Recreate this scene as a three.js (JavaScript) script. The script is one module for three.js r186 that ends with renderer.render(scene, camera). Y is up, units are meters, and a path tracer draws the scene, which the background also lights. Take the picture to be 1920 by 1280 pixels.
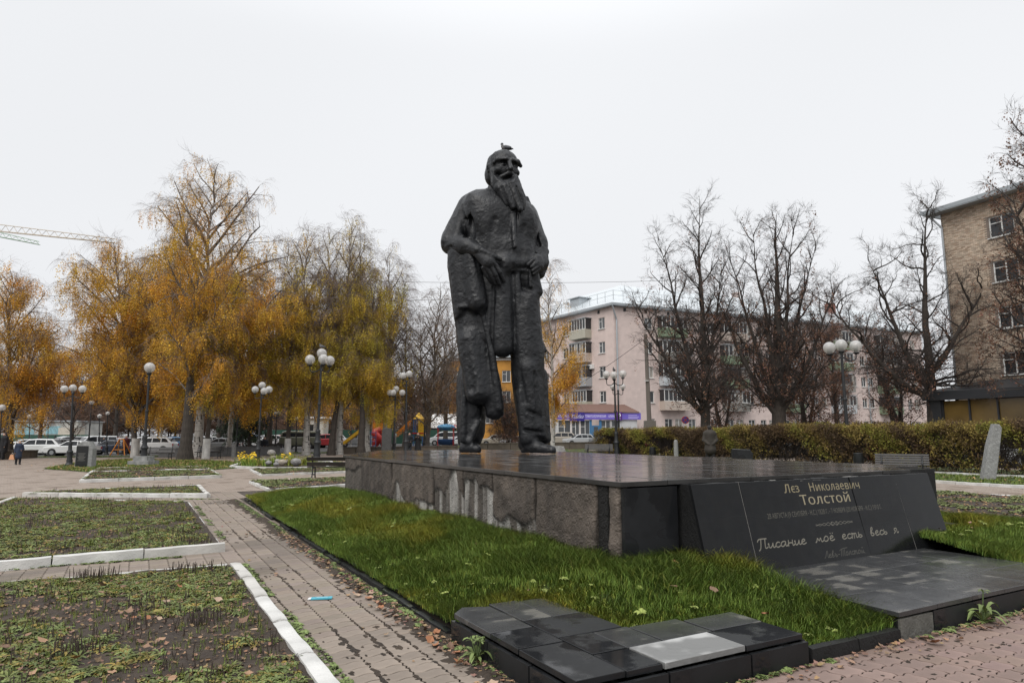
import * as THREE from 'three';
import { mergeGeometries } from 'three/addons/utils/BufferGeometryUtils.js';

// ---------- camera, sky, sun, exposure ----------
const scene = new THREE.Scene();
const CAM_F = 1250, CAM_P = Math.atan(175 / CAM_F), EYE = 1.6;
const camera = new THREE.PerspectiveCamera(2 * Math.atan(640 / CAM_F) * 180 / Math.PI, 1920 / 1280, 0.1, 3000);
camera.position.set(0, EYE, 0);
camera.rotation.set(CAM_P, 0, 0);
const renderer = new THREE.WebGLRenderer({ antialias: true });
renderer.toneMapping = THREE.LinearToneMapping;
renderer.toneMappingExposure = 1.18;
renderer.shadowMap.enabled = true;
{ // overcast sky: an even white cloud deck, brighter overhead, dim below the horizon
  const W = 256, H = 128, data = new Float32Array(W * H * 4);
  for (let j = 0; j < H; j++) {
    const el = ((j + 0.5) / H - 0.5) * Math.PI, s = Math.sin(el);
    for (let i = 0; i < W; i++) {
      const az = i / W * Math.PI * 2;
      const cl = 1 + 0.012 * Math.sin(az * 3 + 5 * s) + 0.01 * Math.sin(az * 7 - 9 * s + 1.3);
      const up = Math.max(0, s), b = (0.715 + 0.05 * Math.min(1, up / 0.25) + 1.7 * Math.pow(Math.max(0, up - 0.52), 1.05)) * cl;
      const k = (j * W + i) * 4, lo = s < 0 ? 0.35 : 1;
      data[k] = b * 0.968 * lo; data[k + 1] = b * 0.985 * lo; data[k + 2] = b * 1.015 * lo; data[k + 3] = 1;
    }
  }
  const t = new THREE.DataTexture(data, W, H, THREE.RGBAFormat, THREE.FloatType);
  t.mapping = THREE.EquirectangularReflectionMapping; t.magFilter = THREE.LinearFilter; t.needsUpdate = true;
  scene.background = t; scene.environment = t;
}
const sun = new THREE.DirectionalLight(new THREE.Color(1, 0.965, 0.92), 1.5);
sun.position.set(-30, 75, 62); sun.castShadow = true; sun.shadow.radius = 75;
Object.assign(sun.shadow.camera, { left: -80, right: 80, top: 80, bottom: -80, near: 1, far: 300 });
scene.add(sun);

// ---------- helpers ----------
const V = (x, y, z) => new THREE.Vector3(x, y, z);
const clamp = (x, a = 0, b = 1) => Math.max(a, Math.min(b, x)), lerp = (a, b, t) => a + (b - a) * t;
const sstep = (a, b, x) => { const t = clamp((x - a) / (b - a)); return t * t * (3 - 2 * t); };
function rng(seed) { let a = seed >>> 0; return () => { a = (a + 0x6D2B79F5) | 0; let t = Math.imul(a ^ (a >>> 15), 1 | a); t = (t + Math.imul(t ^ (t >>> 7), 61 | t)) ^ t; return ((t ^ (t >>> 14)) >>> 0) / 4294967296; }; }
function hash3(x, y, z) { let h = Math.imul(x, 374761393) ^ Math.imul(y, 668265263) ^ Math.imul(z, 1274126177); h = Math.imul(h ^ (h >>> 13), 1274126177); return ((h ^ (h >>> 16)) >>> 0) / 4294967296; }
function noise3(x, y, z) {
  const X = Math.floor(x), Y = Math.floor(y), Z = Math.floor(z), f = (t) => t * t * (3 - 2 * t), u = f(x - X), v = f(y - Y), w = f(z - Z);
  const c = (i, j, k) => hash3(X + i, Y + j, Z + k);
  return lerp(lerp(lerp(c(0, 0, 0), c(1, 0, 0), u), lerp(c(0, 1, 0), c(1, 1, 0), u), v), lerp(lerp(c(0, 0, 1), c(1, 0, 1), u), lerp(c(0, 1, 1), c(1, 1, 1), u), v), w);
}
function fbm3(x, y, z, o = 4) { let s = 0, a = 0.5, n = 0; for (let i = 0; i < o; i++) { s += a * noise3(x, y, z); n += a; x = x * 2.03 + 7.1; y = y * 2.03 + 3.7; z = z * 2.03 + 1.3; a *= 0.5; } return s / n; }
function pn(x, y, p, s = 0) { // periodic value noise
  const X = Math.floor(x), Y = Math.floor(y), f = (t) => t * t * (3 - 2 * t), u = f(x - X), v = f(y - Y), m = (a) => ((a % p) + p) % p;
  const c = (i, j) => hash3(m(X + i), m(Y + j), s * 77 + p);
  return lerp(lerp(c(0, 0), c(1, 0), u), lerp(c(0, 1), c(1, 1), u), v);
}
function pfbm(u, v, p, o = 4, s = 0) { let r = 0, a = 0.5, n = 0; for (let i = 0; i < o; i++) { r += a * pn(u * p, v * p, p, s + i); n += a; p *= 2; a *= 0.5; } return r / n; }
function tex(w, h, fn, rep = 1) { // linear data texture from fn(u, v) -> [r, g, b] or grey
  const d = new Uint8Array(w * h * 4);
  for (let j = 0; j < h; j++) for (let i = 0; i < w; i++) {
    let c = fn((i + 0.5) / w, (j + 0.5) / h); if (typeof c === 'number') c = [c, c, c];
    const k = (j * w + i) * 4; d[k] = clamp(c[0]) * 255; d[k + 1] = clamp(c[1]) * 255; d[k + 2] = clamp(c[2]) * 255; d[k + 3] = 255;
  }
  const t = new THREE.DataTexture(d, w, h); t.wrapS = t.wrapT = THREE.RepeatWrapping; t.magFilter = THREE.LinearFilter; t.minFilter = THREE.LinearFilter; t.repeat.set(rep, rep); t.needsUpdate = true; return t;
}
const rep = (t, x, y = x) => { const c = t.clone(); c.repeat.set(x, y); c.needsUpdate = true; return c; };
const mix3 = (a, b, t) => [lerp(a[0], b[0], t), lerp(a[1], b[1], t), lerp(a[2], b[2], t)];
const T = {
  grain: tex(256, 256, (u, v) => 0.62 + 0.5 * (pfbm(u, v, 8, 5, 1) - 0.2)),
  blotch: tex(512, 512, (u, v) => 0.55 + 0.62 * (pfbm(u, v, 4, 6, 2) - 0.15)),
  bumpy: tex(256, 256, (u, v) => pfbm(u, v, 10, 5, 3)),
  rough: tex(256, 256, (u, v) => 0.35 + 0.65 * pfbm(u, v, 5, 5, 4)),
  wet: tex(512, 512, (u, v) => { const a = pfbm(u, v, 5, 5, 5); return 0.10 + 0.55 * sstep(0.42, 0.66, a); }),
};
function mat(r, g, b, rough = 0.8, o = {}) { const m = new THREE.MeshStandardMaterial({ roughness: rough, side: THREE.DoubleSide, ...o }); m.color.setRGB(r, g, b); return m; }
function pmat(r, g, b, rough = 0.8, o = {}) { const m = new THREE.MeshPhysicalMaterial({ roughness: rough, side: THREE.DoubleSide, ...o }); m.color.setRGB(r, g, b); return m; }
// box projection of uv in metres (geometry becomes non-indexed)
function boxUV(g, k = 1) {
  if (g.index) g = g.toNonIndexed();
  const p = g.attributes.position, uv = new Float32Array(p.count * 2), a = V(), b = V(), c = V();
  for (let i = 0; i < p.count; i += 3) {
    a.fromBufferAttribute(p, i); b.fromBufferAttribute(p, i + 1); c.fromBufferAttribute(p, i + 2);
    const n = b.clone().sub(a).cross(c.clone().sub(a)), ax = Math.abs(n.x), ay = Math.abs(n.y), az = Math.abs(n.z);
    [a, b, c].forEach((q, j) => { const w = (i + j) * 2; if (ay >= ax && ay >= az) { uv[w] = q.x * k; uv[w + 1] = q.z * k; } else if (ax >= az) { uv[w] = q.z * k; uv[w + 1] = q.y * k; } else { uv[w] = q.x * k; uv[w + 1] = q.y * k; } });
  }
  g.setAttribute('uv', new THREE.BufferAttribute(uv, 2)); return g;
}
function clean(g) { if (g.index) g = g.toNonIndexed(); for (const k of Object.keys(g.attributes)) if (!['position', 'normal', 'uv', 'color'].includes(k)) g.deleteAttribute(k); if (!g.attributes.normal) g.computeVertexNormals(); if (!g.attributes.uv) g.setAttribute('uv', new THREE.BufferAttribute(new Float32Array(g.attributes.position.count * 2), 2)); return g; }
const merge = (l) => { l = (Array.isArray(l) ? l : [l]).map(clean); return l.length === 1 ? l[0] : mergeGeometries(l); };
function bx(w, h, d, x = 0, y = 0, z = 0, ry = 0, rx = 0, rz = 0) { const g = new THREE.BoxGeometry(w, h, d); if (rz) g.rotateZ(rz); if (rx) g.rotateX(rx); if (ry) g.rotateY(ry); g.translate(x, y, z); return boxUV(g); }
function cyl(rt, rb, h, x = 0, y = 0, z = 0, n = 12, open = false) { const g = new THREE.CylinderGeometry(rt, rb, h, n, 1, open); g.translate(x, y + h / 2, z); return clean(g); }
function sph(r, x, y, z, sx = 1, sy = 1, sz = 1, n = 12) { const g = new THREE.SphereGeometry(r, n, Math.max(6, n * 0.75 | 0)); g.scale(sx, sy, sz); g.translate(x, y, z); return clean(g); }
function lathe(pts, x = 0, y = 0, z = 0, n = 16) { const g = new THREE.LatheGeometry(pts.map(([r, h]) => new THREE.Vector2(r, h)), n); g.translate(x, y, z); return clean(g); }
function tubeG(pts, r, n = 6, seg = 0) { return clean(new THREE.TubeGeometry(new THREE.CatmullRomCurve3(pts), seg || pts.length * 4, r, n)); }
function bar(a, b, r, n = 5) { const d = b.clone().sub(a), L = d.length(); const g = new THREE.CylinderGeometry(r, r, L, n, 1); g.translate(0, L / 2, 0); g.applyQuaternion(new THREE.Quaternion().setFromUnitVectors(V(0, 1, 0), d.normalize())); g.translate(a.x, a.y, a.z); return clean(g); }
function beam(a, b, w, h) { const d = b.clone().sub(a), L = d.length(); const g = new THREE.BoxGeometry(w, h, L); g.translate(0, 0, L / 2); g.applyQuaternion(new THREE.Quaternion().setFromRotationMatrix(new THREE.Matrix4().lookAt(b, a, V(0, 1, 0)))); g.translate(a.x, a.y, a.z); return boxUV(g); }
function poly(pts, h, y0 = 0, bev = 0) { // prism over a plan polygon [[x, z], ...] from y0 to y0 + h
  const s = new THREE.Shape(pts.map(([x, z]) => new THREE.Vector2(x, -z)));
  const g = new THREE.ExtrudeGeometry(s, { depth: h - (bev ? 2 * bev : 0), bevelEnabled: bev > 0, bevelThickness: bev, bevelSize: bev, bevelOffset: -bev, bevelSegments: 1 });
  g.rotateX(-Math.PI / 2); g.translate(0, y0 + bev, 0); return boxUV(g);
}
function inPoly(x, z, P) { let r = false; for (let i = 0, j = P.length - 1; i < P.length; j = i++) { const [a, b] = P[i], [c, d] = P[j]; if ((b > z) !== (d > z) && x < (c - a) * (z - b) / (d - b) + a) r = !r; } return r; }
const used = new Map();
function numbered(n) { const k = used.get(n) || 0; used.set(n, k + 1); return k ? n + '_' + String(k).padStart(3, '0') : n; }
function obj(name, geo, material, parent = scene) {
  const m = new THREE.Mesh(merge(geo), material); m.name = parent === scene ? numbered(name) : name; m.castShadow = m.receiveShadow = true; parent.add(m); return m;
}
function copyMesh(name, geometry, material, parent) { const m = new THREE.Mesh(geometry, material); m.name = parent === scene ? numbered(name) : name; m.castShadow = m.receiveShadow = true; parent.add(m); return m; }
function tag(o, label, category, group, kind) { if (label) o.userData.label = label; if (category) o.userData.category = category; if (group) o.userData.group = group; if (kind) o.userData.kind = kind; return o; }
function thing(name, label, category, pos = [0, 0, 0], turn = 0, group) { const o = new THREE.Group(); o.name = numbered(name); scene.add(o); o.position.set(...pos); o.rotation.y = turn; return tag(o, label, category, group); }
function setting(name, label, category, pos = [0, 0, 0], turn = 0) { const o = thing(name, label, category, pos, turn); o.userData.kind = 'structure'; return o; }
function copies(name, geo, material, list, parent = scene) { // list of {p, q | r, s, c}
  const g = merge(geo), m = new THREE.InstancedMesh(g, material, list.length); m.name = parent === scene ? numbered(name) : name;
  const M = new THREE.Matrix4(), Q = new THREE.Quaternion(), E = new THREE.Euler(), S = V(1, 1, 1), C = new THREE.Color();
  list.forEach((o, i) => { if (o.q) Q.copy(o.q); else Q.setFromEuler(E.set(o.rx || 0, o.ry || 0, o.rz || 0, 'YXZ')); const s = o.s ?? 1; if (typeof s === 'number') S.set(s, s, s); else S.set(...s); m.setMatrixAt(i, M.compose(o.p, Q, S)); if (o.c) m.setColorAt(i, C.setRGB(...o.c)); });
  m.userData.kind = 'stuff'; m.castShadow = m.receiveShadow = true; parent.add(m); return m;
}
function dup(o, pos, turn, label) { const r = o.clone(); r.name = numbered(o.name.replace(/_\d{3}$/, '')); r.userData = { ...o.userData }; if (label) r.userData.label = label; r.position.set(...pos); r.rotation.y = turn; scene.add(r); return r; }
// ---------- places: a ray through a pixel of the survey photograph, met with a level or the terrain ----------
const cP = Math.cos(CAM_P), sP = Math.sin(CAM_P);
function ray(px, py) { const a = (px - 960) / CAM_F, b = (640 - py) / CAM_F; return V(a, b * cP + sP, b * sP - cP); }
function onLevel(px, py, y) { const d = ray(px, py); return d.multiplyScalar((y - EYE) / d.y).add(V(0, EYE, 0)); }
function atDepth(px, py, depth) { const d = ray(px, py); return d.multiplyScalar(-depth / d.z).add(V(0, EYE, 0)); }
function terrain(x, z) { const d = -z, a = x / Math.max(d, 1); const side = a < -0.3 ? lerp(-0.5, 0.15, clamp((a + 0.75) / 0.45)) : lerp(0.15, 0.35, clamp((a + 0.3) / 0.4)); return side * sstep(38, 75, d); }
function onGround(px, py) { let y = 0, p = null; for (let i = 0; i < 12; i++) { p = onLevel(px, Math.max(py, 817), y); y = lerp(y, terrain(p.x, p.z), 0.6); } p.y = terrain(p.x, p.z); return p; }
function groundAt(px, depth) { const p = atDepth(px, 815, depth); p.y = terrain(p.x, p.z); return p; }
// the square's own grid: origin under the near corner of the plinth, x along its front, z towards the viewer
const SITE = { x: 1.08, z: -6.73, t: 29.2 * Math.PI / 180 }, sC = Math.cos(SITE.t), sS = Math.sin(SITE.t);
const site = (lx, lz, y = 0) => V(SITE.x + lx * sC + lz * sS, y, SITE.z - lx * sS + lz * sC);
const toSite = (x, z) => { const rx = x - SITE.x, rz = z - SITE.z; return [rx * sC - rz * sS, rx * sS + rz * sC]; };
const siteGroup = (name, label, category) => setting(name, label, category, [SITE.x, 0, SITE.z], SITE.t);
const inView = (p, m = 0.06) => p.z < -2.5 && Math.abs(p.x / -p.z) < 0.79 + m;
// ---------- ground ----------
const M = {};
M.earth = mat(0.10, 0.085, 0.066, 0.95, { map: rep(T.blotch, 0.13), bumpMap: rep(T.bumpy, 1), bumpScale: 0.02 });
{ // one sheet to the horizon, dense near the viewer
  const R = [0.5, 3, 6, 10, 15, 20, 26, 32, 38, 44, 50, 56, 62, 70, 80, 95, 120, 160, 260, 500, 1200], N = 96, g = new THREE.BufferGeometry(), P = [], I = [], UV = [];
  R.forEach((r) => { for (let i = 0; i <= N; i++) { const a = i / N * Math.PI * 2, x = Math.sin(a) * r, z = -Math.cos(a) * r; P.push(x, terrain(x, z) - 0.03, z); UV.push(x, z); } });
  for (let k = 0; k < R.length - 1; k++) for (let i = 0; i < N; i++) { const a = k * (N + 1) + i, b = a + N + 1; I.push(a, a + 1, b, a + 1, b + 1, b); }
  g.setAttribute('position', new THREE.Float32BufferAttribute(P, 3)); g.setAttribute('uv', new THREE.Float32BufferAttribute(UV, 2)); g.setIndex(I); g.computeVertexNormals();
  tag(obj('ground', g, M.earth), 'bare brown earth under the whole park', 'ground', null, 'structure');
}
// a sheet over a polygon of world points [x, z], following the terrain at a small lift
function sheet(pts, lift, cell = 3) {
  const P = pts.map((p) => (p.isVector3 ? [p.x, p.z] : p)), s = new THREE.Shape(P.map(([x, z]) => new THREE.Vector2(x, z)));
  let tri = []; { const g = new THREE.ShapeGeometry(s).toNonIndexed().attributes.position; for (let i = 0; i < g.count; i += 3) tri.push([[g.getX(i), g.getY(i)], [g.getX(i + 1), g.getY(i + 1)], [g.getX(i + 2), g.getY(i + 2)]]); }
  for (let it = 0; it < 9; it++) { const out = []; let cut = false; for (const t of tri) { const e = [0, 1, 2].map((i) => Math.hypot(t[i][0] - t[(i + 1) % 3][0], t[i][1] - t[(i + 1) % 3][1])), k = e.indexOf(Math.max(...e)), far = Math.hypot(t[0][0], t[0][1]); if (e[k] > Math.max(cell, far * 0.12)) { cut = true; const a = t[k], b = t[(k + 1) % 3], c = t[(k + 2) % 3], m = [(a[0] + b[0]) / 2, (a[1] + b[1]) / 2]; out.push([a, m, c], [m, b, c]); } else out.push(t); } tri = out; if (!cut) break; }
  const pos = [], uv = []; for (const t of tri) { const n = (t[1][0] - t[0][0]) * (t[2][1] - t[0][1]) - (t[1][1] - t[0][1]) * (t[2][0] - t[0][0]); for (const [x, z] of n > 0 ? [t[0], t[2], t[1]] : t) { pos.push(x, terrain(x, z) + lift, z); uv.push(x, z); } }
  const g = new THREE.BufferGeometry(); g.setAttribute('position', new THREE.Float32BufferAttribute(pos, 3)); g.setAttribute('uv', new THREE.Float32BufferAttribute(uv, 2)); g.computeVertexNormals(); return g;
}
// paving far from the viewer: wavy concrete pavers as grain of the sheet
const paveT = tex(512, 512, (u, v) => { // 2.15 m square, ten columns
  const X = u * 10, Y = v * 15, wx = X + 0.06 * Math.sin(Y * 6.28), c = Math.floor(wx), fx = wx - c, wy = Y + 0.5 * (c & 1) + 0.09 * Math.sin(fx * 6.28), r = Math.floor(wy), fy = wy - r;
  const j = Math.min(Math.min(fx, 1 - fx) * 1.4, Math.min(fy, 1 - fy)), tone = 0.86 + 0.14 * hash3(c % 10, r % 15, 5), d = sstep(0.03, 0.075, j), m = sstep(0.60, 0.70, pfbm(u, v, 6, 4, 9));
  return mix3([0.30, 0.25, 0.21], mix3([tone, tone * 0.97, tone * 0.94], [0.45, 0.38, 0.32], m * 0.7), d);
}, 1 / 2.15);
M.pave = mat(0.295, 0.247, 0.208, 0.72, { map: paveT });
M.asphalt = mat(0.075, 0.073, 0.072, 0.75, { map: rep(T.blotch, 0.2) });
M.joint = mat(0.075, 0.059, 0.046, 0.95, { map: rep(T.blotch, 0.9), bumpMap: rep(T.bumpy, 3), bumpScale: 0.006 });
M.moss = mat(0.085, 0.065, 0.048, 0.95, { map: rep(T.blotch, 0.9), bumpMap: rep(T.bumpy, 6), bumpScale: 0.006 });
// plan of the near square in site coordinates
const BEDS = {
  bed1: [[-3.08, -3.52], [-11, -3.9], [-11, 3.6], [-3.08, 3.6]],
  bed2: [[-3.08, -4.98], [-11, -4.6], [-11, -13.2], [-6.75, -15.3], [-3.08, -12.25]],
  bed3: [[-2.5, -13.75], [-6.7, -16.55], [-6.2, -17.6], [-2.45, -17.75]],
};
const PLAZA = [[-60, 8], [40, 8], [40, -60], [-60, -60]];
{ // joint soil below the near pavers, sheet paving beyond
  const near = []; for (let i = 0; i <= 24; i++) { const a = lerp(-0.86, 0.86, i / 24); near.push([Math.tan(a) * 0 + Math.sin(a) * 21, -Math.cos(a) * 21]); }
  const soil = [[-17, 2.5], [17, 2.5], [17, -13.8], ...[...near].reverse(), [-17, -13.8]];
  tag(obj('joint_soil', sheet(soil, -0.018, 4), M.joint), 'dark soil showing in the joints of the paving', 'soil', null, 'structure');
  const ring = [[-17, -13.2], ...near, [17, -13.2], [40, -13.2], groundAt(1940, 33), groundAt(1650, 39), groundAt(1480, 60), groundAt(1130, 62), groundAt(640, 56), groundAt(470, 54), groundAt(300, 52), groundAt(-60, 54), [-60, -30]];
  tag(obj('pavement', sheet(ring, -0.006, 4), M.pave), 'grey paved square and paths around the beds', 'pavement', null, 'structure');
}
// near pavers, each a slab with wavy edges
function paverGeo(L, W, gap, A, B, fA = 1, fB = 1) { // L along x, W along z
  const pts = [], n = 10, m = 8, h = 0.018, l = L - gap, w = W - gap * 0.7;
  for (let i = 0; i < n; i++) { const s = i / n; pts.push([-l / 2 + s * l, w / 2 + A * Math.sin(s * 6.283 * fA)]); }
  for (let i = 0; i < m; i++) { const s = i / m; pts.push([l / 2 + B * Math.sin(s * 6.283 * fB), w / 2 - s * w]); }
  for (let i = 0; i < n; i++) { const s = i / n; pts.push([l / 2 - s * l, -w / 2 + A * Math.sin((1 - s) * 6.283 * fA)]); }
  for (let i = 0; i < m; i++) { const s = i / m; pts.push([-l / 2 + B * Math.sin((1 - s) * 6.283 * fB), -w / 2 + s * w]); }
  const pos = [], c = 0.004, in_ = pts.map(([x, z]) => [x * (1 - 2 * c / L), z * (1 - 2 * c / W)]), k = pts.length;
  for (let i = 0; i < k; i++) { const j = (i + 1) % k, [a, b] = pts[i], [d, e] = pts[j], [f, g] = in_[i], [p, q] = in_[j]; pos.push(0, h, 0, f, h, g, p, h, q, f, h, g, a, h - c, b, d, h - c, e, f, h, g, d, h - c, e, p, h, q); }
  const g = new THREE.BufferGeometry(); g.setAttribute('position', new THREE.Float32BufferAttribute(pos, 3)); g.computeVertexNormals(); return boxUV(g);
}
{
  const r = rng(11), toneM = (f, c) => mat(c[0] * f, c[1] * f, c[2] * f, 0.78, { map: rep(T.blotch, 0.9), bumpMap: rep(T.grain, 7), bumpScale: 0.002 });
  const beige = [0.9, 1, 1.1].map((f) => toneM(f, [0.345, 0.283, 0.23])), pink = [0.9, 1, 1.1].map((f) => toneM(f, [0.32, 0.225, 0.19]));
  const gA = paverGeo(0.215, 0.14, 0.011, 0.014, 0.009, 1, 2), gB = paverGeo(0.225, 0.15, 0.009, 0.010, 0.012, 2, 1);
  const pave = siteGroup('paved_path', 'wavy concrete pavers of the path and the pink forecourt', 'paving');
  const list = [];
  const blocked = (x, z) => { for (const k in BEDS) if (inPoly(x, z, BEDS[k])) return true; if (x > -1.9 && z < 1.98 && z > -13.2 && x < 9.5) return true; if (x >= 9.5 && x < 15.3 && z < 6) return true; return false; };
  for (let i = -90; i < 80; i++) for (let j = -170; j < 60; j++) {
    const right = i * 0.215 > -1.6; // forecourt in running rows, path in running columns
    let x, z; if (right) { x = i * 0.225 + (j & 1) * 0.1125 + 0.02; z = j * 0.15; if (x < -1.42) continue; } else { x = i * 0.215; z = j * 0.14 + (i & 1) * 0.07; }
    if (blocked(x, z)) continue; if (right && z < -13) continue;
    const w = site(x, z), d = Math.hypot(w.x, w.z); if (!inView(w, 0.05 + 0.6 / Math.max(1, d)) || d > 21 || d < 3) continue;
    const sink = fbm3(x * 1.3, z * 1.3, 2, 2) * 0.010, c = 0.86 + 0.22 * r(), dirt = 1 - 0.35 * sstep(0.56, 0.72, fbm3(x * 0.9, z * 0.9, 7, 3));
    list.push({ x, z, d, y: -0.018 + 0.004 - sink, ry: (r() - 0.5) * 0.05, rx: (r() - 0.5) * 0.025, rz: (r() - 0.5) * 0.02, right, c: [c * dirt, c * dirt * (0.97 + 0.04 * r()), c * dirt * (0.94 + 0.08 * r())] });
  }
  list.sort((a, b) => a.d - b.d);
  for (const o of list.slice(0, 296)) { const m = copyMesh('paver', o.right ? gB : gA, (o.right ? pink : beige)[(r() * 3) | 0], pave); m.position.set(o.x, o.y, o.z); m.rotation.set(o.rx, o.ry, o.rz, 'YXZ'); }
  const rest = list.slice(296).map((o) => ({ ...o, p: V(o.x, o.y, o.z) }));
  copies('paver_field', gA, beige[1], rest.filter((o) => !o.right), pave); copies('paver_field', gB, pink[1], rest.filter((o) => o.right), pave);
  // dirt and moss washed into the joints
  const blob = () => { const pts = [], n = 9; for (let i = 0; i < n; i++) { const a = i / n * 6.283, q = 0.5 + 0.5 * r(); pts.push([Math.cos(a) * q, Math.sin(a) * q]); } const pos = []; for (let i = 0; i < n; i++) { const j = (i + 1) % n; pos.push(0, 0.22, 0, pts[j][0], 0, pts[j][1], pts[i][0], 0, pts[i][1]); } const g = new THREE.BufferGeometry(); g.setAttribute('position', new THREE.Float32BufferAttribute(pos, 3)); g.computeVertexNormals(); return boxUV(g); };
  for (let k = 0; k < 3; k++) {
    const bl = [];
    for (let i = 0; i < 900; i++) { const x = -3.05 + r() * 1.15, z = 3 - r() * 16; if (fbm3(x * 1.1, z * 0.8, 3, 3) < 0.5 && r() > 0.12) continue; const xs = r() < 0.75 ? Math.round(x / 0.215 - 0.5) * 0.215 + 0.107 : x, w = site(xs, z); if (!inView(w)) continue; const s = 0.012 + 0.03 * r() * r(), l = 0.8 + 1.6 * r(); bl.push({ p: V(xs + (r() - 0.5) * 0.02, -0.001, z), ry: (r() - 0.5) * 0.5, s: [s, 0.03, s * l], c: mix3([0.7, 0.7, 0.7], [1.3, 1.2, 1.1], r()) }); }
    for (let i = 0; i < 160; i++) { const x = -1.5 + 6 * r(), z = 2.05 + r() * 2.2; bl.push({ p: V(x, -0.001, z), ry: r() * 6, s: [0.008 + 0.02 * r(), 0.03, 0.01 + 0.02 * r()], c: [0.8, 0.75, 0.7] }); }
    for (let i = 0; i < 500; i++) { const z = 2.0 - r() * 15, x = -1.95 - 0.22 * r() * r(); bl.push({ p: V(x, -0.001, z), ry: r() * 6, s: [0.03 + 0.06 * r(), 0.07, 0.04 + 0.08 * r()], c: [0.9, 0.85, 0.8] }); }
    copies('joint_dirt', blob(), M.moss, bl, pave);
  }
}
// flower beds: soil heaped a little inside rows of white painted kerb stones
M.soil = mat(0.062, 0.044, 0.032, 0.95, { map: rep(T.blotch, 1.1), bumpMap: rep(T.bumpy, 2.5), bumpScale: 0.03 });
M.white = [mat(0.72, 0.71, 0.68, 0.85, { map: rep(T.blotch, 0.8), bumpMap: rep(T.bumpy, 6), bumpScale: 0.004 }), mat(0.62, 0.60, 0.56, 0.85, { map: rep(T.blotch, 0.7), bumpMap: rep(T.bumpy, 6), bumpScale: 0.004 })];
function heightSheet(P, hf, cell) { // grid over the polygon with cut cells snapped by dropping outside ones
  const xs = P.map((p) => p[0]), zs = P.map((p) => p[1]), x0 = Math.min(...xs), x1 = Math.max(...xs), z0 = Math.min(...zs), z1 = Math.max(...zs), pos = [], uv = [];
  const nx = Math.ceil((x1 - x0) / cell), nz = Math.ceil((z1 - z0) / cell), q = (i, j) => { const x = x0 + i * cell, z = z0 + j * cell; return [x, hf(x, z), z]; };
  for (let i = 0; i < nx; i++) for (let j = 0; j < nz; j++) { const x = x0 + (i + 0.5) * cell, z = z0 + (j + 0.5) * cell; if (!inPoly(x, z, P)) continue; const w = site(x, z); if (!inView(w, 0.25)) continue; const a = q(i, j), b = q(i + 1, j), c = q(i + 1, j + 1), d = q(i, j + 1); for (const t of [a, d, c, a, c, b]) { pos.push(...t); uv.push(t[0], t[2]); } }
  const g = new THREE.BufferGeometry(); g.setAttribute('position', new THREE.Float32BufferAttribute(pos, 3)); g.setAttribute('uv', new THREE.Float32BufferAttribute(uv, 2)); g.computeVertexNormals(); return g;
}
const soilH = (x, z) => 0.03 + 0.035 * fbm3(x * 2.1, z * 2.1, 4, 4) + 0.03 * fbm3(x * 9, z * 9, 8, 2);
function kerbStone(L, w, h, r) { // a worn kerb stone along x, origin at one end
  const g = new THREE.BoxGeometry(L - 0.012, h, w, Math.max(3, (L / 0.14) | 0), 2, 2), p = g.attributes.position, s = r() * 99;
  for (let i = 0; i < p.count; i++) { const x = p.getX(i), y = p.getY(i), z = p.getZ(i), top = y > 0.3 * h ? 1 : 0, edge = Math.abs(z) > w * 0.4 && top ? 0.010 : 0; p.setXYZ(i, x * (1 - (top ? 0.008 : 0)) + L / 2, y + h / 2 - edge + top * 0.022 * (fbm3(x * 4 + s, z * 8, y, 3) - 0.5), z * (top ? 0.93 : 1) + 0.016 * (fbm3(x * 5 + s, y * 9, z * 3 + 7, 3) - 0.5)); }
  g.computeVertexNormals(); return boxUV(g);
}
function kerbRow(parent, pts, name, w, h, mats, seed, opt = {}) { // pts in the parent's plan; stones of about a metre, a few missing or sunk
  const r = rng(seed), len = opt.len || 1, geos = [0, 1, 2].map(() => kerbStone(len, w, h + 0.08, r));
  for (let i = 0; i < pts.length - 1; i++) {
    const a = V(pts[i][0], 0, pts[i][1]), b = V(pts[i + 1][0], 0, pts[i + 1][1]), D = a.distanceTo(b), n = Math.max(1, Math.round(D / len)), ang = Math.atan2(-(b.z - a.z), b.x - a.x);
    for (let k = 0; k < n; k++) { const p = a.clone().lerp(b, k / n); const wp = opt.world ? p : site(p.x, p.z); if (!inView(wp, 0.3)) continue; if (opt.gap && r() < opt.gap) continue; const m = copyMesh(opt.stone || 'kerb_stone', geos[(r() * 3) | 0], mats[(r() * mats.length) | 0], parent); m.position.set(p.x, (opt.y ? opt.y(p.x, p.z) : 0) - 0.08 + (r() - 0.5) * 0.012 - (opt.sink || 0) * r(), p.z); m.rotation.set(0, ang + (r() - 0.5) * 0.02, (r() - 0.5) * 0.012); m.scale.x = D / n / len; }
  }
}
const soilS = siteGroup('bed_soil', 'dark soil of the weedy flower beds left of the path', 'soil');
for (const k in BEDS) obj('soil', heightSheet(BEDS[k], soilH, k === 'bed1' ? 0.04 : 0.08), M.soil, soilS);
const kerbs = siteGroup('white_kerb', 'white painted kerb stones round the three flower beds left of the path', 'kerb');
kerbRow(kerbs, [[-3.08, 3.2], [-3.08, -3.52]], 'k', 0.125, 0.09, M.white, 1);
kerbRow(kerbs, [[-3.16, -3.55], [-11, -3.9]], 'k', 0.10, 0.07, M.white, 2);
kerbRow(kerbs, [[-11, -4.55], [-3.04, -4.98]], 'k', 0.14, 0.12, M.white, 3);
kerbRow(kerbs, [[-3.1, -5.0], [-3.08, -12.25]], 'k', 0.11, 0.05, M.white, 4, { sink: 0.06 });
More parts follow.
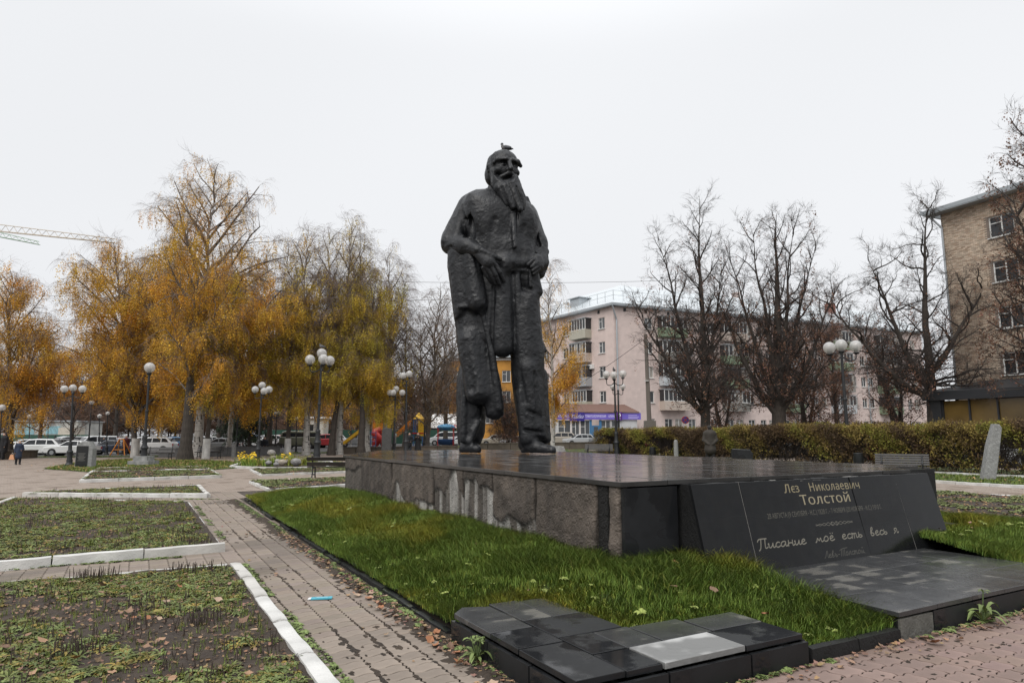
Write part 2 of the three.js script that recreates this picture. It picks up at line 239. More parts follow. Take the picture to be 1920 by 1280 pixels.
kerbRow(kerbs, [[-3.08, -12.25], [-6.75, -15.3]], 'k', 0.10, 0.06, M.white, 5);
kerbRow(kerbs, [[-6.75, -15.3], [-7, -11]], 'k', 0.12, 0.10, M.white, 6);
kerbRow(kerbs, [[-6.7, -16.55], [-2.5, -13.75]], 'k', 0.13, 0.11, M.white, 7);
kerbRow(kerbs, [[-2.5, -13.75], [-2.45, -17.75]], 'k', 0.12, 0.09, M.white, 8);
kerbRow(kerbs, [[-2.45, -17.75], [-6.2, -17.6]], 'k', 0.1, 0.07, M.white, 9);
// ---------- plinth ----------
function uvShift(g, a, b) { const u = g.attributes.uv; for (let i = 0; i < u.count; i++) u.setXY(i, u.getX(i) + a, u.getY(i) + b); return g; }
const PT = 1.14; // level of the plinth top
const PLAN = [[0, 0], [5.03, -0.05], [5.06, -0.33], [6.03, -0.36], [6.42, -2.1], [6.6, -4.65], [6.2, -9.26], [5.9, -13.9], [2.24, -14.3], [0, -10.02]];
const lawnH = (x, z) => { const dx = Math.max(-x, 0, x - 6.1), dz = Math.max(z - 0.15, 0, -12 - z), d = Math.hypot(dx, dz), lim = x > 6 ? 3.2 : 1.85; return 0.085 + 0.27 * (1 - sstep(0, lim, d)) * (1 - 0.85 * sstep(-10.3, -13.2, z) * (x < 6 ? 1 : 0)) + 0.05 * (fbm3(x * 1.7, z * 1.7, 3, 3) - 0.5); };
const blackT = tex(512, 512, (u, v) => { const a = pfbm(u, v, 6, 6, 21), s = pn(u * 160, v * 160, 160, 3); return 0.7 + 0.5 * (a - 0.5) + (s > 0.93 ? 0.5 : 0); });
M.black = [0.9, 1, 1.12].map((f) => pmat(0.021 * f, 0.022 * f, 0.024 * f, 0.20, { map: rep(blackT, 0.9), roughnessMap: rep(T.wet, 0.8), specularIntensity: 0.55 }));
for (const m of M.black) m.roughness = 0.75;
M.blackDull = pmat(0.026, 0.026, 0.026, 0.6, { specularIntensity: 0.3, map: rep(blackT, 0.9), bumpMap: rep(T.bumpy, 5), bumpScale: 0.006 });
M.polish = [0.85, 1, 1.15].map((f) => mat(0.055 * f, 0.054 * f, 0.053 * f, 0.2, { map: rep(blackT, 0.7), roughnessMap: rep(tex(256, 256, (u, v) => 0.5 + 0.9 * (pfbm(u, v, 6, 5, 33) - 0.3)), 0.6) }));
M.worn = mat(0.36, 0.36, 0.355, 0.36, { map: rep(tex(512, 512, (u, v) => { const a = pfbm(u, v, 5, 6, 41), b = pfbm(u, v * 3, 5, 5, 44), w = sstep(0.53, 0.66, a) * sstep(0.46, 0.62, b); return mix3([0.07 + 0.08 * b, 0.072 + 0.08 * b, 0.077 + 0.08 * b], [0.75, 0.71, 0.63], w * 0.42); }), 0.55), roughnessMap: rep(T.rough, 1.2) });
const rustTex = T.blotch;
{
  const p = thing('plinth', 'low dark stone plinth with rough side slabs and an engraved black front', 'plinth', [SITE.x, 0, SITE.z], SITE.t);
  obj('core', poly(PLAN.map(([x, z]) => [lerp(x, 3, 0.02) + (x < 1 ? 0.04 : 0), lerp(z, -7, 0.01)]), PT - 0.09, 0, 0), M.blackDull, p);
  const r = rng(5);
  // rough side slabs of the left face: proud fractured rind above, eroded streaked stone below
  const J = [0, -0.20, -0.38, -1.62, -2.72, -3.64, -4.75, -6.75, -8.75, -10.02], H = PT - 0.05;
  M.rough = mat(1, 1, 1, 0.85, { vertexColors: true, map: rep(T.blotch, 1.3), bumpMap: rep(T.bumpy, 4), bumpScale: 0.02 });
  for (let s = 0; s < J.length - 1; s++) {
    const za = J[s] - 0.004, zb = J[s + 1] + 0.004, W = za - zb, nz = Math.max(4, Math.round(W / 0.028)), ny = 34, pos = [], col = [], sd = s * 13.7, crack = [9, 9, 9, 0.46, 0.66, 0.62, 0.5, 9, 0.8][s], amp = [0, 0, 0, 0.26, 0.5, 0.55, 0.3, 0, 0.1][s], tone = [1.1, 0.06, 0.95, 0.85, 0.75, 0.8, 1.0, 0.7, 0.8][s];
    const q = (i, j) => {
      const z = lerp(za, zb, i / nz), y = lerp(0.05, H, j / ny), cl = crack + amp * (fbm3(z * 1.9 + sd, 1, 0, 3) - 0.5) * 2.2, up = sstep(-0.02, 0.02, y - cl * H);
      const big = fbm3(z * 1.5 + sd, y * 1.7, 3, 4), mid = fbm3(z * 6 + sd, y * 6, 5, 3), edge = Math.min(i, nz - i) === 0 ? 0.02 : 0;
      const rind = crack < 5 ? up : 1; let d = s === 1 ? 0.035 : 0.028 + rind * (0.05 * big + 0.03 * mid - 0.02) + 0.012 * mid - edge;
      if (s === 2 || s === 7 || s === 3) d += 0.10 * Math.max(0, big - 0.45) * sstep(0.25, 0.5, y);
      const streak = fbm3(z * 11 + sd, y * 0.35, 9, 3), lime = s === 8 ? sstep(0.55, 0.65, fbm3(z * 3, 2, 5, 2)) * sstep(0.95, 0.6, y) : (1 - rind) * sstep(0.46, 0.6, streak) * (0.35 + 0.65 * fbm3(z * 2.5 + sd, y * 2, 1, 2));
      const k = tone * (0.72 + 0.65 * (fbm3(z * 3 + sd, y * 3, 11, 4) - 0.3)), bro = mix3([0.150 * k, 0.121 * k, 0.098 * k], [0.175 * k, 0.15 * k, 0.125 * k], 1 - rind);
      const run = (1 - sstep(0.3, 0.62, fbm3(z * 8 + sd, y * 0.5, 17, 3))) * 0.35;
      let c = mix3(bro, [0.62, 0.6, 0.56], lime * 0.9); c = c.map((v) => v * (1 - run * 0.8)); if (Math.abs(y - cl * H) < 0.022 && crack < 5) c = c.map((v) => v * 0.35); if (edge) c = c.map((v) => v * 0.4);
      return [[-d + 0.03, y, z], c];
    };
    for (let i = 0; i < nz; i++) for (let j = 0; j < ny; j++) { const a = q(i, j), b = q(i + 1, j), c = q(i + 1, j + 1), d = q(i, j + 1); for (const t of [a, c, b, a, d, c]) { pos.push(...t[0]); col.push(...t[1]); } }
    const cap = (i) => { for (let j = 0; j < ny; j++) { const a = q(i, j), d = q(i, j + 1); const A = [0.08, a[0][1], a[0][2]], D = [0.08, d[0][1], d[0][2]]; for (const [t, c] of [[a[0], a[1]], [A, a[1]], [D, d[1]], [a[0], a[1]], [D, d[1]], [d[0], d[1]]]) { pos.push(...t); col.push(...c); } } }; cap(0); cap(nz);
    for (let i = 0; i < nz; i++) { const a = q(i, ny), b = q(i + 1, ny); for (const [t, c] of [[a[0], a[1]], [b[0], b[1]], [[0.08, H, b[0][2]], b[1]], [a[0], a[1]], [[0.08, H, b[0][2]], b[1]], [[0.08, H, a[0][2]], a[1]]]) { pos.push(...t); col.push(...c); } }
    let g = new THREE.BufferGeometry(); g.setAttribute('position', new THREE.Float32BufferAttribute(pos, 3)); g.setAttribute('color', new THREE.Float32BufferAttribute(col, 3)); g = smoothN(g); g = boxUV(g); g.computeBoundingBox();
    const m = obj(s === 1 ? 'tar_strip' : 'side_slab', g, M.rough, p); if (s === 6) m.userData.label = 'side slab with white lime streaks';
  }
  function smoothN(g) { const P = g.attributes.position, map = new Map(), N = new Float32Array(P.count * 3), key = (i) => Math.round(P.getX(i) * 2e3) + ',' + Math.round(P.getY(i) * 2e3) + ',' + Math.round(P.getZ(i) * 2e3), a = V(), b = V(), c = V(); for (let i = 0; i < P.count; i += 3) { a.fromBufferAttribute(P, i); b.fromBufferAttribute(P, i + 1); c.fromBufferAttribute(P, i + 2); const n = b.sub(a).cross(c.sub(a)); for (let j = 0; j < 3; j++) { const k = key(i + j); if (!map.has(k)) map.set(k, V(0, 0, 0)); map.get(k).add(n); } } for (let i = 0; i < P.count; i++) { const n = map.get(key(i)).clone().normalize(); N.set([n.x, n.y, n.z], i * 3); } g.setAttribute('normal', new THREE.BufferAttribute(N, 3)); return g; }
  // front: two upright black slabs on the left, the engraved block, a dull slab on the right
  const slab = (name, w, h, d, x, y, z, m) => obj(name, new THREE.BoxGeometry(w, h, d).translate(x + w / 2, y + h / 2, z - d / 2) && boxUV(new THREE.BoxGeometry(w, h, d).translate(x + w / 2, y + h / 2, z - d / 2)), m, p);
  slab('front_slab', 0.69, PT - 0.065, 0.05, 0.0, 0, 0.045, M.black[1]);
  slab('front_slab', 0.99, PT - 0.03, 0.05, 5.04, 0, -0.30, M.blackDull);
  // engraved sloping block: cheeks and five facing slabs
  const XL = 0.76, XR = 5.02, zt = 0.17, zb = 0.42, yb = 0.10, yt = PT - 0.045;
  const chk = (x) => { const s = new THREE.Shape([[-0.33, yb], [zb - 0.035, yb], [zt - 0.035, yt], [-0.33, yt]].map(([a, b]) => new THREE.Vector2(a, b))); const g = new THREE.ExtrudeGeometry(s, { depth: 0.03, bevelEnabled: false }); g.rotateY(-Math.PI / 2); g.translate(x, 0, 0); return boxUV(g); };
  obj('cheek', chk(XL + 0.03), M.blackDull, p); obj('cheek', chk(XR), M.blackDull, p);
  const CW = 2048, CH = 512, cv = document.createElement('canvas'); cv.width = CW; cv.height = CH; const cx = cv.getContext('2d');
  cx.fillStyle = 'rgb(44,45,46)'; cx.fillRect(0, 0, CW, CH);
  { const q = rng(77); for (let i = 0; i < 2600; i++) { const v = 34 + q() * 26; cx.fillStyle = `rgba(${v},${v},${v + 1},0.16)`; const s = 4 + q() * 60; cx.fillRect(q() * CW, q() * CH, s * (0.4 + q()), s * (0.4 + q())); } for (let i = 0; i < 1800; i++) { cx.fillStyle = `rgba(120,120,118,${0.05 + 0.18 * q()})`; cx.fillRect(q() * CW, q() * CH, 1 + q(), 1 + q() * 2); } for (let i = 0; i < 40; i++) { cx.fillStyle = 'rgba(150,148,140,0.10)'; cx.fillRect(q() * CW, q() * CH * 0.6, 1.5, 20 + q() * 120); } }
  const px = CW / (XR - XL), gold = 'rgb(205,190,150)', pale = 'rgb(182,176,158)';
  const put = (s, x0, x1, yBase, size, font, color, skew = 0) => { cx.save(); cx.font = `${size}px ${font}`; const w = cx.measureText(s).width; cx.translate((x0 - XL) * px, yBase * CH); cx.scale(((x1 - x0) * px) / w, 1); cx.transform(1, 0, skew, 1, 0, 0); cx.fillStyle = color; cx.fillText(s, 0, 0); cx.restore(); };
  const fy = (f) => f * 0.89; // the step hides the foot of the slabs
  put('Лез', 2.12, 2.40, fy(0.155), 68, 'sans-serif', gold); put('Николаевич', 2.56, 3.50, fy(0.155), 68, 'sans-serif', gold);
  put('Толстой', 2.36, 3.27, fy(0.31), 76, 'bold sans-serif', 'rgb(214,200,165)');
  put('28 АВГУСТА (9 СЕНТЯБРЯ - Н.С.) 1828 Г. - 7 НОЯБРЯ (20 НОЯБРЯ - Н.С.) 1910 Г.', 1.76, 3.80, fy(0.44), 38, 'sans-serif', 'rgb(140,136,122)');
  cx.lineCap = cx.lineJoin = 'round'; cx.strokeStyle = 'rgb(165,160,145)'; cx.lineWidth = 2.5; // scrolled ornament
  { const ox = (2.84 - XL) * px, oy = fy(0.565) * CH; for (const s of [-1, 1]) for (const f of [1, -1]) { cx.beginPath(); for (let i = 0; i <= 60; i++) { const t = i / 60, X = ox + s * t * 0.33 * px, Y = oy + f * Math.sin(t * 14) * 11 * (1 - t * 0.75); i ? cx.lineTo(X, Y) : cx.moveTo(X, Y); } cx.stroke(); cx.beginPath(); cx.arc(ox + s * 20, oy, 7, 0, 5); cx.stroke(); } }
  // pen-written line: each letter as pen strokes in x-height units
  const PEN = {
    и: [0.8, [[0, 0.7], [0.1, 1], [0.06, 0.2], [0.25, 0], [0.5, 0.4], [0.6, 1], [0.56, 0.2], [0.7, 0], [0.85, 0.25]]], с: [0.6, [[0.55, 0.82], [0.35, 1], [0.06, 0.6], [0.1, 0.12], [0.35, 0], [0.62, 0.25]]],
    а: [0.85, [[0.6, 0.88], [0.35, 1], [0.03, 0.6], [0.1, 0.06], [0.35, 0.05], [0.6, 0.5], [0.65, 1], [0.6, 0.2], [0.72, 0], [0.9, 0.25]]], н: [0.8, [[0.1, 1], [0.08, 0.5], [0.06, 0]], [[0.06, 0.5], [0.3, 0.6], [0.58, 0.5]], [[0.6, 1], [0.56, 0.2], [0.68, 0], [0.85, 0.25]]],
    е: [0.62, [[0.05, 0.45], [0.42, 0.55], [0.5, 0.85], [0.3, 1], [0.06, 0.7], [0.08, 0.15], [0.3, 0], [0.62, 0.25]]], м: [0.9, [[-0.05, 0.05], [0.08, 0.1], [0.22, 0.95], [0.38, 0.1], [0.6, 0.95], [0.64, 0.2], [0.74, 0], [0.92, 0.25]]],
    о: [0.7, [[0.35, 1], [0.05, 0.75], [0.06, 0.15], [0.32, 0], [0.6, 0.3], [0.56, 0.85], [0.35, 1]]], т: [0.85, [[0.05, 1], [0.05, 0.5], [0.04, 0]], [[0.05, 0.7], [0.2, 1], [0.33, 0.8], [0.32, 0]], [[0.32, 0.7], [0.5, 1], [0.62, 0.8], [0.6, 0.2], [0.72, 0], [0.9, 0.25]]],
    ь: [0.6, [[0.06, 1], [0.04, 0.15], [0.25, 0], [0.52, 0.18], [0.42, 0.52], [0.08, 0.5]]], ъ: [0.7, [[0, 0.9], [0.16, 1], [0.14, 0.15], [0.35, 0], [0.6, 0.18], [0.5, 0.52], [0.18, 0.5]]], в: [0.65, [[0.06, 0.5], [0.12, 1.4], [0.32, 1.75], [0.44, 1.4], [0.12, 0.8], [0.04, 0.2], [0.28, 0], [0.56, 0.25], [0.42, 0.6], [0.12, 0.62]]],
    я: [0.8, [[0, 0.02], [0.14, 0.12], [0.34, 0.5], [0.12, 0.6], [0.1, 0.92], [0.35, 1], [0.6, 1], [0.56, 0.2], [0.68, 0], [0.85, 0.25]]], л: [0.62, [[-0.05, 0.05], [0.08, 0.08], [0.28, 1], [0.46, 1], [0.46, 0.15], [0.62, 0.1]]], й: [0.8, [[0, 0.7], [0.1, 1], [0.06, 0.2], [0.25, 0], [0.5, 0.4], [0.6, 1], [0.56, 0.2], [0.7, 0], [0.85, 0.25]], [[0.2, 1.5], [0.35, 1.35], [0.52, 1.5]]],
    П: [1.05, [[-0.12, 1.3], [-0.05, 1.65], [0.25, 1.75], [0.95, 1.72]], [[0.3, 1.7], [0.24, 0.6], [0.16, 0], [-0.02, -0.22]], [[0.78, 1.7], [0.7, 0.25], [0.82, 0], [1.05, 0.25]]], Л: [0.8, [[-0.15, 0.12], [0.06, 0], [0.36, 1.75], [0.6, 1.7], [0.58, 0.12], [0.85, 0.12]]], Т: [1.2, [[-0.1, 1.4], [0.2, 1.85], [1.7, 1.95]], [[0.35, 1.6], [0.24, 0]], [[0.7, 1.6], [0.6, 0]], [[1.05, 1.6], [0.95, 0.1], [1.1, 0.05]]], '-': [0.5, [[0.05, 0.5], [0.4, 0.55]]], '.': [0.3, [[0.1, 0.02], [0.14, 0]]],
  };
  PEN['ё'] = [...PEN['е'], [[0.16, 1.42], [0.2, 1.4]], [[0.44, 1.42], [0.48, 1.4]]];
  const pen = (word, x0, x1, yBase, xh, lw, color, slant = 0.14) => {
    const W = [...word].reduce((s, c) => s + PEN[c][0] + 0.05, 0), k = ((x1 - x0) * px) / W; let at = 0; cx.strokeStyle = color; cx.lineWidth = lw;
    for (const c of word) { for (const st of PEN[c].slice(1)) { const q = st.map(([x, y]) => [(x0 - XL) * px + (at + x) * k + y * slant * xh, yBase * CH - y * xh]); cx.beginPath(); cx.moveTo(...q[0]); for (let i = 1; i < q.length - 1; i++) cx.quadraticCurveTo(...q[i], (q[i][0] + q[i + 1][0]) / 2, (q[i][1] + q[i + 1][1]) / 2); cx.lineTo(...q[q.length - 1]); cx.stroke(); } at += PEN[c][0] + 0.05; }
  };
  pen('Писание', 1.53, 2.27, fy(0.765), 29, 6, pale); pen('моё', 2.44, 2.77, fy(0.765), 29, 6, pale); pen('есть', 2.90, 3.29, fy(0.765), 29, 6, pale); pen('весь', 3.43, 3.77, fy(0.765), 29, 6, pale); pen('я', 3.89, 3.98, fy(0.765), 29, 6, pale);
  pen('Левъ-Толстой.', 2.52, 3.25, fy(0.955), 21, 3.2, 'rgb(128,126,116)', 0.3);
  const ct = new THREE.CanvasTexture(cv); ct.colorSpace = THREE.SRGBColorSpace;
  M.panel = pmat(0.42, 0.42, 0.43, 0.6, { specularIntensity: 0.28, map: ct, roughnessMap: rep(tex(512, 512, (u, v) => 0.12 + 0.5 * sstep(0.35, 0.75, pfbm(u, v, 4, 5, 61))), 0.5) });
  const X = [XL, 1.45, 2.30, 3.335, 4.24, XR];
  for (let i = 0; i < 5; i++) {
    const a = X[i] + (i === 1 || i === 4 ? 0.007 : 0.0012), b = X[i + 1] - (i === 0 || i === 3 ? 0.007 : 0.0012), t = 0.035, tilt = [0, 0.004, -0.003, 0.003, -0.004][i], pos = [], uv = [];
    const f = (x, k, dz) => [x, lerp(yb, yt, k), lerp(zb, zt, k) + dz + tilt * (k - 0.5) * 2 + (x - a) * [0.004, 0.012, -0.004, 0.003, -0.008][i]];
    const quad = (A, B, C, D, us) => { [A, B, C, A, C, D].forEach((q) => pos.push(...q)); const u = us || [[0.01, 0.02], [0.012, 0.02], [0.012, 0.022], [0.01, 0.022]]; [0, 1, 2, 0, 2, 3].forEach((k) => uv.push(...u[k])); };
    const ua = (a - XL) / (XR - XL), ub = (b - XL) / (XR - XL);
    quad(f(a, 0, 0), f(b, 0, 0), f(b, 1, 0), f(a, 1, 0), [[ua, 0], [ub, 0], [ub, 1], [ua, 1]]);
    quad(f(a, 0, -t), f(a, 0, 0), f(a, 1, 0), f(a, 1, -t)); quad(f(b, 0, 0), f(b, 0, -t), f(b, 1, -t), f(b, 1, 0)); quad(f(a, 1, 0), f(b, 1, 0), f(b, 1, -t), f(a, 1, -t));
    const g = new THREE.BufferGeometry(); g.setAttribute('position', new THREE.Float32BufferAttribute(pos, 3)); g.setAttribute('uv', new THREE.Float32BufferAttribute(uv, 2)); g.computeVertexNormals();
    const m = obj('engraved_slab', g, M.panel, p); if (i >= 1 && i <= 3) m.userData.label = 'black slab carrying part of the engraved inscription';
  }
  M.mortar = mat(0.22, 0.21, 0.195, 0.9, { map: rep(T.grain, 3) });
  obj('block_core', poly([[XL + 0.03, -0.02], [XR - 0.03, -0.02], [XR - 0.03, zt - 0.045], [XL + 0.03, zt - 0.045]], yt - yb - 0.02, yb), M.blackDull, p);
  for (const x of [1.45, 4.24]) { const g = new THREE.BoxGeometry(0.011, Math.hypot(yt - yb, zb - zt), 0.03); g.rotateX(-Math.atan2(zb - zt, yt - yb)); g.translate(x, (yt + yb) / 2, (zt + zb) / 2 - 0.018); obj('mortar_joint', boxUV(g), M.mortar, p); }
  // paving of the plinth top: polished slabs that never lie quite level
  const tw = 0.61, td = 0.6;
  for (let j = 0; j < 24; j++) for (let i = 0; i < 11; i++) {
    const x0 = -0.03 + i * tw, z1 = 0.04 - j * td; let sh = [[x0, z1], [x0 + tw, z1], [x0 + tw, z1 - td], [x0, z1 - td]];
    const ins = sh.map(([x, z]) => inPoly(x, z, PLAN.map(([a, b]) => [a + (a > 3 ? 0.12 : -0.12), b + (b > -1 ? 0.14 : -0.12)]))); if (ins.filter(Boolean).length < 3) continue;
    if (ins.includes(false)) sh = sh.filter((_, k) => ins[k]);
    const cx0 = sh.reduce((s, q) => s + q[0], 0) / sh.length, cz0 = sh.reduce((s, q) => s + q[1], 0) / sh.length;
    const jit = j === 0 ? 0.012 * r() : 0; const g = poly(sh.map(([x, z]) => [lerp(x, cx0, 0.006) - cx0, lerp(z, cz0, 0.006) - cz0 - (z === z1 ? jit : 0)]), 0.05, 0, 0.003);
    const m = obj('top_slab', uvShift(g, r() * 7, r() * 7), M.polish[(r() * 3) | 0], p); m.position.set(cx0, PT - 0.05 + (r() - 0.5) * 0.004, cz0); m.rotation.set((r() - 0.5) * 0.010, 0, (r() - 0.5) * 0.007);
  }
  for (let i = 0; i < 26; i++) { const x = 0.8 + r() * 4.3, w = 0.08 + 0.3 * r(); const g = kerbStone(w, 0.05 + 0.05 * r(), 0.035, r); const m = obj('mortar_bed', g, r() < 0.7 ? M.blackDull : M.mortar, p); m.position.set(x, PT - 0.078, 0.03 + 0.09 * (x < 4.9 ? 1 : 0)); }
}
// ---------- granite steps in front ----------
function slabTiles(name, label, rects, top, out, front, seed, o = {}) {
  const g0 = thing(name, label, 'stone step', [SITE.x, 0, SITE.z], SITE.t), r = rng(seed);
  obj('base', poly(out.map(([x, z]) => [x, z]), top - 0.045, -0.05), M.blackDull, g0);
  for (const [x0, z0, x1, z1, k] of rects) {
    const sh = Array.isArray(x0) ? x0 : [[x0, z1], [x1, z1], [x1, z0], [x0, z0]], n = sh.length, cx0 = sh.reduce((s, q) => s + q[0], 0) / n, cz0 = sh.reduce((s, q) => s + q[1], 0) / n;
    const m = obj('paving_slab', uvShift(poly(sh.map(([x, z]) => [lerp(x, cx0, 0.010) - cx0, lerp(z, cz0, 0.010) - cz0]), 0.04, 0, 0.003), r() * 7, r() * 7), k === 'w' ? M.cement : k === 'o' ? M.worn : M.black[(r() * 3) | 0], g0);
    m.position.set(cx0, top - 0.04 + (r() - 0.5) * 0.006, cz0); m.rotation.set((r() - 0.5) * 0.008, 0, (r() - 0.5) * 0.008); if (k === 'w') m.userData.label = 'missing slab filled with smeared white cement';
  }
  for (const [x0, z0, x1, z1, h] of front) { const w = Math.hypot(x1 - x0, z1 - z0), a = Math.atan2(-(z1 - z0), x1 - x0), m = obj('riser_slab', boxUV(new THREE.BoxGeometry(w - 0.006, h, 0.03).translate(w / 2 , h / 2, 0)), M.black[(r() * 2) | 0], g0); m.position.set(x0, -0.02, z0); m.rotation.set(0, a + (r() - 0.5) * 0.006, 0); }
  return g0;
}
M.cement = mat(0.40, 0.40, 0.39, 0.6, { map: rep(tex(256, 256, (u, v) => { const a = pfbm(u, v, 3, 5, 71); return 0.42 + 0.62 * sstep(0.42, 0.58, a); }), 0.8), bumpMap: rep(T.bumpy, 2), bumpScale: 0.006 });
{
  const x = [-1.93, -1.58, -1.02, -0.55, 0.0], out = [[-1.90, 0.24], [-1.78, 0.16], [-1.05, 0.24], [-0.97, 1.26], [0.0, 1.38], [0.0, 1.95], [-1.90, 1.95]];
  slabTiles('near_step', 'low L-shaped black granite step by the path, with a white cement patch', [
    [[[-1.93, 0.92], [-1.58, 0.92], [-1.58, 0.24], [-1.80, 0.16], [-1.93, 0.3]], 0, 0, 0, 'o'], [-1.56, 0.18, -1.3, 0.75, 'o'], [-1.29, 0.2, -1.03, 0.75, 'o'], [-1.56, 0.76, -1.0, 1.24], [-1.93, 0.93, -1.57, 1.32], [-1.93, 1.33, -1.57, 1.99], [-1.56, 1.25, -1.28, 1.64], [-1.56, 1.65, -1.28, 1.99], [-1.27, 1.25, -0.97, 1.64, 'o'], [-0.96, 1.27, -0.5, 1.64, 'o'], [-0.49, 1.34, 0.02, 1.64, 'o'], [-1.27, 1.65, -0.56, 2.0, 'w'], [-0.55, 1.65, 0.02, 2.0],
  ], 0.2, out, [[-1.94, 0.3, -1.94, 0.92, 0.17], [-1.94, 0.93, -1.94, 1.5, 0.17], [-1.94, 1.51, -1.94, 2.02, 0.17], [-1.94, 2.02, -1.27, 2.02, 0.17], [-1.26, 2.02, -0.55, 2.02, 0.17], [-0.54, 2.02, 0.03, 2.02, 0.17], [0.035, 2.0, 0.035, 1.4, 0.17]], 31);
  const rects = []; for (let i = 0; i < 6; i++) for (let j = 0; j < 3; j++) rects.push([1.15 + i * 0.54, 0.36 + j * 0.56, 1.15 + (i + 1) * 0.54, 0.36 + (j + 1) * 0.56 - (j === 2 ? 0.02 : 0), 'o']);
  slabTiles('front_step', 'wide worn granite step below the engraved front of the plinth', rects, 0.21, [[1.2, 0.3], [4.33, 0.2], [4.33, 1.95], [1.2, 1.95]], [[1.16, 2.0, 1.62, 2.0, 0.17], [1.63, 2.0, 2.4, 2.0, 0.18], [2.41, 2.0, 3.2, 2.0, 0.18], [3.21, 2.0, 4.39, 2.0, 0.18], [1.16, 0.9, 1.16, 2.0, 0.17], [4.39, 2.0, 4.39, 0.4, 0.17]], 37, {}).children.filter((c) => c.name === 'riser_slab')[0].material = M.concreteA = mat(0.13, 0.125, 0.11, 0.8, { map: rep(T.blotch, 2), bumpMap: rep(T.bumpy, 4), bumpScale: 0.01 });
}
const bk = siteGroup('granite_kerb', 'dark granite kerb stones edging the lawn round the plinth', 'kerb');
kerbRow(bk, [[0.06, 2.0], [1.13, 2.0]], 'k', 0.08, 0.10, [M.blackDull], 41, { len: 0.53 });
kerbRow(bk, [[-1.89, 0.15], [-1.88, -4], [-1.84, -9], [-1.73, -12.8]], 'k', 0.07, 0.055, [M.blackDull, M.black[2]], 42, { len: 0.8, sink: 0.03, gap: 0.08 });
// ---------- lawn, weeds and fallen leaves ----------
const LAWN = [[-1.86, 0.12], [-1.86, -4], [-1.82, -9], [-1.72, -12.7], [-0.2, -13.2], [5.8, -16.5], [9.45, -16.5], [9.45, 2.2], [4.42, 2.0], [4.42, 0.2], [1.14, 0.2], [1.14, 1.96], [0.05, 1.96], [0.05, 1.36], [-0.98, 1.24], [-1.05, 0.22]];
M.lawnSoil = mat(0.05, 0.052, 0.025, 0.95, { map: rep(T.blotch, 1.1), bumpMap: rep(T.bumpy, 3), bumpScale: 0.02 });
const lawnS = siteGroup('lawn_soil', 'earth of the lawn rising to the plinth', 'soil'); obj('soil', heightSheet(LAWN, (x, z) => lawnH(x, z) - 0.01, 0.07), M.lawnSoil, lawnS);
function blades(n, seed, h, spread, w, droop) { // a tuft of curved tapering blades, vertex-coloured paler towards the tip
  const r = rng(seed), pos = [], col = [], nor = [];
  for (let k = 0; k < n; k++) {
    const a = r() * 6.283, d = Math.sqrt(r()) * spread, x0 = Math.cos(a) * d, z0 = Math.sin(a) * d, dir = r() * 6.283, L = h * (0.5 + 0.7 * r()), lean = droop * (0.3 + r()), W = w * (0.7 + 0.6 * r()), sx = Math.sin(dir) * W / 2, sz = -Math.cos(dir) * W / 2, cd = Math.cos(dir), sd = Math.sin(dir), S = 3, t = 0.75 + 0.5 * r(), y = r() < 0.12 ? 1 : 0;
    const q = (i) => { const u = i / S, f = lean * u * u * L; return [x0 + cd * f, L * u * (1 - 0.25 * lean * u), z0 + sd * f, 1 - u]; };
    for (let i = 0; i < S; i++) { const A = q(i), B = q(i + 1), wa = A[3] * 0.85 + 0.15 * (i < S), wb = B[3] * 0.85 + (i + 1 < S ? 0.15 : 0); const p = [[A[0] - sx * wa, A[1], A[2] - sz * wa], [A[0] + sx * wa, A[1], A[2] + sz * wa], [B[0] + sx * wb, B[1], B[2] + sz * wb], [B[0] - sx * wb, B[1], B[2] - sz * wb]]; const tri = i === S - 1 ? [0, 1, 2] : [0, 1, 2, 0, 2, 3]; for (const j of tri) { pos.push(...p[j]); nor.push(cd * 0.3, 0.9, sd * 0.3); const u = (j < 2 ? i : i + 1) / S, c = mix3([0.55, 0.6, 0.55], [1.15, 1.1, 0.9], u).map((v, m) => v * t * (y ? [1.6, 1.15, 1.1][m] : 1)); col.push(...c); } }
  }
  const g = new THREE.BufferGeometry(); g.setAttribute('position', new THREE.Float32BufferAttribute(pos, 3)); g.setAttribute('normal', new THREE.Float32BufferAttribute(nor, 3)); g.setAttribute('color', new THREE.Float32BufferAttribute(col, 3)); return g;
}
M.grass = pmat(0.36, 0.55, 0.115, 0.6, { vertexColors: true, specularIntensity: 0.3, transmission: 0.35, thickness: 0 });
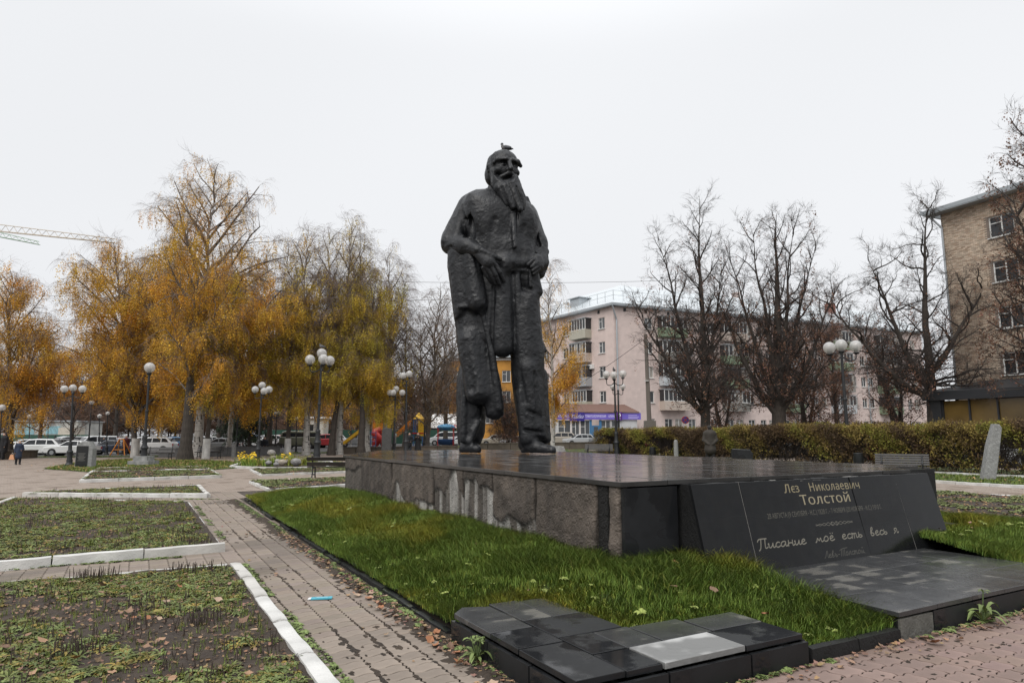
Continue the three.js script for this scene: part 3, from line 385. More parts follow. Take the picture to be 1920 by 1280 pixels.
{
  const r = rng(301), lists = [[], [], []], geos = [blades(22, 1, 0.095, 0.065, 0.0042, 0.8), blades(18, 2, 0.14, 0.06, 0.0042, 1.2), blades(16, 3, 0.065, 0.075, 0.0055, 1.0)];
  let made = 0;
  for (let i = 0; i < 400000 && made < 70000; i++) {
    const x = -1.88 + r() * 11.4, z = 2.1 - r() * 17.5; if (!inPoly(x, z, LAWN) || (x > -0.06 && x < 6.2 && z < 0.1) || (x > 0.7 && x < 5.05 && z < 0.3 && z > -0.4)) continue;
    const w = site(x, z), d = Math.hypot(w.x, w.z); if (!inView(w, 0.08)) continue; if (r() > Math.min(1, 9 / d)) continue; if (x > 4 && z < -6) continue;
    const n = fbm3(x * 1.4, z * 1.4, 2, 3), bare = fbm3(x * 2.3 + 9, z * 2.3, 5, 2); const edge = x < -1.55 && z < 0.1 ? 0.7 : 1;
    const k = n > 0.54 ? 1 : n > 0.42 ? 0 : 2; if (bare > 0.68 && r() < 0.7) continue;
    const yel = sstep(0.5, 0.75, fbm3(x * 1.1 + 20, z * 1.1, 8, 3)), dk = 0.72 + 0.5 * r(), s = (0.75 + 0.5 * r()) * (0.8 + 0.45 * n) * edge * (z > 1.7 && x > 0 && x < 1.2 ? 0.8 : 1);
    lists[k].push({ p: V(x, lawnH(x, z) - 0.012, z), ry: r() * 6.283, rx: (r() - 0.5) * 0.3, rz: (r() - 0.5) * 0.3, s, c: [dk * (1 + 0.55 * yel), dk * (1 + 0.12 * yel), dk * (1 - 0.1 * yel)] }); made++;
  }
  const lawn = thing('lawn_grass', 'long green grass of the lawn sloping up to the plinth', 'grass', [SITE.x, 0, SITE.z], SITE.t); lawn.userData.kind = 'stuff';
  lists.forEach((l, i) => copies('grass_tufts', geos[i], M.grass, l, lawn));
}
// broad leaves: rosettes of notched blades and small round leaves
function rosette(n, seed, L, W, up, notch) {
  const r = rng(seed), pos = [], col = [];
  for (let k = 0; k < n; k++) {
    const a = k / n * 6.283 + r(), l = L * (0.6 + 0.6 * r()), e = up * (0.5 + r()), c = Math.cos(a), s = Math.sin(a), S = 5, t = 0.7 + 0.6 * r(), roll = (r() - 0.5) * 0.8;
    const q = (i, sd) => { const u = i / S, f = l * u, w = W * Math.sin(Math.PI * Math.min(0.97, 0.08 + u * 0.92)) * (notch && i % 2 ? 0.55 : 1) * (0.5 + u * 0.5), y = 0.01 + l * (e * u - 0.9 * e * u * u) + sd * w * roll * 0.5 + Math.abs(sd) * w * 0.25; return [c * f - s * sd * w, y, s * f + c * sd * w]; };
    for (let i = 0; i < S; i++) for (const sd of [-1, 1]) { const A = q(i, 0), B = q(i, sd), C = q(i + 1, sd), D = q(i + 1, 0); for (const p of [A, B, C, A, C, D]) { pos.push(...p); } const g = t * (sd > 0 ? 1 : 0.93); for (let j = 0; j < 6; j++) col.push(g, g, g); }
  }
  const g = new THREE.BufferGeometry(); g.setAttribute('position', new THREE.Float32BufferAttribute(pos, 3)); g.setAttribute('color', new THREE.Float32BufferAttribute(col, 3)); g.computeVertexNormals(); return g;
}
function dryLeaf(seed, s = 1) { // a curled fallen leaf with a lobed outline
  const r = rng(seed), n = 11, pos = [], rim = []; const cu = 0.5 + r(), cv = (r() - 0.5) * 1.5;
  for (let i = 0; i < n; i++) { const a = i / n * 6.283, q = (0.7 + 0.3 * Math.cos(a)) * (i % 2 ? 1 : 0.72) * (0.8 + 0.35 * r()), x = Math.cos(a) * q, z = Math.sin(a) * q * 0.75; rim.push([x * 0.05 * s, (0.008 + 0.02 * (cu * z * z + cv * x * z + 0.3 * x * x) + 0.008 * r()) * s, z * 0.05 * s]); }
  for (let i = 0; i < n; i++) { const j = (i + 1) % n; pos.push(0, 0.006 * s, 0, ...rim[j], ...rim[i]); }
  const g = new THREE.BufferGeometry(); g.setAttribute('position', new THREE.Float32BufferAttribute(pos, 3)); g.computeVertexNormals(); return boxUV(g);
}
M.weed = pmat(0.155, 0.20, 0.07, 0.6, { vertexColors: true, specularIntensity: 0.4 });
M.dry = mat(0.25, 0.155, 0.095, 0.8);
M.stem = mat(0.05, 0.035, 0.028, 0.9);
const LEAFM = [[0.24, 0.145, 0.09], [0.33, 0.20, 0.12], [0.17, 0.10, 0.065], [0.38, 0.27, 0.19], [0.30, 0.13, 0.06]].map((c) => mat(c[0], c[1], c[2], 0.75));
{
  const r = rng(501), G = [rosette(7, 11, 0.09, 0.018, 0.55, true), rosette(9, 12, 0.052, 0.018, 0.6, false), rosette(6, 13, 0.12, 0.018, 0.8, true), rosette(10, 14, 0.038, 0.012, 1.0, false)];
  const weeds = G.map(() => []), dry = [[], [], []], stems = [], tuft = [];
  const bedWeeds = thing('bed_weeds', 'weeds, dry leaves and cut stems over the beds left of the path', 'weeds', [SITE.x, 0, SITE.z], SITE.t); bedWeeds.userData.kind = 'stuff';
  for (const key in BEDS) { const P = BEDS[key]; let n = 0; const dens = key === 'bed1' ? 24000 : key === 'bed2' ? 28000 : 4500;
    for (let i = 0; i < dens * 3 && n < dens; i++) {
      const xs = P.map((p) => p[0]), zs = P.map((p) => p[1]), x = lerp(Math.min(...xs), Math.max(...xs), r()), z = lerp(Math.min(...zs), Math.max(...zs), r()); if (!inPoly(x + 0.1, z, P) || !inPoly(x, z + (z > -1 ? 0.1 : -0.1), P)) continue; const w = site(x, z); if (!inView(w)) continue; n++;
      const cov = fbm3(x * 1.6 + 3, z * 1.6, 6, 4), sub = fbm3(x * 5, z * 5, 9, 2), y = soilH(x, z);
      const t = r(); if (t < 0.63) { if (cov + 0.25 * (sub - 0.5) < (key === 'bed1' ? 0.45 : 0.47)) continue; const q = r(), k = q < 0.3 ? 0 : q < 0.62 ? 1 : q < 0.74 ? 2 : 3, d = 0.5 + 0.75 * r(), ye = r() < 0.25 ? 0.35 + 0.5 * r() : 0.15 * r(); weeds[k].push({ p: V(x, y - 0.004, z), ry: r() * 6.28, rx: (r() - 0.5) * 0.4, rz: (r() - 0.5) * 0.4, s: (0.38 + 0.62 * r() * r() + 0.15 * r()) * (key === 'bed1' ? 1 : 1.15), c: [d * (1 + ye), d, d * (1 - 0.3 * ye)] }); }
      else if (t < 0.86) { const d = 0.45 + 0.8 * r(); dry[(r() * 3) | 0].push({ p: V(x, y + 0.012 * r(), z), ry: r() * 6.28, rx: (r() - 0.5) * 0.9, rz: (r() - 0.5) * 0.9, s: 0.25 + 0.55 * r() * r() + 0.1 * r(), c: [d, d * (0.85 + 0.3 * r()), d * (0.8 + 0.4 * r())] }); }
      else if (t < 0.93) { if (fbm3(x * 2.6 + 40, z * 2.6, 2, 2) < 0.55) continue; stems.push({ p: V(x, y - 0.01, z), ry: r() * 6.28, rx: (r() - 0.5) * 0.5, rz: (r() - 0.5) * 0.5, s: [1, 0.5 + 0.9 * r(), 1], c: [1, 1, 1] }); }
      else { const d = 0.7 + 0.5 * r(); tuft.push({ p: V(x, y, z), ry: r() * 6.28, s: 0.4 + 0.4 * r(), c: [d * 1.1, d * 0.95, d] }); }
    } }
  // dark cut stems in clumps along the top edge of the near bed
  for (let i = 0; i < 260; i++) { const c = [[-3.5, -3.2], [-3.7, -3.3], [-4.4, -3.35], [-4.6, -3.4], [-5.6, -3.3], [-3.35, -5.3], [-3.5, -5.6], [-4.0, -1.6], [-4.5, -0.5], [-3.6, -0.9]][(r() * 10) | 0], x = c[0] + (r() - 0.5) * 0.3, z = c[1] + (r() - 0.5) * 0.14; stems.push({ p: V(x, soilH(x, z) - 0.02, z), ry: r() * 6, rx: (r() - 0.5) * 0.35, rz: (r() - 0.5) * 0.35, s: [1, 0.8 + 0.9 * r(), 1], c: [1, 1, 1] }); }
  // weeds along the kerbs and the edge of the lawn
  for (let i = 0; i < 2600; i++) { const q = r(); let x, z; if (q < 0.35) { z = 2 - r() * 15; x = -1.95 - 0.12 * r() * r(); } else if (q < 0.55) { z = 3 - r() * 15; x = -2.98 + 0.08 * r(); } else if (q < 0.7) { x = -3.2 - r() * 6; z = -4.9 + (-3.2 - x) * -0.055 + 0.16 + r() * 0.08; } else if (q < 0.8) { x = -2.3 - r() * 4; z = -13.4 - (-2.3 - x) * 0.66 + 0.2 + r() * 0.2; } else { x = -1.97 + r() * 6.3; z = 2.06 + 0.06 * r() * r(); if (r() < 0.6) continue; } if (fbm3(x * 1.2, z * 1.2, 33, 3) < 0.46) continue; if (x < -1.95 && x > -2.1 && z > 0.3 && r() < 0.5) continue; const d = 0.65 + 0.6 * r(); weeds[r() < 0.5 ? 3 : 1].push({ p: V(x, 0, z), ry: r() * 6.28, rx: (r() - 0.5) * 0.5, rz: (r() - 0.5) * 0.5, s: 0.4 + 0.55 * r(), c: [d, d, d] }); }
  for (let i = 0; i < 1500; i++) { const x = -1.8 + r() * 10, z = 2 - r() * 13; if (!inPoly(x, z, LAWN) || (x > -0.05 && x < 6.2 && z < 0.1)) continue; const d = 0.9 + 0.6 * r(); weeds[r() < 0.5 ? 3 : 1].push({ p: V(x, lawnH(x, z) + 0.04, z), ry: r() * 6.28, rx: (r() - 0.5) * 0.6, rz: (r() - 0.5) * 0.6, s: 0.6 + 0.5 * r(), c: [d * 1.15, d * 1.05, d * 0.8] }); }
  // leaf litter blown against the kerbs and steps
  for (let i = 0; i < 1500; i++) { const q = r(); let x, z; if (q < 0.5) { z = 2.6 - r() * 9; x = -1.97 - 0.25 * r() * r(); } else if (q < 0.7) { x = -1.9 + r() * 7; z = 2.06 + 0.22 * r() * r(); } else if (q < 0.85) { z = 3 - r() * 16; x = -3.05 + r() * 1.1; if (r() < 0.6) continue; } else { x = -1.8 + r() * 9; z = 2 - r() * 9; if (!inPoly(x, z, LAWN) || r() < 0.5) continue; } const inL = inPoly(x, z, LAWN); const d = 0.5 + 0.9 * r(); dry[(r() * 3) | 0].push({ p: V(x, inL ? lawnH(x, z) + 0.05 : 0.004, z), ry: r() * 6.28, rx: (r() - 0.5) * 0.7, rz: (r() - 0.5) * 0.7, s: 0.3 + 0.6 * r(), c: [d, d * (0.85 + 0.3 * r()), d * (0.8 + 0.4 * r())] }); }
  weeds.forEach((l, i) => copies('weed_leaves', G[i], M.weed, l, bedWeeds));
  dry.forEach((l, i) => copies('dry_leaves', dryLeaf(600 + i), M.dry, l, bedWeeds));
  copies('cut_stems', new THREE.CylinderGeometry(0.003, 0.005, 0.09, 5).translate(0, 0.045, 0), M.stem, stems, bedWeeds);
  copies('grass_tufts', blades(9, 21, 0.13, 0.03, 0.005, 0.8), M.grass, tuft, bedWeeds);
  // large leaves that can be told apart
  const near = siteGroup('leaf_litter', 'large brown fallen leaves lying on the beds, the lawn and the paving', 'fallen leaves'), LG = [0, 1, 2, 3, 4, 5].map((k) => dryLeaf(700 + k, 1.25));
  for (let i = 0; i < 130; i++) { const q = r(); let x, z, y; if (q < 0.5) { x = -3.3 - r() * 2.2; z = 1.0 - r() * 4.2; y = soilH(x, z) + 0.03; } else if (q < 0.75) { x = -1.97 - r() * 0.25; z = 2.4 - r() * 4; y = 0.006; } else if (q < 0.88) { x = -1.5 + r() * 5; z = 2.07 + r() * 0.2; y = 0.006; } else { x = -1.5 + r() * 5; z = 1.9 - r() * 3; if (!inPoly(x, z, LAWN) || z < 0.4) continue; y = lawnH(x, z) + 0.07; } if (!inView(site(x, z), 0)) continue; const m = copyMesh('fallen_leaf', LG[(r() * 6) | 0], LEAFM[(r() * 5) | 0], near); m.position.set(x, y, z); m.rotation.set((r() - 0.5) * 0.7, r() * 6.28, (r() - 0.5) * 0.7); m.scale.setScalar(0.6 + 0.6 * r()); }
  // two plants that stand out: a dandelion at the step corner and a leafy weed below the wide step
  const dan = thing('weed_plant', 'upright toothed green weed against the side of the near step', 'weed', site(-2.0, 0.85).toArray(), 0.4);
  obj('leaf_cluster', [rosette(9, 41, 0.16, 0.026, 1.7, true), rosette(6, 42, 0.11, 0.024, 1.4, true)], M.weed, dan);
  { const g = []; for (let k = 0; k < 5; k++) g.push(tubeG([V(0, 0, 0), V(Math.cos(k * 1.3) * 0.02, 0.08, Math.sin(k * 1.3) * 0.02), V(Math.cos(k * 1.3) * 0.05, 0.17, Math.sin(k * 1.3) * 0.05)], 0.004, 5)); obj('stem', g, M.weed2 = mat(0.09, 0.13, 0.045, 0.7), dan); const lf = []; for (let k = 0; k < 5; k++) { const a = rosette(5, 50 + k, 0.06, 0.018, 0.9, true); a.translate(Math.cos(k * 1.3) * 0.04, 0.13, Math.sin(k * 1.3) * 0.04); lf.push(a); } obj('leaf_cluster', lf, M.weed, dan); }
  const wd = thing('weed_plant', 'broad leaved green weed growing out below the wide front step', 'weed', site(2.25, 2.08).toArray(), 1.4);
  obj('leaf_cluster', [rosette(8, 61, 0.2, 0.03, 1.2, false), (() => { const g = rosette(7, 62, 0.14, 0.026, 1.3, false); g.translate(0, 0.07, 0.02); return g; })(), (() => { const g = rosette(5, 63, 0.07, 0.014, 1.3, false); g.translate(0, 0.24, 0.02); return g; })()], M.weed, wd); obj('stem', tubeG([V(0, 0, 0), V(0.01, 0.12, 0.01), V(0, 0.27, 0.02)], 0.005, 5), M.weed2, wd);
  // litter
  const lt = thing('litter_carton', 'flattened turquoise and white carton lying on the path', 'litter', site(-2.54, -1.53, 0.004).toArray(), 0.12);
  const cm = mat(0.08, 0.38, 0.48, 0.5), wm = mat(0.7, 0.72, 0.72, 0.5); obj('sleeve', [bx(0.2, 0.012, 0.07, 0.015, 0.01, 0, 0, 0, 0.02)], cm, lt); obj('end_flap', bx(0.028, 0.008, 0.066, -0.1, 0.008, 0, 0, 0, 0.1), wm, lt); obj('print', [bx(0.11, 0.0015, 0.02, 0.02, 0.0185, 0.005, 0, 0, 0.02), bx(0.05, 0.0015, 0.008, -0.03, 0.0178, -0.02, 0, 0, 0.02)], mat(0.3, 0.6, 0.68, 0.5), lt);
}
// ---------- statue ----------
const pigeonSpots = [];
const ST_D = 17, ST0 = (() => { const p = atDepth(940, 800, ST_D); return V(p.x, PT, -ST_D); })();
const SP = (px, py, dz = 0) => atDepth(px, py, ST_D - dz).sub(ST0); // a point of the figure, dz metres towards the viewer
const SR = (r, py = 500) => r * (ST_D * 0.99 + Math.max(0, (848 - py) / 71) * 0.139) / 1250;
function surfaceNets(F, lo, hi, h) {
  const nx = Math.ceil((hi[0] - lo[0]) / h) + 1, ny = Math.ceil((hi[1] - lo[1]) / h) + 1, nz = Math.ceil((hi[2] - lo[2]) / h) + 1, f = new Float32Array(nx * ny * nz), id = new Int32Array(nx * ny * nz).fill(-1), at = (i, j, k) => (j * nx + i) * nz + k;
  F(f, nx, ny, nz, lo, h);
  const pos = [], idx = [], C = [[0, 0, 0], [1, 0, 0], [0, 1, 0], [1, 1, 0], [0, 0, 1], [1, 0, 1], [0, 1, 1], [1, 1, 1]], E = [[0, 1], [2, 3], [4, 5], [6, 7], [0, 2], [1, 3], [4, 6], [5, 7], [0, 4], [1, 5], [2, 6], [3, 7]];
  for (let j = 0; j < ny - 1; j++) for (let i = 0; i < nx - 1; i++) for (let k = 0; k < nz - 1; k++) {
    const v = C.map(([a, b, c]) => f[at(i + a, j + b, k + c)]); let n = 0; for (const x of v) if (x < 0) n++; if (n === 0 || n === 8) continue;
    let sx = 0, sy = 0, sz = 0, m = 0; for (const [a, b] of E) if ((v[a] < 0) !== (v[b] < 0)) { const t = v[a] / (v[a] - v[b]); sx += lerp(C[a][0], C[b][0], t); sy += lerp(C[a][1], C[b][1], t); sz += lerp(C[a][2], C[b][2], t); m++; }
    id[at(i, j, k)] = pos.length / 3; pos.push(lo[0] + (i + sx / m) * h, lo[1] + (j + sy / m) * h, lo[2] + (k + sz / m) * h);
  }
  const quad = (a, b, c, d, flip) => { if (a < 0 || b < 0 || c < 0 || d < 0) return; flip ? idx.push(a, c, b, a, d, c) : idx.push(a, b, c, a, c, d); };
  for (let j = 1; j < ny - 1; j++) for (let i = 1; i < nx - 1; i++) for (let k = 1; k < nz - 1; k++) {
    const v = f[at(i, j, k)] < 0;
    if (v !== f[at(i + 1, j, k)] < 0) quad(id[at(i, j - 1, k - 1)], id[at(i, j, k - 1)], id[at(i, j, k)], id[at(i, j - 1, k)], !v);
    if (v !== f[at(i, j + 1, k)] < 0) quad(id[at(i - 1, j, k - 1)], id[at(i - 1, j, k)], id[at(i, j, k)], id[at(i, j, k - 1)], !v);
    if (v !== f[at(i, j, k + 1)] < 0) quad(id[at(i - 1, j - 1, k)], id[at(i, j - 1, k)], id[at(i, j, k)], id[at(i - 1, j, k)], !v);
  }
  const g = new THREE.BufferGeometry(); g.setAttribute('position', new THREE.Float32BufferAttribute(pos, 3)); g.setIndex(idx); g.computeVertexNormals(); return g;
}
const smin = (a, b, k) => { const h = Math.max(k - Math.abs(a - b), 0) / k; return Math.min(a, b) - h * h * k * 0.25; };
// prims: cone(a, b, ra, rb), ball(c, rx, ry, rz), slab(polygon, R, z0, slope, kz); k = blend; cut: true carves
const cone = (a, b, ra, rb, k = 0.08, o = {}) => ({ t: 'c', a, b, ra, rb, k, ...o });
const ball = (c, rx, ry, rz, k = 0.08, o = {}) => ({ t: 'b', c, r: [rx, ry, rz], k, ...o });
const slabP = (pts, R, z0, slope = 0, kz = 1, k = 0.08, o = {}) => ({ t: 's', P: pts.map(([x, y]) => { const q = SP(x, y, z0); return [q.x, q.y]; }), R, z0, slope, kz, k, ...o });
function dPoly(x, y, P) { let d = 1e9, s = 1; for (let i = 0, j = P.length - 1; i < P.length; j = i++) { const [ax, ay] = P[i], [bx_, by] = P[j], ex = bx_ - ax, ey = by - ay, wx = x - ax, wy = y - ay, t = clamp((wx * ex + wy * ey) / (ex * ex + ey * ey)), dx = wx - ex * t, dy = wy - ey * t; d = Math.min(d, dx * dx + dy * dy); if ((ay > y) !== (by > y) && x < (bx_ - ax) * (y - ay) / (by - ay) + ax) s = -s; } return s * Math.sqrt(d); }
function sculpt(prims, noise) {
  return (f, nx, ny, nz, lo, h) => {
    for (let j = 0; j < ny; j++) for (let i = 0; i < nx; i++) {
      const x = lo[0] + i * h, y = lo[1] + j * h, pd = prims.map((p) => (p.t === 's' ? dPoly(x, y, p.P) : 0));
      for (let k = 0; k < nz; k++) {
        const z = lo[2] + k * h; let d = 1e3;
        for (let n = 0; n < prims.length; n++) {
          const p = prims[n]; let e;
          if (p.t === 'c') { const ax = p.a.x, ay = p.a.y, az = p.a.z, bX = p.b.x - ax, bY = p.b.y - ay, bZ = p.b.z - az, t = clamp(((x - ax) * bX + (y - ay) * bY + (z - az) * bZ) / (bX * bX + bY * bY + bZ * bZ + 1e-9)), dx = x - ax - bX * t, dy = y - ay - bY * t, dz = (z - az - bZ * t) / (p.kz || 1); e = Math.sqrt(dx * dx + dy * dy + dz * dz) - lerp(p.ra, p.rb, t); }
          else if (p.t === 'b') { const dx = (x - p.c.x) / p.r[0], dy = (y - p.c.y) / p.r[1], dz = (z - p.c.z) / p.r[2], l = Math.sqrt(dx * dx + dy * dy + dz * dz); e = (l - 1) * Math.min(p.r[0], p.r[1], p.r[2]); }
          else { const dz = (z - p.z0 - p.slope * x) / p.kz, m = Math.max(p.R + pd[n], 0); e = Math.sqrt(m * m + dz * dz) - p.R; }
          if (p.cut) { const q = -smin(-d, e, p.k); d = q; } else d = smin(d, e, p.k);
        }
        if (Math.abs(d) < 0.25 && noise) d += noise(x, y, z);
        f[(j * nx + i) * nz + k] = d;
      }
    }
  };
}
{
  const bronzeT = tex(512, 512, (u, v) => 0.55 + 0.75 * (pfbm(u, v, 7, 6, 91) - 0.1));
  M.bronze = pmat(0.0105, 0.0112, 0.0132, 0.62, { map: rep(bronzeT, 0.7), roughnessMap: rep(T.rough, 1.1), bumpMap: rep(T.bumpy, 1.3), bumpScale: 0.02, specularIntensity: 0.85 });
  M.bronze.roughness = 0.72;
  const st = thing('bronze_statue', 'huge dark bronze statue of a long-bearded man in a belted blouse, coat over his arm', 'statue', ST0.toArray());
  const R = (r) => r * 0.0138;
  const ridge = (v) => Math.abs(v - 0.5) * 2, rough = (x, y, z) => 0.022 * (fbm3(x * 2.4, y * 1.6, z * 2.4, 2) - 0.5) - 0.012 * (ridge(noise3(x * 3.1 + y * 0.8, y * 1.7, z * 3.1)) - 0.5) * 0.7 + 0.010 * (ridge(noise3(x * 8 + 3, y * 9, z * 8)) - 0.5) + 0.010 * (noise3(x * 17, y * 22, z * 17) - 0.5);
  const C = (a, b, ra, rb, k, o) => cone(SP(...a), SP(...b), R(ra), R(rb), k, o);
  const body = [
    // blouse above the belt
    slabP([[917, 360], [893, 361], [876, 370], [868, 390], [872, 430], [884, 470], [896, 500], [925, 503], [960, 506], [1003, 507], [1010, 490], [1008, 440], [1004, 404], [991, 385], [975, 372], [945, 366]], 0.66, 0, -0.18, 1.0, 0.1),
    ball(SP(948, 478, 0.26), R(52), R(30), 0.42, 0.3), ball(SP(922, 412, 0.16), R(40), R(44), 0.5, 0.3), ball(SP(978, 420, 0.08), R(32), R(40), 0.5, 0.3), C([905, 484, 0.5], [950, 494, 0.62], 10, 12, 0.2), C([950, 494, 0.62], [994, 495, 0.44], 12, 10, 0.2), C([928, 410, 0.76], [914, 470, 0.80], 4, 7, 0.10, { cut: true }), C([984, 425, 0.62], [978, 478, 0.72], 4, 6, 0.1, { cut: true }),
    // placket and its fold
    C([961, 396, 0.60], [965, 462, 0.76], 5, 5, 0.02, { kz: 0.7 }), C([957, 398, 0.66], [960, 462, 0.78], 2, 2, 0.015, { cut: true }), C([970, 398, 0.6], [973, 464, 0.74], 2, 2, 0.015, { cut: true }),
    // neck, shoulders
    C([944, 345, 0.0], [946, 375, 0.0], 22, 28, 0.2), C([893, 380, -0.1], [930, 362, -0.05], 17, 15, 0.15), C([985, 396, -0.25], [955, 372, -0.1], 17, 16, 0.15),
    // his right arm: sleeve to the elbow and the bent forearm
    C([882, 388, -0.05], [853, 446, 0.0], 25, 25, 0.12), C([866, 412, 0.1], [847, 448, 0.12], 12, 18, 0.1), C([846, 458, 0.12], [876, 464, 0.55], 20, 19, 0.1), C([872, 462, 0.55], [897, 470, 0.88], 16, 12, 0.08),
    C([834, 452, 0.26], [868, 447, 0.5], 7, 6, 0.05), C([868, 447, 0.5], [890, 456, 0.66], 6, 5, 0.05), C([866, 395, 0.24], [858, 440, 0.34], 7, 9, 0.08), C([890, 388, 0.5], [880, 446, 0.56], 6, 9, 0.08, { cut: true }), C([880, 400, 0.4], [862, 436, 0.5], 3, 4, 0.05, { cut: true }), C([842, 463, 0.46], [872, 460, 0.70], 2.5, 2.5, 0.03, { cut: true }),
    // that hand: palm, thumb, four fingers
    C([897, 471, 0.86], [914, 489, 0.94], 12, 12, 0.05, { kz: 0.7 }),
    // his left arm and fist in the belt
    C([992, 404, -0.28], [1010, 458, -0.12], 17, 18, 0.12), C([1010, 452, -0.1], [1013, 490, 0.1], 15, 16, 0.1), C([1013, 492, 0.1], [1004, 497, 0.4], 16, 14, 0.08), C([1000, 468, 0.16], [1022, 472, -0.02], 8, 8, 0.04), C([998, 478, 0.34], [1024, 483, 0.12], 3, 3, 0.03, { cut: true }), C([998, 420, 0.1], [1010, 460, 0.14], 3.5, 4, 0.05, { cut: true }), C([1005, 486, 0.42], [1003, 497, 0.5], 11, 10, 0.05),
    C([1012, 505, 0.0], [1010, 512, 0.1], 13, 12, 0.06),
    // belt and tassel
    C([902, 503, 0.58], [945, 505, 0.70], 2.6, 2.6, 0.02), C([945, 505, 0.70], [1000, 507, 0.50], 2.6, 2.6, 0.02), C([994, 506, 0.60], [995, 536, 0.56], 2.2, 3, 0.02),
    // skirt of the blouse
    slabP([[880, 500], [878, 560], [884, 661], [930, 662], [953, 661], [976, 660], [978, 600], [984, 560], [996, 545], [1009, 549], [1012, 540], [1006, 520], [1005, 503], [950, 500]], 0.5, 0.06, -0.1, 1.0, 0.06),
    C([940, 520, 0.56], [942, 650, 0.52], 14, 20, 0.3), C([969, 512, 0.52], [976, 655, 0.50], 7, 9, 0.05), C([962, 515, 0.66], [966, 658, 0.64], 2.6, 4, 0.03, { cut: true }), C([926, 530, 0.68], [921, 655, 0.66], 2.5, 5, 0.05, { cut: true }), C([1000, 512, 0.38], [1010, 548, 0.3], 10, 8, 0.05), C([984, 512, 0.36], [998, 545, 0.34], 12, 12, 0.1), C([992, 556, 0.42], [1010, 560, 0.25], 3, 3, 0.03, { cut: true }),
    // legs
    slabP([[966, 540], [958, 600], [957, 661], [958, 700], [963, 746], [970, 788], [975, 826], [1029, 827], [1027, 798], [1022, 746], [1020, 708], [1021, 660], [1017, 630], [1013, 590], [1011, 545]], 0.42, 0.22, 0, 1.05, 0.06),
    C([1015, 640, 0.1], [1022, 657, 0.1], 4, 4.5, 0.05), C([1016, 700, 0.1], [1023, 822, 0.2], 10, 10, 0.05), C([990, 690, 0.56], [1002, 770, 0.54], 12, 10, 0.15), C([978, 740, 0.5], [988, 822, 0.5], 10, 14, 0.12), C([1002, 700, 0.68], [1012, 790, 0.66], 3, 5, 0.05, { cut: true }), C([972, 690, 0.66], [984, 752, 0.66], 3, 4, 0.05, { cut: true }), C([990, 770, 0.68], [1016, 782, 0.6], 3, 3, 0.04, { cut: true }), C([984, 806, 0.66], [1022, 812, 0.55], 3, 3, 0.04, { cut: true }),
    slabP([[880, 560], [866, 640], [864, 679], [857, 708], [855, 746], [856, 798], [859, 832], [902, 832], [909, 813], [911, 785], [916, 720], [920, 640], [920, 560]], 0.42, -0.12, 0, 1.05, 0.06),
    C([872, 700, 0.3], [868, 825, 0.3], 5, 6, 0.08), C([897, 790, 0.25], [880, 828, 0.3], 5, 6, 0.08),
    // shoes
    C([992, 832, 0.2], [996, 838, 0.42], 20, 15, 0.08), C([996, 841, 0.4], [1034, 844, 0.72], 12, 8.5, 0.06), C([1000, 832, 0.45], [1018, 841, 0.62], 11, 8, 0.06), C([984, 845, 0.35], [1036, 847, 0.7], 7, 6, 0.03),
    C([879, 830, -0.15], [880, 838, 0.05], 17, 14, 0.08), C([874, 840, 0.1], [894, 842, 0.36], 13, 9, 0.06), C([868, 845, 0.0], [895, 847, 0.34], 7, 6.5, 0.03),
    // collar
    C([919, 351, 0.28], [931, 374, 0.52], 4.5, 4, 0.03), C([987, 372, 0.12], [991, 381, 0.12], 5, 4.5, 0.03), C([990, 382, 0.12], [979, 392, 0.38], 4, 3.5, 0.03),
  ];
  const handA = [
    C([897, 471, 0.88], [916, 491, 0.98], 12, 13, 0.05, { kz: 0.7 }), C([904, 470, 0.98], [924, 480, 1.0], 6, 5.5, 0.04), C([924, 480, 1.0], [938, 486, 0.92], 5.2, 4, 0.008),
    C([926, 492, 0.95], [938, 511, 0.93], 4.6, 4.2, 0.008), C([938, 511, 0.93], [945, 527, 0.84], 4.2, 3.3, 0.006), C([919, 497, 0.99], [930, 516, 0.96], 4.8, 4.4, 0.008), C([930, 516, 0.96], [936.5, 532, 0.86], 4.3, 3.4, 0.006),
    C([912, 500, 0.99], [922, 518, 0.94], 4.6, 4.2, 0.008), C([922, 518, 0.94], [928.5, 532, 0.86], 4.2, 3.3, 0.006), C([906, 502, 0.95], [914, 518, 0.9], 4.2, 3.8, 0.008), C([914, 518, 0.9], [921, 529, 0.83], 3.8, 3.0, 0.006),
  ], handB = [
    C([1008, 492, 0.56], [997, 500, 0.62], 4.5, 4, 0.008), C([1010, 498, 0.55], [999, 507, 0.6], 4.3, 3.8, 0.008), C([1010, 504, 0.52], [1001, 513, 0.57], 4, 3.5, 0.008), C([1000, 487, 0.58], [990, 496, 0.64], 4.6, 3.6, 0.008),
    C([1005, 486, 0.44], [1003, 499, 0.5], 10, 9, 0.03),
  ];
  let bodyG = surfaceNets(sculpt(body, rough), [-1.75, 0.0, -1.0], [1.55, 7.15, 1.6], 0.034);
  // head, turned to his left
  const hc = SP(944, 317, 0.14), yaw = 0.40, cy = Math.cos(yaw), sy = Math.sin(yaw), k = 0.0143, HP = (x, y, z) => V(hc.x + (x * cy + z * sy) * k, hc.y + y * k, hc.z + (-x * sy + z * cy) * k), hr = (r) => r * k;
  const HC = (a, b, ra, rb, kk = 0.03, o) => cone(HP(...a), HP(...b), hr(ra), hr(rb), kk, o), HB = (c, r, kk = 0.03, o) => ball(HP(...c), hr(r[0]), hr(r[1]), hr(r[2]), kk, o);
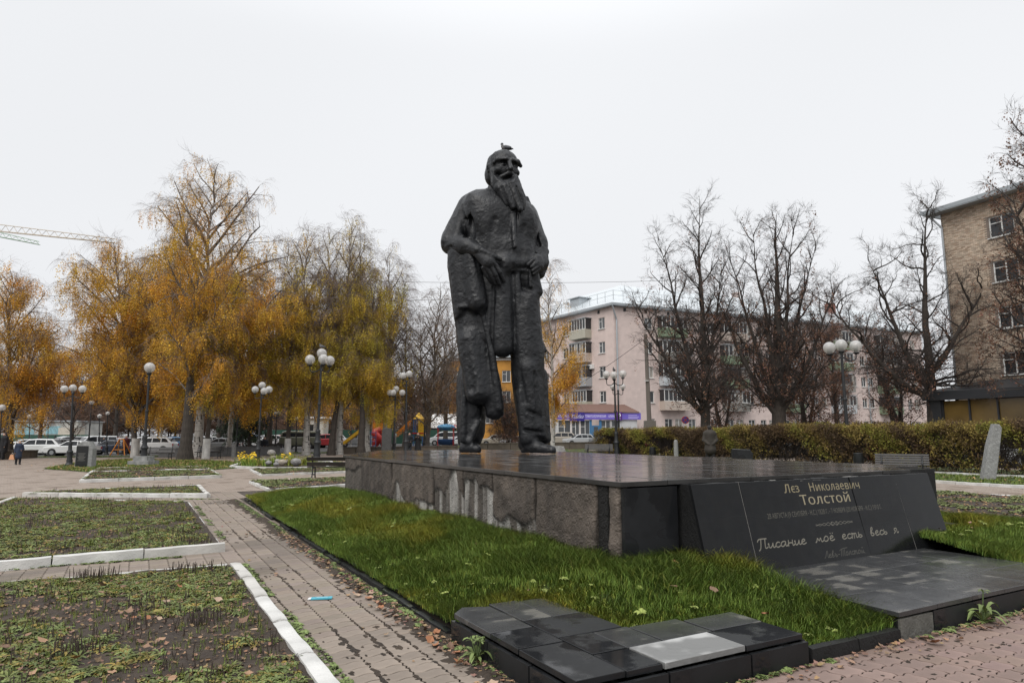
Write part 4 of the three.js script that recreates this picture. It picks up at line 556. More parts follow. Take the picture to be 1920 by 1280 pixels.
  const head = [
    HB([0, 5, -4], [27, 30, 30]), HB([0, 12, 4], [24, 21, 23], 0.1), HB([0, -8, 8], [22, 26, 19], 0.1), HB([-4, -8, -14], [26, 26, 22], 0.1), // skull, brow dome, face, back hair
    HC([-17, 16, -10], [-17, -14, -12], 9, 10, 0.14), HC([17, 16, -10], [17, -14, -12], 9, 10, 0.14), HC([-22, 18, 4], [-24, -8, 6], 4, 5, 0.05), HC([-20, 22, 6], [0, 33, -2], 3, 3, 0.06),
    HC([-20, 8, 20], [-5, 7, 27], 4.5, 5, 0.03), HC([20, 9, 20], [5, 7, 27], 5, 5, 0.03), HC([18, 10, 21], [27, 4, 18], 4.5, 3.5, 0.03), HC([-19, 9, 20], [-25, 3, 15], 4, 3, 0.03), // heavy brows
    HB([-11, 0, 29], [8.5, 6, 10], 0.02, { cut: true }), HB([11, 0, 29], [8.5, 6, 10], 0.02, { cut: true }), HB([-10.5, -1.5, 20], [5, 4.4, 5], 0.02), HB([10.5, -1.5, 20], [5, 4.4, 5], 0.02),
    HC([0, 5, 27], [0, -12, 35], 3.6, 5.2, 0.03), HB([-4.6, -13, 31], [3.6, 3.4, 4], 0.02), HB([4.6, -13, 31], [3.6, 3.4, 4], 0.02), HB([-17, -11, 17], [8, 7, 8], 0.06), HB([17, -11, 17], [8, 7, 8], 0.06), // nose, cheeks
    HC([-1, -19, 31], [-14, -26, 25], 4.6, 3.6, 0.03), HC([1, -19, 31], [14, -26, 25], 4.6, 3.6, 0.03), HC([-14, -27, 24], [-19, -37, 20], 4.5, 3, 0.02), HC([14, -27, 24], [19, -38, 20], 4.5, 3, 0.02), HC([-6, -27, 31], [6, -27, 31], 2.6, 2.6, 0.015, { cut: true }),
    HB([-28, -2, -3], [4, 9, 6], 0.02), HB([-30, -2, -1], [2, 5, 3], 0.01, { cut: true }), HB([28, -2, -3], [4, 9, 6], 0.02), HC([-20, 24, 8], [-14, 30, -2], 2, 3, 0.02),
  ];
  head.push(slabP([[919, 318], [920, 344], [926, 358], [934, 373], [958, 396], [977, 403], [986, 384], [986, 370], [981, 358], [975, 340], [968, 328], [955, 336], [945, 338], [932, 330], [927, 318]], 0.24, 0.36, 0.12, 1.0, 0.06));
  const beard = [
    slabP([[921, 325], [922, 344], [926, 358], [934, 373], [944, 386], [958, 396], [977, 403], [983, 398], [986, 384], [986, 370], [981, 358], [975, 345], [972, 330], [960, 336], [945, 338], [930, 330]], 0.26, 0.44, 0.12, 1.0, 0.04),
    C([958, 345, 0.66], [975, 392, 0.72], 6, 5, 0.05), C([946, 350, 0.66], [962, 388, 0.7], 7, 5, 0.05), C([934, 350, 0.6], [950, 382, 0.62], 6, 5, 0.05), C([952, 346, 0.78], [968, 388, 0.82], 2.2, 2, 0.02, { cut: true }), C([940, 350, 0.76], [957, 386, 0.78], 2.2, 2, 0.02, { cut: true }), C([968, 350, 0.72], [980, 384, 0.74], 2.2, 2, 0.02, { cut: true }),
  ];
  const hRough = (x, y, z) => 0.010 * (fbm3(x * 9, y * 9, z * 9, 3) - 0.5) + 0.012 * (fbm3(x * 22, y * 26, z * 22, 2) - 0.5), bRough = (x, y, z) => 0.03 * (fbm3(x * 7 + y * 2, y * 2.2, z * 6, 3) - 0.5) + 0.022 * (fbm3(x * 20 + y * 6, y * 7, z * 20, 2) - 0.5);
  const headG = surfaceNets(sculpt(head, hRough), [hc.x - 0.62, hc.y - 0.68, hc.z - 0.66], [hc.x + 0.62, hc.y + 0.62, hc.z + 0.72], 0.0145);
  const handBox = (c, e, P) => surfaceNets(sculpt(P, (x, y, z) => 0.008 * (fbm3(x * 16, y * 16, z * 16, 2) - 0.5)), [c.x - e[0], c.y - e[1], c.z - e[2]], [c.x + e[0], c.y + e[1], c.z + e[2]], 0.0135);
  const handG = [handBox(SP(919, 500, 0.9), [0.45, 0.6, 0.42], handA), handBox(SP(1002, 500, 0.55), [0.36, 0.36, 0.36], handB)];
  const q = SP(952, 365, 0.45), beardG = surfaceNets(sculpt(beard, bRough), [q.x - 0.62, q.y - 0.72, q.z - 0.55], [q.x + 0.62, q.y + 0.72, q.z + 0.62], 0.016);
  const U = (g) => { const n = g.toNonIndexed(); return boxUV(n); };
  obj('body', [U(bodyG), U(headG), ...handG.map(U)], M.bronze, st); obj('beard', U(beardG), M.bronze, st);
  // coat hung over the forearm, in two falls
  const coat = [
    slabP([[866, 447], [848, 453], [838, 470], [838, 497], [842, 530], [846, 563], [851, 600], [872, 600], [880, 585], [896, 576], [914, 571], [914, 560], [907, 530], [903, 505], [898, 480], [888, 462]], 0.32, 0.42, 0.12, 1.0, 0.05),
    slabP([[846, 540], [851, 600], [857, 643], [863, 677], [872, 692], [875, 720], [880, 754], [909, 755], [911, 781], [924, 787], [936, 787], [945, 778], [945, 760], [936, 705], [921, 648], [910, 610], [901, 560], [870, 545]], 0.28, 0.34, 0.12, 1.0, 0.03),
    C([903, 575, 0.56], [922, 660, 0.58], 5, 6, 0.03), C([922, 660, 0.58], [936, 765, 0.56], 6, 7, 0.04), C([880, 640, 0.40], [896, 735, 0.44], 18, 22, 0.2), C([908, 600, 0.74], [920, 735, 0.76], 4, 6, 0.08, { cut: true }), C([872, 640, 0.72], [884, 730, 0.72], 4, 6, 0.1, { cut: true }),
    C([866, 470, 0.80], [877, 560, 0.86], 3, 5, 0.08, { cut: true }), C([882, 470, 0.64], [896, 568, 0.66], 12, 16, 0.2), C([893, 478, 0.88], [905, 530, 0.88], 3, 4, 0.05, { cut: true }), C([862, 575, 0.6], [908, 572, 0.66], 4, 4, 0.04),
    C([884, 590, 0.9], [914, 580, 0.9], 8, 7, 0.03, { cut: true }),
  ];
  const coatG = surfaceNets(sculpt(coat, (x, y, z) => rough(x, y, z) * 1.2 + 0.018 * (fbm3(x * 6, y * 1.2, z * 6, 2) - 0.5)), [-1.75, 0.6, -0.3], [0.35, 6.0, 1.35], 0.03);
  obj('coat', U(coatG), M.bronze, st);
  // pigeon on the crown of the head
  const pg = thing('pigeon', 'grey pigeon standing on the head of the statue', 'pigeon', ST0.clone().add(SP(947, 283.5, 0.1)).toArray(), -0.3);
  M.pig = mat(0.05, 0.053, 0.06, 0.6); M.pigL = mat(0.12, 0.115, 0.115, 0.6); M.pink = mat(0.3, 0.09, 0.07, 0.6);
  obj('body', [sph(0.075, 0.0, 0.10, 0, 1.35, 0.95, 0.9), sph(0.045, -0.075, 0.15, 0, 0.9, 1.3, 0.9)], M.pigL, pg); obj('head', sph(0.034, -0.085, 0.215, 0, 1.1, 1, 0.9), M.pig, pg);
  obj('beak', (() => { const g = new THREE.ConeGeometry(0.009, 0.03, 6); g.rotateZ(Math.PI / 2); g.translate(-0.13, 0.21, 0); return clean(g); })(), M.stem, pg);
  for (const s of [-1, 1]) { obj('wing', (() => { const g = sph(0.06, 0.05, 0.105, s * 0.05, 2.1, 0.75, 0.42); g.rotateZ(-0.25); return g; })(), M.pig, pg); obj('leg', bar(V(0.0, 0, s * 0.025), V(0, 0.05, s * 0.025), 0.006), M.pink, pg); }
  obj('tail', (() => { const g = bx(0.12, 0.014, 0.06, 0.17, 0.06, 0, 0, 0, -0.35); return g; })(), M.pig, pg);
  for (const [x, y, d, l, t] of [[600, 656.5, 0, 'pigeon perched on the tallest globe of the four-globe lamp by the rock bed', 0], [1150, 694.5, 0, 'dark pigeon perched on the three-globe lamp before the pink building', 1.2]]) { const c = dup(pg, [0, 0, 0], t, l); c.userData.px = undefined; delete c.userData.px; pigeonSpots.push(c); }
}
// ---------- trees ----------
const birchT = tex(256, 512, (u, v) => { const n = pfbm(u, v, 6, 5, 101), d = pn(u * 5, v * 34, 34, 4) * pn(u * 3, v * 60, 60, 5); const dark = sstep(0.46, 0.56, d), big = sstep(0.63, 0.7, pfbm(u, v, 4, 3, 105)); return mix3([0.9, 0.88, 0.85].map((c) => c * (0.75 + 0.4 * n)), [0.09, 0.08, 0.075], Math.max(dark, big)); });
const barkT = tex(256, 256, (u, v) => { const a = pfbm(u * 3 % 1, v, 6, 5, 111), r = pn(u * 14, v * 5, 70, 6); return 0.45 + 0.6 * a * (0.5 + r); });
M.birchBark = mat(0.5, 0.49, 0.47, 0.8, { map: rep(birchT, 0.8, 0.6), bumpMap: rep(T.bumpy, 3), bumpScale: 0.01 });
M.bark = mat(0.075, 0.062, 0.052, 0.95, { map: rep(barkT, 1.2), bumpMap: rep(barkT, 1.2), bumpScale: 0.03 });
M.barkGrey = mat(0.12, 0.105, 0.095, 0.95, { map: rep(barkT, 1.2), bumpMap: rep(barkT, 1.2), bumpScale: 0.03 });
M.limb = mat(0.047, 0.039, 0.034, 0.95); M.limbB = mat(0.24, 0.215, 0.195, 0.9, { map: rep(birchT, 0.5) });
M.twig = mat(0.055, 0.043, 0.038, 0.95); M.twigB = mat(0.17, 0.125, 0.105, 0.95);
M.leafGold = pmat(0.80, 0.44, 0.075, 0.8, { vertexColors: true, transmission: 0.3, thickness: 0, specularIntensity: 0.3 });
M.leafBrown = pmat(0.23, 0.14, 0.085, 0.85, { vertexColors: true, transmission: 0.2, thickness: 0, specularIntensity: 0.3 });
M.whitewash = mat(0.62, 0.61, 0.58, 0.9, { map: rep(T.blotch, 0.8) });
class Tubes { // many tapering tubes in one mesh
  constructor() { this.p = []; this.n = []; this.u = []; this.i = []; }
  add(pts, rad, sides) {
    const base = this.p.length / 3; let N = null, len = 0;
    for (let k = 0; k < pts.length; k++) {
      const t = pts[Math.min(k + 1, pts.length - 1)].clone().sub(pts[Math.max(k - 1, 0)]).normalize(); if (k) len += pts[k].distanceTo(pts[k - 1]);
      if (!N) N = Math.abs(t.y) < 0.9 ? V(0, 1, 0).cross(t).normalize() : V(1, 0, 0).cross(t).normalize(); else N.sub(t.clone().multiplyScalar(N.dot(t))).normalize();
      const B = t.clone().cross(N);
      for (let s = 0; s <= sides; s++) { const a = s / sides * 6.28318, c = Math.cos(a), d = Math.sin(a), x = N.x * c + B.x * d, y = N.y * c + B.y * d, z = N.z * c + B.z * d; this.p.push(pts[k].x + x * rad[k], pts[k].y + y * rad[k], pts[k].z + z * rad[k]); this.n.push(x, y, z); this.u.push(s / sides * Math.max(1, Math.round(6.28 * rad[0])) * 1, len); }
    }
    for (let k = 0; k < pts.length - 1; k++) for (let s = 0; s < sides; s++) { const a = base + k * (sides + 1) + s, b = a + sides + 1; this.i.push(a, a + 1, b + 1, a, b + 1, b); }
  }
  geo() { const g = new THREE.BufferGeometry(); g.setAttribute('position', new THREE.Float32BufferAttribute(this.p, 3)); g.setAttribute('normal', new THREE.Float32BufferAttribute(this.n, 3)); g.setAttribute('uv', new THREE.Float32BufferAttribute(this.u, 2)); g.setIndex(this.i); return g; }
}
function leafSpray(seed, n, size, droop) { // leaves along a hanging twig
  const r = rng(seed), pos = [], col = [];
  for (let k = 0; k < n; k++) {
    const t = (k + r()) / n, x = (r() - 0.5) * 0.22 + (1 - droop) * t * 0.5, y = -t * 0.75 * droop + (r() - 0.5) * 0.15, z = (r() - 0.5) * 0.22, e = new THREE.Euler(r() * 6, r() * 6, r() * 6), s = size * (0.6 + 0.8 * r()), c = 0.6 + 0.8 * r(), w = r();
    const q = [[-0.5, 0, 0], [0, 0.34, 0.1], [0.6, 0, 0], [0, -0.34, 0.1]].map((a) => V(...a).multiplyScalar(s).applyEuler(e).add(V(x, y, z)));
    for (const i of [0, 1, 2, 0, 2, 3]) { pos.push(q[i].x, q[i].y, q[i].z); col.push(c * (0.9 + 0.2 * w), c * (0.8 + 0.35 * w), c); }
  }
  const g = new THREE.BufferGeometry(); g.setAttribute('position', new THREE.Float32BufferAttribute(pos, 3)); g.setAttribute('color', new THREE.Float32BufferAttribute(col, 3)); g.computeVertexNormals(); return g;
}
function twigSpray(seed, n, L, w, droop, curl) { // fine shoots fanning from one point along +x
  const r = rng(seed), T2 = new Tubes();
  for (let k = 0; k < n; k++) { let p = V(0, 0, 0), d = V(1, (r() - 0.4) * 1.1, (r() - 0.5) * 1.3).normalize(); const s0 = r() * 0.5 * L; p = V(s0 * 0.8, 0, 0); const pts = [p.clone()], l = L * (0.4 + 0.7 * r()), S = 4; for (let i = 0; i < S; i++) { d.add(V((r() - 0.5) * curl, (r() - 0.5) * curl - droop * 0.55, (r() - 0.5) * curl)).normalize(); p = p.clone().add(d.clone().multiplyScalar(l / S)); pts.push(p); } T2.add(pts, pts.map((_, i) => w * (1 - 0.7 * i / S)), 3); }
  return T2.geo();
}
// A tree grown branch by branch. o: h height, r trunk radius, stems, lean, first (height share of the lowest limb), reach(f) limb length, rise(f) limb angle upward, order, droop, curl, leaf {n, mat, tint(f, r), keep(f)}, twigs
function growTree(name, label, pos, seed, o, group) {
  const r = rng(seed), t = thing(name, label, 'tree', pos.toArray ? pos.toArray() : pos, 0, group), trunkT = new Tubes(), limbT = new Tubes(), tips = [];
  const wander = (p, d, L, S, curl, lift, rad0, rad1, sides, out, store) => { const pts = [p.clone()], rad = [rad0]; for (let i = 1; i <= S; i++) { d.add(V((r() - 0.5) * curl, (r() - 0.5) * curl + lift * (i / S), (r() - 0.5) * curl)).normalize(); p = p.clone().add(d.clone().multiplyScalar(L / S)); pts.push(p); rad.push(lerp(rad0, rad1, Math.pow(i / S, 0.8))); } out.add(pts, rad, sides); if (store) store.push(...pts.slice(1).map((q, i) => [q, d.clone(), (i + 1) / S])); return [pts, rad]; };
  const along = (pts, f) => { const x = f * (pts.length - 1), i = Math.min(pts.length - 2, Math.floor(x)); return [pts[i].clone().lerp(pts[i + 1], x - i), pts[i + 1].clone().sub(pts[i]).normalize()]; };
  const order2 = (pts, L, rad, depth, f0) => {
    const n = Math.max(2, Math.round(L * (depth === 1 ? o.dens1 ?? 2.2 : o.dens2 ?? 2.6)));
    for (let k = 0; k < n; k++) {
      const f = lerp(depth === 1 ? 0.18 : 0.15, 1, (k + r()) / n), [p, d] = along(pts, f), a = r() * 6.283, up = V(0, 1, 0), side = d.clone().cross(up).normalize(), n2 = side.clone().multiplyScalar(Math.cos(a)).add(side.clone().cross(d).multiplyScalar(Math.sin(a)));
      const nd = d.clone().multiplyScalar(0.75).add(n2.multiplyScalar(0.55 + 0.5 * r())).normalize(), l = L * (depth === 1 ? 0.42 : 0.45) * (1 - 0.55 * f) * (0.5 + 0.8 * r()) + 0.3, rr = Math.max(0.006, rad * (1 - 0.75 * f) * 0.55);
      const S = depth === 1 ? 5 : 4, [q] = wander(p, nd, l, S, o.curl * (depth === 1 ? 1 : 1.3), o.lift2 ?? 0.05, rr, rr * 0.3, depth === 1 ? 4 : 3, limbT);
      if (depth < (o.order ?? 2)) order2(q, l, rr, depth + 1, f0); for (let i = depth === 1 ? 2 : 1; i < q.length; i++) tips.push([q[i], q[i].clone().sub(q[i - 1]).normalize()]);
    }
  };
  const stems = o.stems || [[0, 0, 1]];
  stems.forEach(([lx, lz, hs, from, bow], si) => {
    const H = o.h * hs, S = 14, pts = [], rad = [], y0 = from ?? 0, wob = r() * 9; for (let i = 0; i <= S; i++) { const f = i / S, y = lerp(y0, H, f), g = Math.pow(f, bow ?? 1.2); pts.push(V(lx * g + (fbm3(wob, f * 4, 1, 2) - 0.5) * o.wob * f * 2, y, lz * g + (fbm3(wob + 5, f * 4, 7, 2) - 0.5) * o.wob * f * 2)); const rr = o.r * (si ? o.stemR ?? 0.6 : 1); rad.push(rr * Math.pow(1 - f * 0.97, 1.15) * (y < 0.6 && y0 === 0 ? 1 + 0.35 * (1 - y / 0.6) : 1)); }
    trunkT.add(pts, rad, si ? 8 : 10);
    const n = Math.round((o.limbs || 26) * (si ? o.stemLimbs ?? 0.6 : 1));
    for (let k = 0; k < n; k++) {
      const f = lerp(o.first, 0.985, Math.pow((k + r() * 0.8) / n, o.bias ?? 1)), fs = clamp((f * H - y0) / (H - y0), 0.02, 0.99), [p] = along(pts, fs), a = k * 2.4 + r() * 1.2 + si, L = o.reach(f) * (0.65 + 0.5 * r()), up = o.rise(f), d = V(Math.cos(a), up, Math.sin(a)).normalize(), rr = Math.max(0.012, Math.min(o.r * 0.5, o.limbR ? o.limbR * L : L * 0.02 + 0.008));
      if (o.skip && o.skip(f, a, r)) continue;
      const [q] = wander(p, d, L, 8, o.curl * 0.8, o.lift ?? -0.02, rr, rr * 0.25, 5, limbT); order2(q, L, rr, 1, f); for (let i = 4; i < q.length; i++) tips.push([q[i], q[i].clone().sub(q[i - 1]).normalize()]);
    }
    for (let i = 10; i <= S; i++) tips.push([pts[i], V(0, 1, 0)]);
  });
  obj('trunk', trunkT.geo(), o.bark, t); obj('limbs', limbT.geo(), o.limbMat, t);
  const tw = [[], []], lf = [[], [], []], Y = V(1, 0, 0), hTop = o.h;
  for (const [p, d] of tips) {
    const f = p.y / hTop, n = o.twigs ?? 1; for (let k = 0; k < n; k++) { if (n < 1 && r() > n) continue; const dd = d.clone().add(V((r() - 0.5) * 1.4, (r() - 0.5) * 1.0, (r() - 0.5) * 1.4)).normalize(); if (o.droop) dd.y *= 1 - o.droop * 0.7; tw[(r() * 2) | 0].push({ p, q: new THREE.Quaternion().setFromUnitVectors(Y, dd.normalize()).multiply(o.droop ? new THREE.Quaternion() : new THREE.Quaternion().setFromAxisAngle(Y, r() * 6.28)), s: 0.65 + 0.7 * r() }); }
    if (o.leaf) { const m = (o.leaf.kind === 'brown' ? 1.0 : 1.5) * o.leaf.n * o.leaf.keep(f, p, r); for (let k = 0; k < m; k++) { if (m - k < 1 && r() > m - k) break; const w = 0.55; lf[(r() * 3) | 0].push({ p: V(p.x + (r() - 0.5) * w, p.y + (r() - 0.7) * w, p.z + (r() - 0.5) * w), ry: r() * 6.283, rx: (r() - 0.5) * 0.4, s: (o.leaf.s ?? 1) * (0.6 + 0.8 * r()), c: o.leaf.tint(f, r, p) }); } }
  }
  tw.forEach((l, i) => l.length && copies('twigs', twigCache(o.twigKind || 'birch', i), o.twigMat, l, t));
  if (o.leaf) lf.forEach((l, i) => l.length && copies('leaves', leafCache(o.leaf.kind || 'gold', i), o.leaf.mat, l, t));
  if (o.wash) { const rr = o.r * 1.36; obj('whitewash', clean(new THREE.CylinderGeometry(rr * 0.9, rr * 1.04, o.wash, 14, 3, true).translate(0, o.wash / 2, 0)), M.whitewash, t); }
  return t;
}
const TW = {}, LF = {};
function twigCache(kind, i) { return TW[kind + i] ||= kind === 'birch' ? twigSpray(800 + i, 6, 1.25, 0.0045, 1.0, 0.35) : kind === 'fine' ? twigSpray(830 + i, 9, 0.9, 0.005, 0.25, 0.5) : twigSpray(860 + i, 6, 0.6, 0.0055, -0.12, 0.9); }
function leafCache(kind, i) { return LF[kind + i] ||= kind === 'gold' ? leafSpray(900 + i, 19, 0.07, 1) : leafSpray(930 + i, 8, 0.085, 0.6); }
const tintGold = (base) => (f, r, p) => { const n = fbm3(p.x * 0.35 + 7, p.y * 0.35, p.z * 0.35, 2), q = 0.55 + 0.6 * r(); const c = mix3(base[0], base[1], clamp(n * 1.6 - 0.3 + 0.3 * (r() - 0.5))); return c.map((v) => v * q); };
const GOLD = [[0.92, 1.0, 0.8], [0.72, 1.08, 0.9]], AMBER = [[0.95, 0.86, 0.75], [0.82, 1.02, 0.9]], OLIVE = [[0.88, 1.04, 0.9], [0.58, 0.96, 0.9]];
const birch = (h, r, x = {}) => ({ h, r, first: 0.16, limbs: 34, reach: (f) => h * 0.36 * Math.pow(Math.sin(Math.PI * Math.min(0.98, 0.16 + 0.84 * f) ** 0.85), 0.8) + 0.4, rise: (f) => 0.75 + 0.7 * f, curl: 0.30, lift: -0.05, lift2: -0.14, droop: 0.8, wob: 0.6, dens1: 1.7, dens2: 1.6, twigs: 0.3, bark: M.birchBark, limbMat: M.limbB, twigMat: M.twigB, twigKind: 'birch', ...x });
const linden = (h, r, x = {}) => ({ h, r, first: 0.16, limbs: 26, reach: (f) => h * 0.33 * Math.pow(1 - f * 0.8, 0.7) + 0.5, rise: (f) => 0.35 + 1.2 * f, curl: 0.55, lift: 0.12, lift2: 0.1, wob: 0.5, dens1: 1.8, dens2: 2.1, twigs: 0.34, bark: M.bark, limbMat: M.limb, twigMat: M.twig, twigKind: 'knot', limbR: 0.028, ...x });
{
  const keepLow = (a, b, top) => (f, p, r) => lerp(1, top, sstep(a, b, f)) * (0.35 + 1.3 * sstep(0.3, 0.65, fbm3(p.x * 0.6, p.y * 0.6, p.z * 0.6, 2)));
  // the tall golden birch on the left and its neighbours
  const at = (px, d) => groundAt(px, d), leaf = (n, base, keep, s = 1) => ({ n, mat: M.leafGold, tint: tintGold(base), keep, s });
  growTree('birch_tree', 'tallest golden birch with a white trunk behind the single-globe lamp on the left', at(372, 50), 1001, birch(21.6, 0.34, { limbs: 46, first: 0.13, reach: (f) => 8.0 * Math.pow(Math.sin(Math.PI * (0.22 + 0.76 * f) ** 0.8), 0.7) + 0.5, leaf: leaf(1.5, AMBER, keepLow(0.35, 0.85, 0.16)) }));
  growTree('birch_tree', 'broad amber birch leaning left beside the tallest golden birch', at(255, 50), 1002, birch(15.8, 0.22, { bark: M.barkGrey, stems: [[-2.6, 0, 1], [1.0, 0.8, 0.85, 2.5]], limbs: 36, first: 0.16, reach: (f) => 5.6 * Math.pow(Math.sin(Math.PI * (0.2 + 0.78 * f) ** 0.8), 0.7) + 0.4, wash: 1.4, leaf: leaf(1.5, AMBER, keepLow(0.45, 1.0, 0.25)) }));
  growTree('birch_tree', 'dark-trunked yellow tree standing beside the park bench with whitewashed foot', at(388, 46), 1003, birch(9.8, 0.19, { bark: M.bark, wash: 1.35, limbs: 26, first: 0.28, reach: () => 3.6, leaf: leaf(1.35, GOLD, () => 1) }));
  growTree('birch_tree', 'thick dark-trunked tree between the two benches under the golden crowns', at(349, 43.2), 1004, birch(12, 0.42, { bark: M.bark, limbs: 22, first: 0.3, reach: () => 4, leaf: leaf(0.9, AMBER, () => 1) }));
  growTree('birch_tree', 'golden tree cut by the left edge of the photo', at(18, 50), 1005, birch(13.9, 0.32, { bark: M.bark, limbs: 38, first: 0.2, reach: (f) => 3.9 * Math.sin(Math.PI * (0.25 + 0.7 * f)) + 0.5, stems: [[-1, 0, 1], [1.6, 0.5, 0.7, 2]], leaf: leaf(0.95, AMBER, keepLow(0.3, 0.9, 0.45)) }));
  // the middle group: bare crowns above, yellow-green skirts below
  growTree('birch_tree', 'birch with a nearly bare pointed crown left of the statue, left stem of the group', at(575, 52), 1006, birch(17.6, 0.26, { limbs: 34, twigs: 0.36, rise: (f) => 1.3 + 0.9 * f, stems: [[-0.6, 0, 1], [-2.0, 0.4, 0.93, 3], [1.0, 0.3, 0.85, 4]], reach: (f) => 4.1 * Math.sin(Math.PI * (0.2 + 0.76 * f)) + 0.4, leaf: leaf(1.3, GOLD, keepLow(0.28, 0.62, 0.07)) }));
  growTree('birch_tree', 'tall bare-topped birch left of the statue with drooping twigs and a yellow skirt', at(636, 53), 1007, birch(18.7, 0.28, { limbs: 36, twigs: 0.4, rise: (f) => 1.3 + 0.9 * f, stems: [[0.2, 0, 1], [1.6, 0.4, 0.92, 4], [-1.4, 0.2, 0.97, 5]], reach: (f) => 4.3 * Math.sin(Math.PI * (0.2 + 0.76 * f)) + 0.4, leaf: leaf(1.5, OLIVE, keepLow(0.25, 0.6, 0.06)) }));
  growTree('birch_tree', 'slim bare weeping birch nearest the statue on its left', at(722, 56), 1008, birch(17.2, 0.24, { limbs: 30, twigs: 0.5, rise: (f) => 1.3 + 0.9 * f, stems: [[0, 0, 1], [1.6, 0, 0.9, 6]], reach: (f) => 3.2 * Math.sin(Math.PI * (0.2 + 0.76 * f)) + 0.4, leaf: leaf(1.1, OLIVE, keepLow(0.2, 0.55, 0.04)) }));
  growTree('birch_tree', 'low yellow-green weeping birch behind the four-globe lamp', at(688, 54), 1009, birch(12.9, 0.26, { limbs: 34, first: 0.22, reach: () => 3.3, bark: M.birchBark, leaf: leaf(1.9, OLIVE, keepLow(0.7, 1, 0.5)) }));
  growTree('birch_tree', 'yellow birch with whitewashed foot between the rock bed and the statue', at(540, 51), 1010, birch(11.8, 0.19, { bark: M.bark, wash: 1.3, limbs: 30, first: 0.25, reach: () => 3.4, leaf: leaf(1.6, GOLD, keepLow(0.7, 1, 0.6)) }));
  growTree('birch_tree', 'leaning dark-trunked birch behind the rock bed', at(622, 52), 1011, birch(11.7, 0.27, { bark: M.bark, stems: [[1.3, 0, 1]], limbs: 24, first: 0.35, reach: () => 3, leaf: leaf(1.5, OLIVE, () => 1) }));
  growTree('birch_tree', 'thin brown leafless tree before the orange building', at(800, 58), 1012, birch(14.2, 0.22, { bark: M.barkGrey, limbs: 34, stems: [[1.2, 0, 1], [3.4, 0, 0.82, 1.6], [-1, 0.5, 0.85, 2]], reach: (f) => 3.9 * Math.sin(Math.PI * (0.2 + 0.76 * f)) + 0.4, leaf: { ...leaf(0.4, AMBER, keepLow(0.3, 0.75, 0.12)), mat: M.leafBrown }, twigs: 0.2 }));
  growTree('birch_tree', 'dark-trunked birch in front of the playground slide', at(678, 52), 1013, birch(10.2, 0.3, { bark: M.bark, limbs: 18, first: 0.45, reach: () => 2.8, leaf: leaf(1.6, OLIVE, () => 1) }));
  // right of the statue
  growTree('birch_tree', 'weeping golden birch just right of the statue before the pink building', at(1036, 50), 1014, birch(14.6, 0.2, { limbs: 34, reach: (f) => 2.5 * Math.sin(Math.PI * (0.2 + 0.76 * f)) + 0.3, leaf: leaf(1.5, AMBER, keepLow(0.4, 0.78, 0.03)) }));
  const bl = (n, keep) => ({ n, mat: M.leafBrown, kind: 'brown', tint: (f, r) => { const q = 0.5 + 0.8 * r(); return [q, q * 0.9, q]; }, keep });
  const mid = (f) => f;
  growTree('linden_tree', 'bare dark tree with a tall pointed crown, left of the three on the right', at(1322, 49), 1020, linden(19.2, 0.40, { stems: [[0.4, 0, 1], [-3.2, 0.4, 0.86, 3.4, 1.0], [-4.8, 0, 0.6, 3, 0.8], [1.9, 0.3, 0.75, 3]], limbs: 30, stemLimbs: 0.7, reach: (f) => 4.6 * Math.pow(1 - f * 0.86, 0.75) + 0.4, leaf: bl(0.16, (f, p, r) => (f < 0.75 ? 1 : 0.3)) }));
  growTree('linden_tree', 'wide bare dark tree with many upright stems, middle of the three on the right', at(1462, 48), 1021, linden(17.8, 0.58, { stems: [[0.6, 0, 1], [-3.3, 0.3, 0.86, 3, 1.0], [3.6, -0.3, 0.9, 3, 1.0], [-1.5, 0.8, 0.95, 3.5], [2.0, 0.6, 0.97, 3.2], [5.0, 0.2, 0.7, 3, 0.85], [-4.6, 0.5, 0.66, 2.8, 0.85]], stemR: 0.45, limbs: 24, stemLimbs: 0.75, reach: (f) => 3.9 * Math.pow(1 - f * 0.82, 0.7) + 0.4, rise: (f) => 0.6 + 1.1 * f, leaf: bl(0.22, (f) => (f < 0.7 ? 1 : 0.4)) }));
  growTree('linden_tree', 'gnarled bare tree with broken crooked limbs before the brick building', at(1752, 43), 1022, linden(17.2, 0.42, { stems: [[0.5, 0, 1], [-3.5, 0.3, 0.78, 4.5, 0.75], [-6.0, 0, 0.62, 4, 0.6], [4.2, 0.2, 0.7, 5.5, 0.75]], stemR: 0.55, limbs: 26, curl: 0.8, lift: 0.05, stemLimbs: 0.75, reach: (f) => 3.7 * Math.pow(1 - f * 0.8, 0.6) + 0.4, rise: (f) => 0.1 + 1.1 * f, dens1: 2.0, leaf: bl(0.12, (f) => (f < 0.6 ? 1 : 0.2)) }));
  growTree('linden_tree', 'tree with rusty brown leaves cut by the right edge of the photo', at(2005, 33), 1023, linden(16.6, 0.36, { limbs: 34, stems: [[0.3, 0, 1], [-1.6, 0, 0.85, 5]], reach: (f) => 4.3 * Math.pow(1 - f * 0.7, 0.6) + 0.4, leaf: bl(0.5, (f, p) => 0.3 + 1.2 * sstep(0.4, 0.65, fbm3(p.x * 0.7, p.y * 0.7, p.z * 0.7, 2))) }));
  growTree('bush', 'bare brown shrub behind the legs of the statue', at(955, 70), 1030, linden(4.6, 0.07, { first: 0.04, limbs: 22, stems: [[-1.2, 0, 1], [1.4, 0.3, 0.9], [0.2, -0.5, 0.95], [2.6, 0, 0.8], [-2.4, 0.2, 0.8]], reach: () => 1.6, twigs: 0.8, leaf: bl(0.5, () => 1) }));
